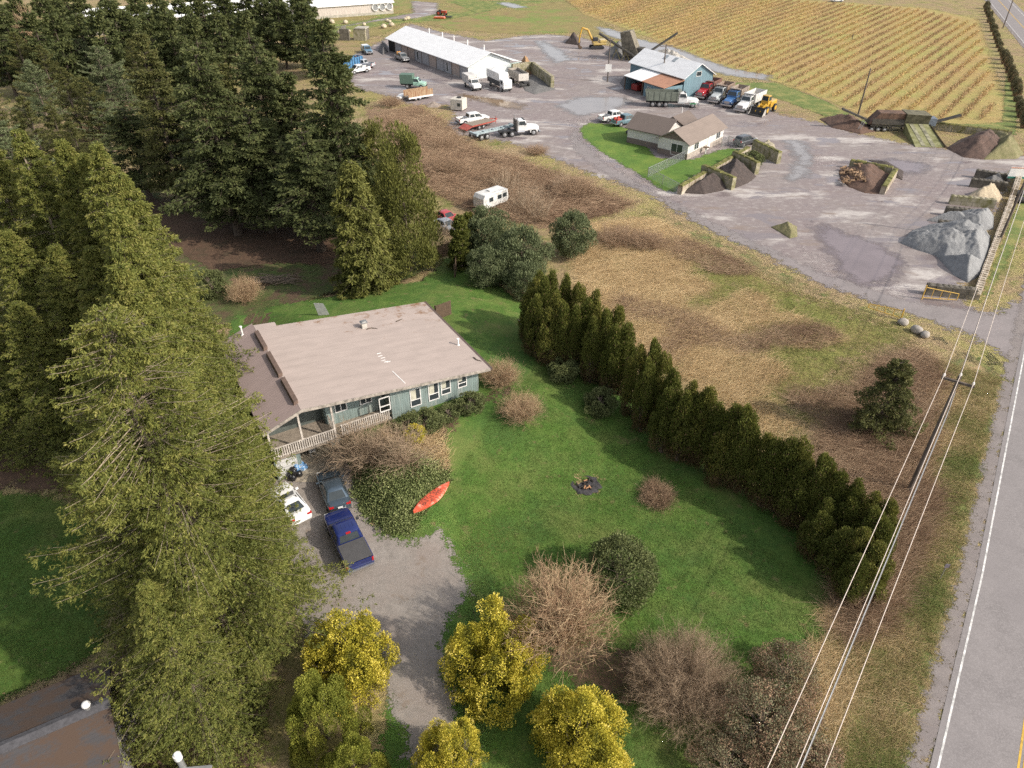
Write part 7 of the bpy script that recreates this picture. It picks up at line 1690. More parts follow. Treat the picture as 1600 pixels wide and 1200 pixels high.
for q in (-1.6, 2.8):
    for s in (-1, 1): mb.box(q, q + 0.3, s * 1.1 - 0.15, s * 1.1 + 0.15, 0, 0.6)
mb.build('supports', mat("yellowish_support_steel", (0.28, 0.235, 0.10), 0.7, var=0.2), cp)
# the red mower and tractor by the barn
x, y = G(690, 24); tr_ = thing('farm_tractor', "small red tractor with mower gear by the barn path", 'tractor', (x, y, 0), -0.3)
m_fred = paint("farm_red", (0.45, 0.06, 0.03), 0.4)
mb = MB(); mb.box(0, 1.8, -0.45, 0.45, 0.7, 1.5); mb.build('hood', m_fred, tr_, None, 0.08); mb = MB(); mb.box(-1.2, 0, -0.6, 0.6, 0.7, 1.2); mb.box(-0.9, -0.3, -0.3, 0.3, 1.202, 1.7); mb.build('seat', m_plas, tr_)
for x_, y_, r in ((-0.7, 0.95, 0.75), (-0.7, -0.95, 0.75), (1.4, 0.7, 0.45), (1.4, -0.7, 0.45)): wheel(tr_, x_, y_, r, 0.4, m_fred)
x, y = G(688, 27); mo = thing('mower_deck', "orange red mower deck on the gravel beside the small tractor", 'mower', (x, y - 3, 0), -0.2)
mb = MB(); mb.prism([(-2.0, 0.2), (2.0, 0.2), (1.6, 0.7), (-1.6, 0.7)], -0.8, 0.8); mb.build('deck', paint("farm_orange", (0.6, 0.13, 0.05), 0.4), mo, None, 0.05); mb = MB(); mb.box(-0.3, 3.8, 1.0, 2.2, 0.3, 0.6); mb.build('drawbar', m_plas, mo)
# ================================================================== PILES, BLOCK WALLS, POLES, SMALL THINGS
def pile(name, label, cat, poly_px, h, m, seed, peak=None, rough=0.35, n=46, group=None, power=1.0, lobes=None):
    """a heap of loose material with its foot outline traced on the ground"""
    poly = np.array(GL(poly_px)); lo = poly.min(0); hi = poly.max(0); c = poly.mean(0) if peak is None else np.array(G(*peak))
    xs = np.linspace(lo[0] - 0.3, hi[0] + 0.3, n); ys = np.linspace(lo[1] - 0.3, hi[1] + 0.3, n)
    X, Y = np.meshgrid(xs, ys); P = np.stack([X.ravel(), Y.ravel()], 1); d = poly_sdf(P, poly); dm = max(d.max(), 0.1)
    base = np.clip(d / dm, 0, 1) ** power
    if lobes:
        tops = [np.array(G(*q[:2])) for q in lobes]
        z = np.zeros(len(P))
        for tp, q in zip(tops, lobes): z = np.maximum(z, np.clip(q[2] - np.hypot(*(P - tp).T) * q[3], 0, None))
        z = np.minimum(z, np.clip(d, 0, None) * 1.1)
    else: z = h * base
    nz = np.array([mnoise.noise(Vector((p[0] * 0.7 + seed, p[1] * 0.7, 0))) * 0.6 + mnoise.noise(Vector((p[0] * 2.2, p[1] * 2.2 + seed, 3))) * 0.4 for p in P])
    fz = np.array([mnoise.noise(Vector((p[0] * 5.0, p[1] * 5.0, seed + 7.0))) for p in P])
    z = np.where(d > 0, z * (1 + rough * nz) + 0.04 + 0.07 * fz * np.clip(d, 0, 1), -0.15)
    idx = np.arange(n * n).reshape(n, n); F = np.stack([idx[:-1, :-1], idx[:-1, 1:], idx[1:, 1:], idx[1:, :-1]], -1).reshape(-1, 4)
    F = F[d[F].max(1) > 0]; used = np.unique(F); rm = -np.ones(n * n, int); rm[used] = np.arange(len(used))
    ctr_ = np.array([c[0], c[1], 0.0]); V = np.column_stack([P, z])[used] - ctr_
    o = link(name, np_mesh(name, V, rm[F], None, True), m); o.location = (c[0], c[1], 0.02)
    return tag(o, label, cat, group)
def heap_mat(name, col, col2, scale=1.2, fine=9):
    m, nt, bs = start_mat(name)
    n = noise_tex(nt, scale, 6, 0.65); n2 = noise_tex(nt, fine, 4, 0.7)
    c = ramp(nt, n, [(0.3, col2), (0.65, col)]); c = mixc(nt, ramp(nt, n2, [(0.5, 0.0), (0.72, 0.6)]), c, tuple(q * 1.5 for q in col))
    nt.links.new(c, bs.inputs["Base Color"]); bs.inputs["Roughness"].default_value = 0.95; bump(nt, bs, n2, 0.6, 0.12); return m
m_gravel = heap_mat("blue_grey_gravel", (0.235, 0.235, 0.235), (0.155, 0.155, 0.157)); m_soilp = heap_mat("dark_topsoil", (0.070, 0.052, 0.045), (0.042, 0.033, 0.030)); m_mulch = heap_mat("red_brown_mulch", (0.125, 0.072, 0.050), (0.075, 0.048, 0.036))
m_sand = heap_mat("tan_sand", (0.40, 0.33, 0.23), (0.32, 0.26, 0.18)); m_dgrav = heap_mat("dark_gravel", (0.15, 0.145, 0.14), (0.10, 0.095, 0.09)); m_mossp = heap_mat("weedy_soil", (0.19, 0.165, 0.085), (0.12, 0.12, 0.045))
gP = "gravel heaps in the roadside block bays"
pile('gravel_heap', "largest blue grey gravel heap with several peaks at the roadside wall", 'heap', [(1406, 380), (1425, 360), (1470, 352), (1520, 352), (1548, 372), (1546, 396), (1534, 430), (1512, 442), (1490, 430), (1462, 400), (1430, 390)], 3, m_gravel, 1, rough=0.22, n=110, lobes=[(1440, 380, 1.7, 0.5), (1476, 386, 2.6, 0.5), (1500, 376, 2.8, 0.5), (1525, 392, 2.9, 0.55), (1508, 424, 2.2, 0.52), (1538, 380, 2.6, 0.5)], group=gP)
pile('gravel_heap', "second blue grey gravel heap behind the largest one", 'heap', [(1448, 345), (1470, 338), (1520, 330), (1553, 338), (1552, 358), (1530, 362), (1490, 352)], 2.6, m_gravel, 2, rough=0.22, n=90, lobes=[(1490, 347, 1.5, 0.4), (1526, 350, 2.1, 0.48), (1545, 346, 1.9, 0.48)], group=gP)
pile('sand_heap', "tan sand heap in the bay near the white signboard", 'heap', [(1504, 312), (1520, 300), (1555, 296), (1566, 308), (1560, 316), (1530, 318)], 1.9, m_sand, 3)
pile('gravel_heap', "low dark gravel heap in the last bay by the signboard", 'heap', [(1530, 284), (1545, 278), (1572, 280), (1570, 289), (1548, 291)], 1.3, m_dgrav, 4, group=gP)
gT = "topsoil heaps between the mossy block walls"
pile('soil_heap', "dark topsoil heap between the two mossy block walls beside the cottage lawn", 'heap', [(1112, 268), (1140, 255), (1162, 258), (1182, 276), (1170, 286), (1150, 294), (1120, 292)], 2.4, m_soilp, 5, rough=0.25, n=70, group=gT)
pile('soil_heap', "dark topsoil heap nearest the lane in the mossy walled bays", 'heap', [(1066, 302), (1085, 288), (1108, 280), (1140, 292), (1130, 298), (1100, 304)], 2.0, m_soilp, 6, rough=0.25, n=70, group=gT)
pile('soil_heap', "dark reddish soil heap with a grassy back at the far right of the yard", 'heap', [(1478, 232), (1500, 218), (1545, 208), (1580, 232), (1575, 245), (1540, 250), (1505, 246)], 3.0, heap_mat("red_brown_soil", (0.12, 0.075, 0.058), (0.07, 0.047, 0.038)), 7, rough=0.2, n=50)
pile('soil_heap', "weedy green backed soil heap behind the dark reddish one", 'heap', [(1535, 250), (1545, 212), (1575, 218), (1600, 240), (1590, 248)], 2.6, m_mossp, 8)
pile('mulch_heap', "mulch heap with split logs inside a low mossy block bay", 'heap', [(1310, 266), (1330, 258), (1370, 256), (1392, 268), (1396, 280), (1375, 304), (1350, 302), (1325, 292), (1312, 280)], 1.5, m_mulch, 9, rough=0.4)
pile('mulch_heap', "flat dark mulch spread behind the log bay", 'heap', [(1355, 250), (1385, 252), (1412, 268), (1410, 282), (1395, 276), (1380, 262)], 0.35, m_soilp, 10)
pile('soil_heap', "small lone brown heap on the wet gravel with a grassy side", 'heap', [(1204, 355), (1222, 350), (1245, 354), (1246, 370), (1234, 373)], 0.9, m_mossp, 11)
pile('soil_heap', "low brown earth bank left of the screening machine", 'heap', [(1280, 186), (1310, 180), (1350, 192), (1372, 205), (1345, 210), (1300, 200)], 1.6, m_mulch, 12)
pile('soil_heap', "dark cone of soil beside the yellow excavator", 'heap', [(882, 68), (895, 58), (908, 66), (904, 71)], 2.6, m_soilp, 13)
pile('gravel_heap', "grey gravel cone behind the yellow excavator", 'heap', [(945, 86), (958, 72), (978, 74), (985, 88), (965, 92)], 2.6, m_dgrav, 14)
pile('rubble_heap', "pale broken concrete rubble behind the workshop roof", 'heap', [(1010, 92), (1030, 78), (1065, 88), (1090, 100), (1060, 104)], 2.0, heap_mat("pale_rubble", (0.45, 0.42, 0.38), (0.2, 0.18, 0.15), 3, 14), 15, rough=0.8)
pile('wood_chip_heap', "orange brown firewood heap at the back of the dark gravel bay", 'heap', [(802, 112), (815, 100), (830, 100), (836, 112), (826, 118)], 3.0, heap_mat("split_firewood", (0.36, 0.22, 0.11), (0.15, 0.08, 0.045), 3, 12), 16, rough=0.6)
pile('gravel_heap', "flat dark gravel spread inside the concrete block bay", 'heap', [(812, 128), (836, 116), (862, 128), (868, 140), (835, 148), (820, 142)], 0.5, m_dgrav, 17)
pile('scrap_heap', "scrap parts and tyres piled at the left end of the long shed", 'heap', [(590, 80), (596, 68), (606, 72), (606, 82), (598, 86)], 1.6, heap_mat("mixed_dark_scrap", (0.16, 0.15, 0.15), (0.05, 0.05, 0.05), 5, 20), 18, rough=0.9)
pile('scrap_heap', "rusty scrap and debris in the scrub below the rust streaked trailer", 'heap', [(664, 164), (680, 160), (690, 164), (684, 168), (668, 168)], 0.6, heap_mat("pale_scrap", (0.32, 0.27, 0.23), (0.12, 0.08, 0.06), 5, 20), 19, rough=0.9)
pile('scrap_heap', "dark junk pile at the open left bay of the workshop", 'heap', [(968, 130), (975, 120), (984, 124), (984, 134), (974, 136)], 1.3, heap_mat("grey_junk", (0.14, 0.13, 0.13), (0.045, 0.045, 0.045), 5, 20), 20, rough=0.9)
pile('rubble_heap', "stone rubble with moss at the far corner of the cottage's block wall", 'heap', [(1178, 232), (1195, 222), (1210, 226), (1212, 234), (1190, 238)], 1.2, heap_mat("mossy_stones", (0.36, 0.31, 0.24), (0.12, 0.11, 0.05), 3, 14), 21, rough=0.8)
# split logs lie on the mulch heap
mb = MB(); rr = random.Random(21)
lg = 0
c = np.array(G(1335, 278))
for i in range(90):
    px, py = rr.uniform(1314, 1352), rr.uniform(266, 292); x, y = G(px, py); z = 0.9 * max(0, 1 - abs(px - 1340) / 40) + rr.uniform(0.05, 0.35); a = rr.uniform(0, 3.1); q = (0.4 * math.cos(a), 0.4 * math.sin(a))
    mb.tube((x - c[0] - q[0], y - c[1] - q[1], z), (x - c[0] + q[0], y - c[1] + q[1], z + rr.uniform(-0.15, 0.15)), 0.13, n=6)
o = mb.build('split_logs', mat("split_log_wood", (0.30, 0.19, 0.11), 0.9, var=0.25, scale=1.5)); o.location = (c[0], c[1], 0); tag(o, "jumble of split logs on the near left side of the mulch bay", 'logs', None, 'stuff')

m_lego = mat("mossy_wall_blocks", (0.36, 0.32, 0.24), 0.95, var=0.3, scale=1.1, col2=(0.16, 0.15, 0.06), bmp=0.3)
m_lego2 = mat("pale_wall_blocks", (0.46, 0.40, 0.32), 0.95, var=0.25, scale=1.3, col2=(0.22, 0.17, 0.11), bmp=0.3)
m_lego3 = mat("dark_wet_wall_blocks", (0.17, 0.15, 0.12), 0.95, var=0.3, scale=1.3, col2=(0.075, 0.065, 0.05), bmp=0.3)
m_mosstop = mat("moss_topping", (0.185, 0.175, 0.05), 0.95, var=0.35, scale=2.0)
def blockwall(label, a, b, rows, m, moss=False, w=0.75, studs=True, bh=0.62, bl=1.5, drop=None, group=None):
    """wall of stacked concrete blocks with small gaps; a, b are ground pixels"""
    p0, L, ang = frame(G(*a), G(*b)); t = thing('block_wall', label, 'wall', (p0[0], p0[1], 0), ang, group)
    rr = random.Random(int(L * 100)); mb = MB(); mt = MB(); n = max(1, int(round(L / bl))); st = L / n
    for r in range(rows):
        off = (st / 2 if r % 2 else 0)
        x = 0.0
        cuts = [0] + [q for q in np.arange(off if off else st, L - 0.05, st)] + [L]
        for i in range(len(cuts) - 1):
            if drop and r >= rows - drop.get(i, 0): continue
            j = rr.uniform(-0.03, 0.03)
            mb.box(cuts[i] + 0.02, cuts[i + 1] - 0.02, -w / 2 + j, w / 2 + j, r * bh + 0.012, (r + 1) * bh)
            if r == rows - 1:
                if studs and not moss:
                    for sx in np.arange(cuts[i] + 0.25, cuts[i + 1] - 0.1, 0.6):
                        for sy in (-0.18, 0.18): mt.box(sx - 0.1, sx + 0.1, sy - 0.1 + j, sy + 0.1 + j, (r + 1) * bh + 0.001, (r + 1) * bh + 0.09)
                elif moss: mt.hexa([(cuts[i], -w * 0.52, rows * bh + 0.002), (cuts[i + 1] - 0.01, -w * 0.52, rows * bh + 0.002), (cuts[i + 1] - 0.01, w * 0.52, rows * bh + 0.002), (cuts[i], w * 0.52, rows * bh + 0.002), (cuts[i] + 0.1, -w * 0.35, rows * bh + rr.uniform(0.08, 0.22)), (cuts[i + 1] - 0.11, -w * 0.35, rows * bh + rr.uniform(0.08, 0.22)), (cuts[i + 1] - 0.11, w * 0.35, rows * bh + rr.uniform(0.08, 0.22)), (cuts[i] + 0.1, w * 0.35, rows * bh + rr.uniform(0.08, 0.22))])
    mb.build('blocks', m, t)
    if mt.v: mt.build('moss_top' if moss else 'block_studs', m_mosstop if moss else m, t)
    return t
blockwall("long studded block wall between the gravel heaps and the road", (1523, 468), (1580, 312), 1, m_lego2, bl=1.3); blockwall("far end of the studded roadside block wall beside the signboard", (1581, 309), (1591, 274), 2, m_lego2)
blockwall("dark block wall behind the yellow bar gate at the lane mouth", (1444, 459), (1521, 467), 2, m_lego3)
gB_ = "dividing walls of the roadside gravel bays"
blockwall("dark dividing wall behind the largest gravel heap", (1462, 358), (1496, 362), 2, m_lego3, group=gB_); blockwall("dark dividing wall behind the second gravel heap", (1474, 336), (1518, 341), 2, m_lego3, group=gB_)
blockwall("pale panelled dividing wall in front of the tan sand heap", (1482, 318), (1552, 325), 2, m_lego, group=gB_); blockwall("near dividing wall of the last dark gravel bay", (1514, 291), (1570, 298), 2, m_lego3, group=gB_); blockwall("far dividing wall of the last dark gravel bay", (1521, 277), (1572, 285), 2, m_lego3, group=gB_)
gM = "mossy walls of the topsoil bays"
blockwall("long pale mossy retaining wall along the cottage lawn", (1061, 304), (1168, 241), 2, m_lego2, True, group=gM); blockwall("mossy divider with a pale end block between the two topsoil heaps", (1096, 276), (1145, 297), 3, m_lego, True, group=gM)
blockwall("mossy divider on the far side of the larger topsoil heap", (1144, 254), (1182, 273), 3, m_lego, True, group=gM); blockwall("mossy far wall of the weedy bay near the suv", (1176, 236), (1216, 256), 3, m_lego, True, group=gM)
es2 = copy_tree(es, GT(1172, 258), 0.4, (1.3, 1.3, 1.0), "green weedy bush in the mossy walled bay near the suv")
blockwall("low mossy wall at the back of the log bay", (1326, 262), (1392, 274), 2, m_lego, True); blockwall("pale wooden looking side wall at the right of the log bay", (1378, 304), (1396, 276), 2, m_lego2, True)
blockwall("high mossy block wall right of the dark gravel bay", (863, 138), (832, 114), 4, m_lego, group="walls of the dark gravel bay"); blockwall("mossy back wall of the dark gravel bay", (800, 118), (830, 114), 4, m_lego, group="walls of the dark gravel bay")
blockwall("low mossy wall along the field edge right of the screening machine", (1456, 202), (1578, 216), 2, m_lego, True)
x, y = G(556, 62); hut = thing('block_hut', "open hut of dark concrete blocks in the meadow near the barn", 'hut', (x, y, 0), -0.15)
for (a, b, c, d, m_) in ((-4, -1.2, -2, -1.2, m_lego3), (0, 3.5, -1.5, -0.7, m_lego), (-4, -3.2, -1.15, 2, m_lego3), (2.7, 3.5, -0.65, 2, m_lego3)): mb = MB(); mb.box(a, b, c, d, 0, 3.0); mb.build('wall', m_, hut)
mb = MB(); mb.box(0.5, 3.7, -1.6, 2, 3.02, 3.3); mb.build('roof', m_conc, hut)

# cream boulders along the meadow, boulders at the lane mouth
def boulder(r, seed, m, name='boulder'):
    rr = random.Random(seed); mb = MB(); mb.ball((0, 0, r * 0.5), r, r * 0.8, r * 0.65, 10, 7, 0.14, rr); return mb.build(name, m, None, 70)
m_bld = mat("cream_stone", (0.50, 0.42, 0.30), 0.9, var=0.15, scale=2); m_bld2 = mat("grey_stone", (0.38, 0.34, 0.30), 0.9, var=0.2, scale=2)
b0 = boulder(0.9, 1, m_bld)
for i, (px, py) in enumerate([(480, 150 - 2), (540, 37), (605, 34), (609, 35), (633, 32), (637, 31), (569, 40), (612, 41), (600, 44), (545, 51), (558, 49), (567, 49), (572, 50), (519, 36), (531, 53)]):
    if i == 0: px, py = 520, 37
    x, y = G(px, py); o = b0 if i == 0 else b0.copy()
    if i: COL.objects.link(o)
    o.location = (x, y, 0); o.rotation_euler = (0, 0, i * 1.3); s = 0.7 + 0.5 * rnd.random(); o.scale = (s, s, s); tag(o, "cream boulder on the grass between the barn and the long shed", 'boulder', "cream boulders on the meadow verge")
b1_ = boulder(0.55, 2, m_bld2)
for i, ((px, py), s, lab) in enumerate([((1410, 507), 1.1, "grey boulder closest to the leaning yellow gate at the lane edge"), ((1431, 519), 1.2, "long grey boulder in the middle of the three at the lane edge"), ((1444, 526), 1.0, "grey boulder farthest from the yellow gate at the lane edge")]):
    o = b1_ if i == 0 else b1_.copy()
    if i: COL.objects.link(o)
    x, y = G(px, py); o.location = (x, y, 0); o.scale = (s, s, s); o.rotation_euler = (0, 0, i * 2.0); tag(o, lab, 'boulder')

# yellow bar gates
m_gy = paint("gate_yellow", (0.62, 0.38, 0.06), 0.5)
def bargate(label, a, b, h=1.1):
    p0, L, ang = frame(G(*a), G(*b)); t = thing('bar_gate', label, 'gate', (p0[0], p0[1], 0), ang)
    mb = MB(); mb.tube((0, 0, 0), (0, 0, h + 0.25), 0.07); mb.build('post', m_gy, t); mb = MB()
    mb.tube((0.08, 0, h), (L, 0, h * 0.72), 0.05); mb.tube((0.08, 0, 0.25), (L, 0, 0.35), 0.05)
    for q in (0.25, 0.5, 0.75): mb.tube((L * q, 0, 0.28), (L * q, 0, h * (1 - 0.28 * q)), 0.035)
    mb.tube((L, 0, 0.35), (L, 0, h * 0.72), 0.05); mb.build('bars', m_gy, t)
bargate("yellow bar gate standing open against the dark block wall", (1440, 468), (1493, 473), 1.5); bargate("yellow bar gate folded back on the dry field side of the lane", (1407, 500), (1355, 485), 1.1)

# utility poles and overhead wires
m_pole = mat("creosoted_pole_wood", (0.15, 0.12, 0.10), 0.9, var=0.25, scale=4, stretch=(1, 1, 0.15)); m_wire = mat("pale_aluminium_wire", (0.66, 0.56, 0.48), 0.5, var=0.03); m_ins = mat("white_porcelain", (0.7, 0.7, 0.7), 0.25, var=0.04); m_cable = mat("dark_cable", (0.14, 0.13, 0.13), 0.6)
def pole(label, base, h, r=0.16, arm=None, armz=-0.35, rz=0.0, group=None, ins=True):
    t = thing('utility_pole', label, 'pole', (base[0], base[1], 0), rz, group)
    mb = MB(); mb.tube((0, 0, -0.1), (0, 0, h), r, r * 0.68, 12); p = mb.build('post', m_pole, t, 50)
    if arm:
        mb = MB(); mb.box(-arm / 2, arm / 2, -0.27, -0.14, h + armz - 0.08, h + armz + 0.08); c = mb.build('crossarm', m_pole, t)
        if ins:
            for q in (-arm / 2 + 0.12, 0.0, arm / 2 - 0.12):
                zt = h + armz + 0.08 if q else h
                mb = MB(); mb.tube((q, -0.2 if q else 0, zt), (q, -0.2 if q else 0, zt + 0.1), 0.03); mb.tube((q, -0.2 if q else 0, zt + 0.1), (q, -0.2 if q else 0, zt + 0.24), 0.09, 0.06, 10); mb.build('insulator', m_ins, c)
    return t
PH = 10.8
pA = np.array(G(1500, 588, PH)); pB = np.array(G(1561, 378)); wdir = (pB - pA) / np.linalg.norm(pB - pA)
cdir = pA - np.array(G(1244, 1200, PH - 0.55)); cdir /= np.linalg.norm(cdir); pC = pA - cdir * 46; pD = pB + wdir * 44
arz = math.atan2(wdir[1], wdir[0]) - math.pi / 2
pole("utility pole with a white insulated crossarm beside the lane mouth", pA, PH, 0.17, 2.0, rz=arz); pole("dark utility pole on the green verge behind the studded block wall", pB, PH + 0.6, 0.17, 2.0, rz=arz)
pole("utility pole outside the lower picture edge carrying the near ends of the wires", pC, PH, 0.17, 2.0, rz=arz); pole("utility pole beyond the signboard carrying the far ends of the wires", pD, PH, 0.17, 2.0, rz=arz)
wn_ = np.array([wdir[1], -wdir[0]])
def wire(label, off, z0, r, m, sag=0.7):
    mb = MB(); pts = []
    hs = {0: 0.0, 1: 0.0, 2: 0.6, 3: 0.0}
    P4 = [pC, pA, pB, pD]
    for k_ in range(3):
        a, b = P4[k_] + wn_ * off, P4[k_ + 1] + wn_ * off
        for q in np.linspace(0, 1, 15)[(1 if k_ else 0):]:
            pts.append((a[0] * (1 - q) + b[0] * q, a[1] * (1 - q) + b[1] * q, z0 + hs[k_] * (1 - q) + hs[k_ + 1] * q - 4 * sag * q * (1 - q)))
    o = np.array([pA[0], pA[1], 0]); mb.path([tuple(np.array(p) - o) for p in pts], r, 5)
    w = mb.build('overhead_wire', m, None, 80); w.location = tuple(o); tag(w, label, 'wire', "overhead wires along the road")
wire("pale overhead wire nearest the hedge, on the crossarm's left insulator", -0.88, PH - 0.03, 0.020, m_wire); wire("pale overhead wire on the pole top insulator", 0.0, PH + 0.24, 0.020, m_wire); wire("pale overhead wire nearest the road, on the crossarm's right insulator", 0.88, PH - 0.03, 0.020, m_wire)
wire("thin grey overhead cable below the pale wires", 0.2, PH - 2.4, 0.022, m_steel, 0.8); wire("thick dark bundled overhead cable, lowest on the poles", 0.25, PH - 3.4, 0.035, m_cable, 0.9)
x, y = G(949, 128); pole("thin utility pole with a white notice left of the workshop", (x, y), 9.2, 0.15, 1.4, rz=0.4, ins=False)
mb = MB(); mb.box(-0.7, 0.7, -0.2, -0.16, 2.2, 3.8); o = mb.build('notice_board', m_wht); o.location = (x, y, 0); tag(o, "white square notice board on the thin pole left of the workshop", 'sign')
x, y = G(1033, 140); pole("utility pole with a crossarm rising in front of the workshop roof", (x, y), 9.2, 0.17, 3.0, rz=0.3, ins=False); x, y = G(1340, 182); pole("bare utility pole at the field edge behind the screening machine", (x, y), 8.8, 0.17, None)
x, y = G(1567, 44); pole("utility pole beside the far road at the top right corner", (x, y), 10, 0.17, 1.6, rz=0.3, ins=False)
mb = MB(); mb.tube((0, 0, 0), (0, 0, 1.5), 0.035); sp_ = thing('marker_post', "small dark marker sign on a post in the verge grass near the wires", 'sign', (*G(1468, 905), 0.0)); mb.build('post', m_steel, sp_)
mb = MB(); mb.box(-0.16, 0.16, -0.06, -0.04, 1.2, 1.55); mb.build('sign_plate', mat("dark_sign_back", (0.14, 0.12, 0.14), 0.5), sp_)
# the white signboard at the yard's end
x, y = G(1590, 288); sb_ = thing('signboard', "white signboard with a green base standing by the far end of the block wall", 'sign', (x, y, 0), -0.1)
mb = MB(); mb.box(-1.9, 1.9, -0.08, 0.08, 0.9, 2.6); bd = mb.build('board', m_wht, sb_); mb = MB(); mb.box(-1.9, 1.9, -0.10, -0.083, 0.9, 1.2); mb.build('green_band', mat("green_sign_paint", (0.05, 0.22, 0.17), 0.5), bd)
mb = MB(); mb.box(-1.9, 1.9, -0.10, -0.083, 2.45, 2.6); mb.build('orange_band', mat("orange_sign_paint", (0.5, 0.16, 0.05), 0.5), bd)
for q in (-1.6, 1.6): mb = MB(); mb.box(q - 0.08, q + 0.08, 0.084, 0.2, 0, 2.5); mb.build('post', m_wood, sb_)
x, y = G(1592, 312); tr0 = None
for i, (px, py) in enumerate(((1590, 306), (1593, 317))):
    x, y = G(px, py); mb = MB(); mb.loft([[(0.45 * math.cos(j * 0.42), q, 0.45 + 0.45 * math.sin(j * 0.42)) for j in range(15)] for q in (-0.6, 0.6)]); o = mb.build('culvert_pipe', m_black, None, 50); o.location = (x, y, 0); o.rotation_euler = (0, 0, 1.4); tag(o, ["dark pipe section on the green verge nearer the signboard", "dark pipe section on the green verge farther from the signboard"][i], 'pipe')

# chain link fences of the cottage
m_mesh = None
def chainlink(label, pts_px, h=1.5):
    m_ = MATS.get("chain_link")
    if not m_:
        m_, nt, bs = start_mat("chain_link"); bs.inputs["Base Color"].default_value = (0.5, 0.51, 0.5, 1); bs.inputs["Metallic"].default_value = 0.4; bs.inputs["Roughness"].default_value = 0.5; MATS["chain_link"] = m_
    P_ = [np.array(G(*q)) for q in pts_px]; o = P_[0]; t = thing('chain_link_fence', label, 'fence', (o[0], o[1], 0))
    w = MB(); top = MB()
    for k_ in range(len(P_) - 1):
        a, b = P_[k_] - o, P_[k_ + 1] - o; L = np.linalg.norm(b - a); n = max(1, int(L / 2.6))
        for i in range(n + (1 if k_ == len(P_) - 2 else 0)):
            q = a + (b - a) * i / n; mb = MB(); mb.tube((q[0], q[1], 0), (q[0], q[1], h + 0.08), 0.04); mb.build('post', m_steel, t)
        top.tube((a[0], a[1], h), (b[0], b[1], h), 0.03)
        d = (b - a) / L; s = 0.22
        for x in np.arange(-h, L, s):
            for dr in (1, -1):
                x0, x1 = (x, x + h) if dr > 0 else (x + h, x); z0, z1 = 0.05, h
                c0, c1 = max(min(x0, L), 0), max(min(x1, L), 0)
                if abs(x1 - x0) < 1e-6 or c0 == c1: continue
                f0 = (c0 - x0) / (x1 - x0); f1 = (c1 - x0) / (x1 - x0); q0 = a + d * c0; q1 = a + d * c1
                w.tube((q0[0], q0[1], z0 + (z1 - z0) * f0), (q1[0], q1[1], z0 + (z1 - z0) * f1), 0.011, n=3, caps=False)
    top.build('top_rail', m_steel, t); w.build('wire_mesh', m_, t)
chainlink("chain link fence around the front corner of the cottage lawn", [(1069, 250), (1012, 277), (1059, 302)]); chainlink("chain link fence from the cottage's back corner past the suv", [(1126, 231), (1137, 226), (1162, 236)])
x, y = G(1102, 240); tb_ = thing('bird_feeder', "small wooden feeder on legs on the cottage's back lawn", 'feeder', (x, y, 0)); mb = MB(); mb.box(-0.5, 0.5, -0.35, 0.35, 1.0, 1.1); mb.build('top', m_dkwood, tb_); mb = MB(); mb.box(-0.1, 0.1, -0.1, 0.1, 0, 1.0); mb.build('leg', m_wht, tb_)
x, y = G(990, 208); o = None
mb = MB(); rr = random.Random(31)
for i in range(8): q = rr.uniform(-1.2, 1.2), rr.uniform(-0.5, 0.5); mb.ball((q[0], q[1], 0.3), 0.4, 0.3, 0.35, 8, 5, 0.2, rr)
o = mb.build('junk_bags', mat("dark_junk", (0.07, 0.065, 0.065), 0.7, var=0.3), None, 60); o.location = (x, y, 0); tag(o, "dark bags and junk heaped at the cottage's left wall", 'junk', None, 'stuff')

# wooden fences at the passage
def wfence(label, a, b, h, m):
    pa, pb = GT(*a), GT(*b); p0, L, ang = frame(pa[:2], pb[:2]); z = pa[2]; t = thing('wooden_fence', label, 'fence', (p0[0], p0[1], z), ang)
    mb = MB(); q = 0
    while q < L: mb.box(q, q + 0.14, -0.015, 0.015, 0.03, h + 0.02 * math.sin(q * 9)); q += 0.152
    mb.build('boards', m, t); mb = MB(); mb.box(0, L, 0.016, 0.07, 0.3, 0.4); mb.box(0, L, 0.016, 0.07, h - 0.4, h - 0.3); mb.build('rails', m_dkwood, t)
    for q in np.arange(0, L + 0.1, 2.2): mb = MB(); mb.box(q - 0.05, q + 0.05, 0.071, 0.17, 0, h); mb.build('post', m_dkwood, t)
wfence("brown board fence across the passage below the abandoned cars", (684, 405), (707, 398), 1.7, mat("warm_fence_boards", (0.29, 0.19, 0.12), 0.85, var=0.2, scale=3, stretch=(6, 6, 0.5)))
wfence("dark board fence on the right side of the passage under the cypress", (712, 434), (716, 408), 1.7, m_dkwood); wfence("short dark fence panel at the back right corner of the pinkish roof", (682, 500), (704, 492), 1.6, m_dkwood)
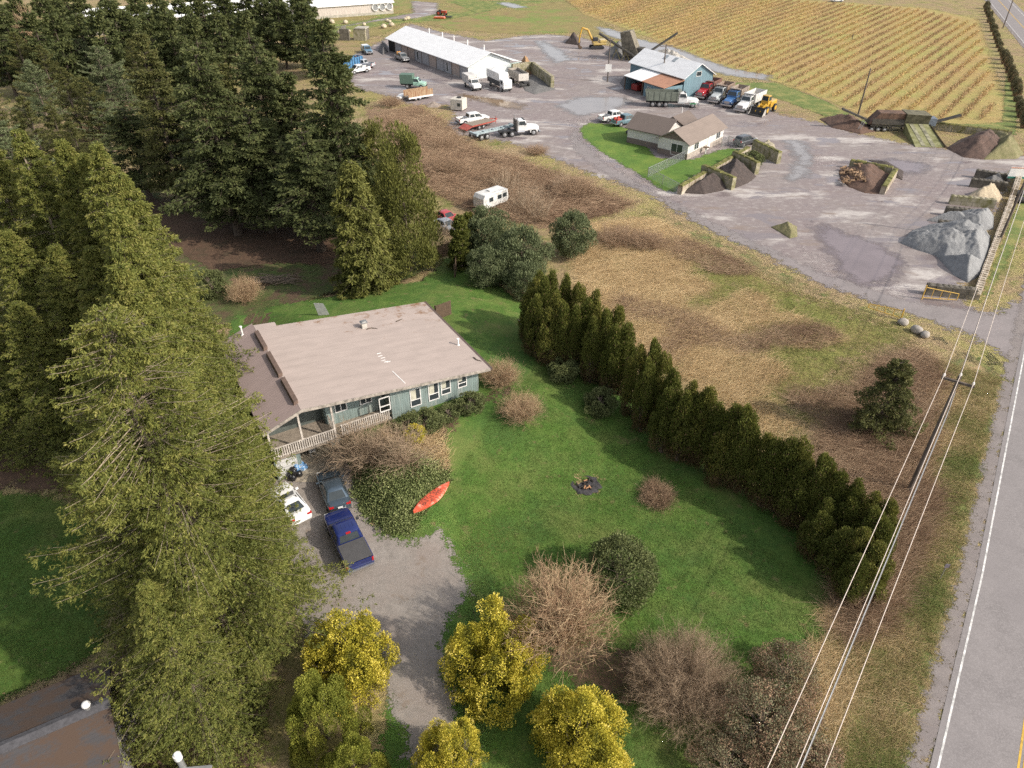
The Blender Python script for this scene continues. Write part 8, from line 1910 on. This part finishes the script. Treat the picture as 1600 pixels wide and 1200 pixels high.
# white wire deer
m_deer = mat("white_wire", (0.62, 0.58, 0.5), 0.5, var=0.05)
def deer(label, px, rz, s=1.0):
    mb = MB(); mb.path([(0.5, 0, 0.85), (0.3, 0, 0.98), (-0.4, 0, 0.95), (-0.6, 0, 0.8), (-0.45, 0, 0.62), (0.3, 0, 0.60), (0.5, 0, 0.85), (0.75, 0, 1.25), (0.72, 0, 1.42), (0.98, 0, 1.32), (0.92, 0, 1.22), (0.78, 0, 1.22)], 0.025, 5)
    for x, f in ((0.4, 0.06), (0.25, -0.05), (-0.42, 0.05), (-0.52, -0.06)): mb.path([(x, 0, 0.66), (x + f * 0.5, f, 0.35), (x + f, f, 0.0)], 0.022, 5)
    mb.path([(0.72, 0, 1.42), (0.66, 0.12, 1.62)], 0.018, 5); mb.path([(0.72, 0, 1.42), (0.66, -0.12, 1.62)], 0.018, 5)
    o = mb.build('wire_deer', m_deer, None, 60); x, y, z = GT(*px); o.location = (x, y, z); o.rotation_euler = (0, 0, rz); o.scale = (s, s, s); tag(o, label, 'lawn deer', "white wire deer at the hedge's far end")
deer("white wire deer standing, farther left at the hedge's far end", (817, 518), 2.2, 0.8); deer("white wire deer on the right, nearer the hedge's far end", (825, 526), 2.6, 0.85)
# kayak
ka = np.array(G(648, 818)); kb = np.array(G(703, 772)); c = (ka + kb) / 2; L = np.linalg.norm(kb - ka) / 2
ky = thing('kayak', "orange red kayak lying at the edge of the ivy bed on the lawn", 'kayak', (c[0], c[1], hz(*c) + 0.06), math.atan2(*(kb - ka)[::-1]))
def leafy_mat(name, col, leaf, lo=0.56, hi=0.6, sc=5):
    m, nt, bs = start_mat(name); tc = nt.nodes.new("ShaderNodeTexCoord"); n = noise_tex(nt, sc, 5, 0.7, tc.outputs["Object"]); n2 = noise_tex(nt, 1.2, 3, 0.5, tc.outputs["Object"])
    cc = ramp(nt, n2, [(0.3, tuple(q * 0.75 for q in col)), (0.7, tuple(min(1, q * 1.1) for q in col))]); cc = mixc(nt, ramp(nt, n, [(lo, 0.0), (hi, 1.0)]), cc, leaf)
    nt.links.new(cc, bs.inputs["Base Color"]); bs.inputs["Roughness"].default_value = 0.45; return m
m_kay = leafy_mat("sun_faded_kayak_shell", (0.68, 0.105, 0.055), (0.76, 0.38, 0.27), 0.52, 0.64, 2.2); m_kd = leafy_mat("leaf_littered_kayak_deck", (0.72, 0.12, 0.06), (0.14, 0.045, 0.03), 0.50, 0.56, 9)
rings = []
for q in np.linspace(-1, 1, 15):
    w = 0.54 * max(0.02, (1 - abs(q) ** 1.8)) ** 0.9 + 0.01; k0 = 0.02 + 0.16 * abs(q) ** 2.5; k1 = 0.34 + 0.12 * abs(q) ** 2
    rings.append([(q * L, -w * 0.75, k0), (q * L, -w, (k0 + k1) / 2), (q * L, -w * 0.9, k1 - 0.03), (q * L, 0, k1 + 0.05 * (1 - abs(q))), (q * L, w * 0.9, k1 - 0.03), (q * L, w, (k0 + k1) / 2), (q * L, w * 0.75, k0), (q * L, 0, k0 - 0.01)])
mb = MB(); mb.loft(rings); mb.build('hull', m_kay, ky, 50)
mb = MB(); R1 = []
for q in np.linspace(-0.55, 0.5, 9): w = 0.40 * (1 - abs(q) ** 1.8) ** 0.9; z = 0.34 + 0.12 * q * q + 0.05 * (1 - abs(q)); R1.append([(q * L, -w, z - 0.012), (q * L, 0, z + 0.012), (q * L, w, z - 0.012), (q * L, 0, z - 0.03)])
mb.loft(R1); mb.build('deck', m_kd, ky, 50)
# fire pit
x, y, z = GT(915, 758); fpit = thing('fire_pit', "burnt fire pit with ash and charred wood on the lawn", 'fire pit', (x, y, z))
mb = MB(); rings = []
rr = random.Random(41); J = [0.85 + 0.3 * rr.random() for _ in range(24)]
for r, h_ in ((1.2, 0.015), (1.0, 0.12), (0.7, 0.05), (0.25, 0.08), (0.02, 0.09)): rings.append([(r * J[i] * math.cos(2 * math.pi * i / 24), r * J[i] * 0.9 * math.sin(2 * math.pi * i / 24), h_) for i in range(24)])
mb.loft(rings, False); mb.build('ash_bed', mat("ash_and_charcoal", (0.065, 0.06, 0.062), 0.95, var=0.3, scale=5, col2=(0.015, 0.014, 0.016)), fpit, 60)
mb = MB()
for i in range(12): a, r = rr.uniform(0, 6.3), rr.uniform(0.1, 0.7); b = rr.uniform(0, 3.1); mb.tube((r * math.cos(a) - 0.25 * math.cos(b), r * math.sin(a) - 0.25 * math.sin(b), 0.13), (r * math.cos(a) + 0.25 * math.cos(b), r * math.sin(a) + 0.25 * math.sin(b), 0.17), 0.05, n=6)
mb.build('charred_wood', mat("charred_wood", (0.04, 0.034, 0.03), 0.9, var=0.3), fpit)
for q in ((0.1, -0.45, 0.4), (-0.12, -0.40, 1.2), (0.28, -0.38, 2.1), (0.02, 0.35, 0.2)):
    mb = MB(); mb.tube((q[0] - 0.14 * math.cos(q[2]), q[1] - 0.14 * math.sin(q[2]), 0.14), (q[0] + 0.14 * math.cos(q[2]), q[1] + 0.14 * math.sin(q[2]), 0.22), 0.06, n=6)
    mb.build('unburnt_wood', mat("unburnt_orange_wood", (0.42, 0.22, 0.11), 0.85, var=0.15), fpit)
sheet("fire_pit_scorch", [(x + 2.1 * math.cos(a), y + 1.8 * math.sin(a)) for a in np.linspace(0, 6.28, 18)[:-1]], m_dry, 0.2, 0.03, 0.5)
# bin bags at the garage, patio chair
for i, (px, cl, lab) in enumerate([((459, 748), "black", "black bin bags piled in front of the garage door"), ((469, 738), "blue", "blue recycling bags stacked against the garage corner")]):
    mb = MB(); rr = random.Random(50 + i)
    for j in range(7): mb.ball((rr.uniform(-0.5, 0.5), rr.uniform(-0.4, 0.4), 0.22 + (0.34 if j > 4 else 0)), rr.uniform(0.24, 0.34), rr.uniform(0.22, 0.3), rr.uniform(0.22, 0.3), 10, 7, 0.16, rr)
    o = mb.build('bin_bags', mat("black_bag_plastic", (0.02, 0.02, 0.022), 0.3, var=0.2) if i == 0 else leafy_mat("blue_bag_plastic", (0.10, 0.27, 0.52), (0.62, 0.68, 0.74), 0.5, 0.56, 5), None, 60); x, y = G(*px); o.location = (x, y, 0.02); o.scale = (1, 1, 1.15); tag(o, lab, 'bags')
x, y = G(489, 710); pc = thing('patio_chair', "white plastic chair on the slab under the balcony", 'chair', (x, y, 0.05), 0.6)
mb = MB(); mb.box(-0.25, 0.25, -0.25, 0.25, 0.40, 0.45); mb.build('seat', m_wht, pc); mb = MB(); mb.box(-0.25, -0.2, -0.25, 0.25, 0.452, 0.9); mb.build('backrest', m_wht, pc)
for sx in (-0.22, 0.22):
    for sy in (-0.22, 0.22): mb = MB(); mb.tube((sx, sy, 0), (sx * 0.95, sy * 0.95, 0.398), 0.025); mb.build('leg', m_wht, pc)
# backyard odds and ends
x, y, z = GT(494, 495); o = MB().slab([(0, 0, 1.6), (0.9, 0.1, 1.5), (1.3, 0.3, 0.1), (0.2, 0.2, 0.1)], 0.05).build('tarp_sheet', mat("pale_tarp", (0.42, 0.42, 0.42), 0.6)); o.location = (x, y, z); tag(o, "pale grey sheet leaning behind the back edge of the pinkish roof", 'tarp')
x, y, z = GT(430, 440)
mb = MB(); rr = random.Random(61)
for i in range(40): q = rr.uniform(-2.6, 2.6), rr.uniform(-0.9, 0.9); a = rr.uniform(-0.5, 0.5); mb.tube((q[0] - 1.1 * math.cos(a), q[1] - 1.1 * math.sin(a), rr.uniform(0.1, 0.5)), (q[0] + 1.1 * math.cos(a), q[1] + 1.1 * math.sin(a), rr.uniform(0.1, 0.7)), 0.06, 0.03, 5)
o = mb.build('brush_heap', m_bark); o.location = (x, y, z); tag(o, "heap of cut branches in the shaded backyard below the firs", 'brush heap', None, 'stuff')
# the person in the striped field
x, y = G(1331, 62)
bm = bmesh.new()
J = {'pel': (0, 0, 0.92), 'ch': (0, 0.02, 1.28), 'nk': (0, 0.0, 1.50), 'hd': (0, 0.03, 1.66), 'sl': (0.19, 0, 1.42), 'el': (0.27, 0.03, 1.14), 'hl': (0.25, 0.12, 0.88), 'sr': (-0.19, 0, 1.42), 'er': (-0.27, 0.02, 1.14), 'hr': (-0.24, 0.10, 0.88), 'hpl': (0.09, 0, 0.88), 'kl': (0.11, 0.10, 0.48), 'fl': (0.11, 0.06, 0.06), 'hpr': (-0.09, 0, 0.88), 'kr': (-0.11, -0.03, 0.48), 'fr': (-0.11, -0.18, 0.06)}
RD = {'pel': 0.15, 'ch': 0.17, 'nk': 0.06, 'hd': 0.11, 'sl': 0.07, 'el': 0.05, 'hl': 0.045, 'sr': 0.07, 'er': 0.05, 'hr': 0.045, 'hpl': 0.10, 'kl': 0.07, 'fl': 0.06, 'hpr': 0.10, 'kr': 0.07, 'fr': 0.06}
EG = [('pel', 'ch'), ('ch', 'nk'), ('nk', 'hd'), ('ch', 'sl'), ('sl', 'el'), ('el', 'hl'), ('ch', 'sr'), ('sr', 'er'), ('er', 'hr'), ('pel', 'hpl'), ('hpl', 'kl'), ('kl', 'fl'), ('pel', 'hpr'), ('hpr', 'kr'), ('kr', 'fr')]
ks = list(J); me = bpy.data.meshes.new('person'); me.from_pydata([J[q] for q in ks], [(ks.index(a), ks.index(b)) for a, b in EG], [])
pe = link('person', me, mat("dark_work_clothes", (0.035, 0.035, 0.042), 0.9, var=0.2)); sk = pe.modifiers.new("skin", 'SKIN')
for i, q in enumerate(ks): me.skin_vertices[0].data[i].radius = (RD[q], RD[q] * 0.8); me.skin_vertices[0].data[i].use_root = (i == 0)
pe.modifiers.new("sub", 'SUBSURF').levels = 1; pe.modifiers["sub"].render_levels = 2
pe.location = (x, y, 0); pe.rotation_euler = (0, 0, 0.8); tag(pe, "person in dark work clothes walking between rows of the striped field", 'person')
# small car at the far end of the field
l = (*G(1307, 3), 0.02); sedan("small pale car beyond the top edge of the striped field", paint("far_pale", (0.6, 0.6, 0.6)), l, 0.1, L=4.6)
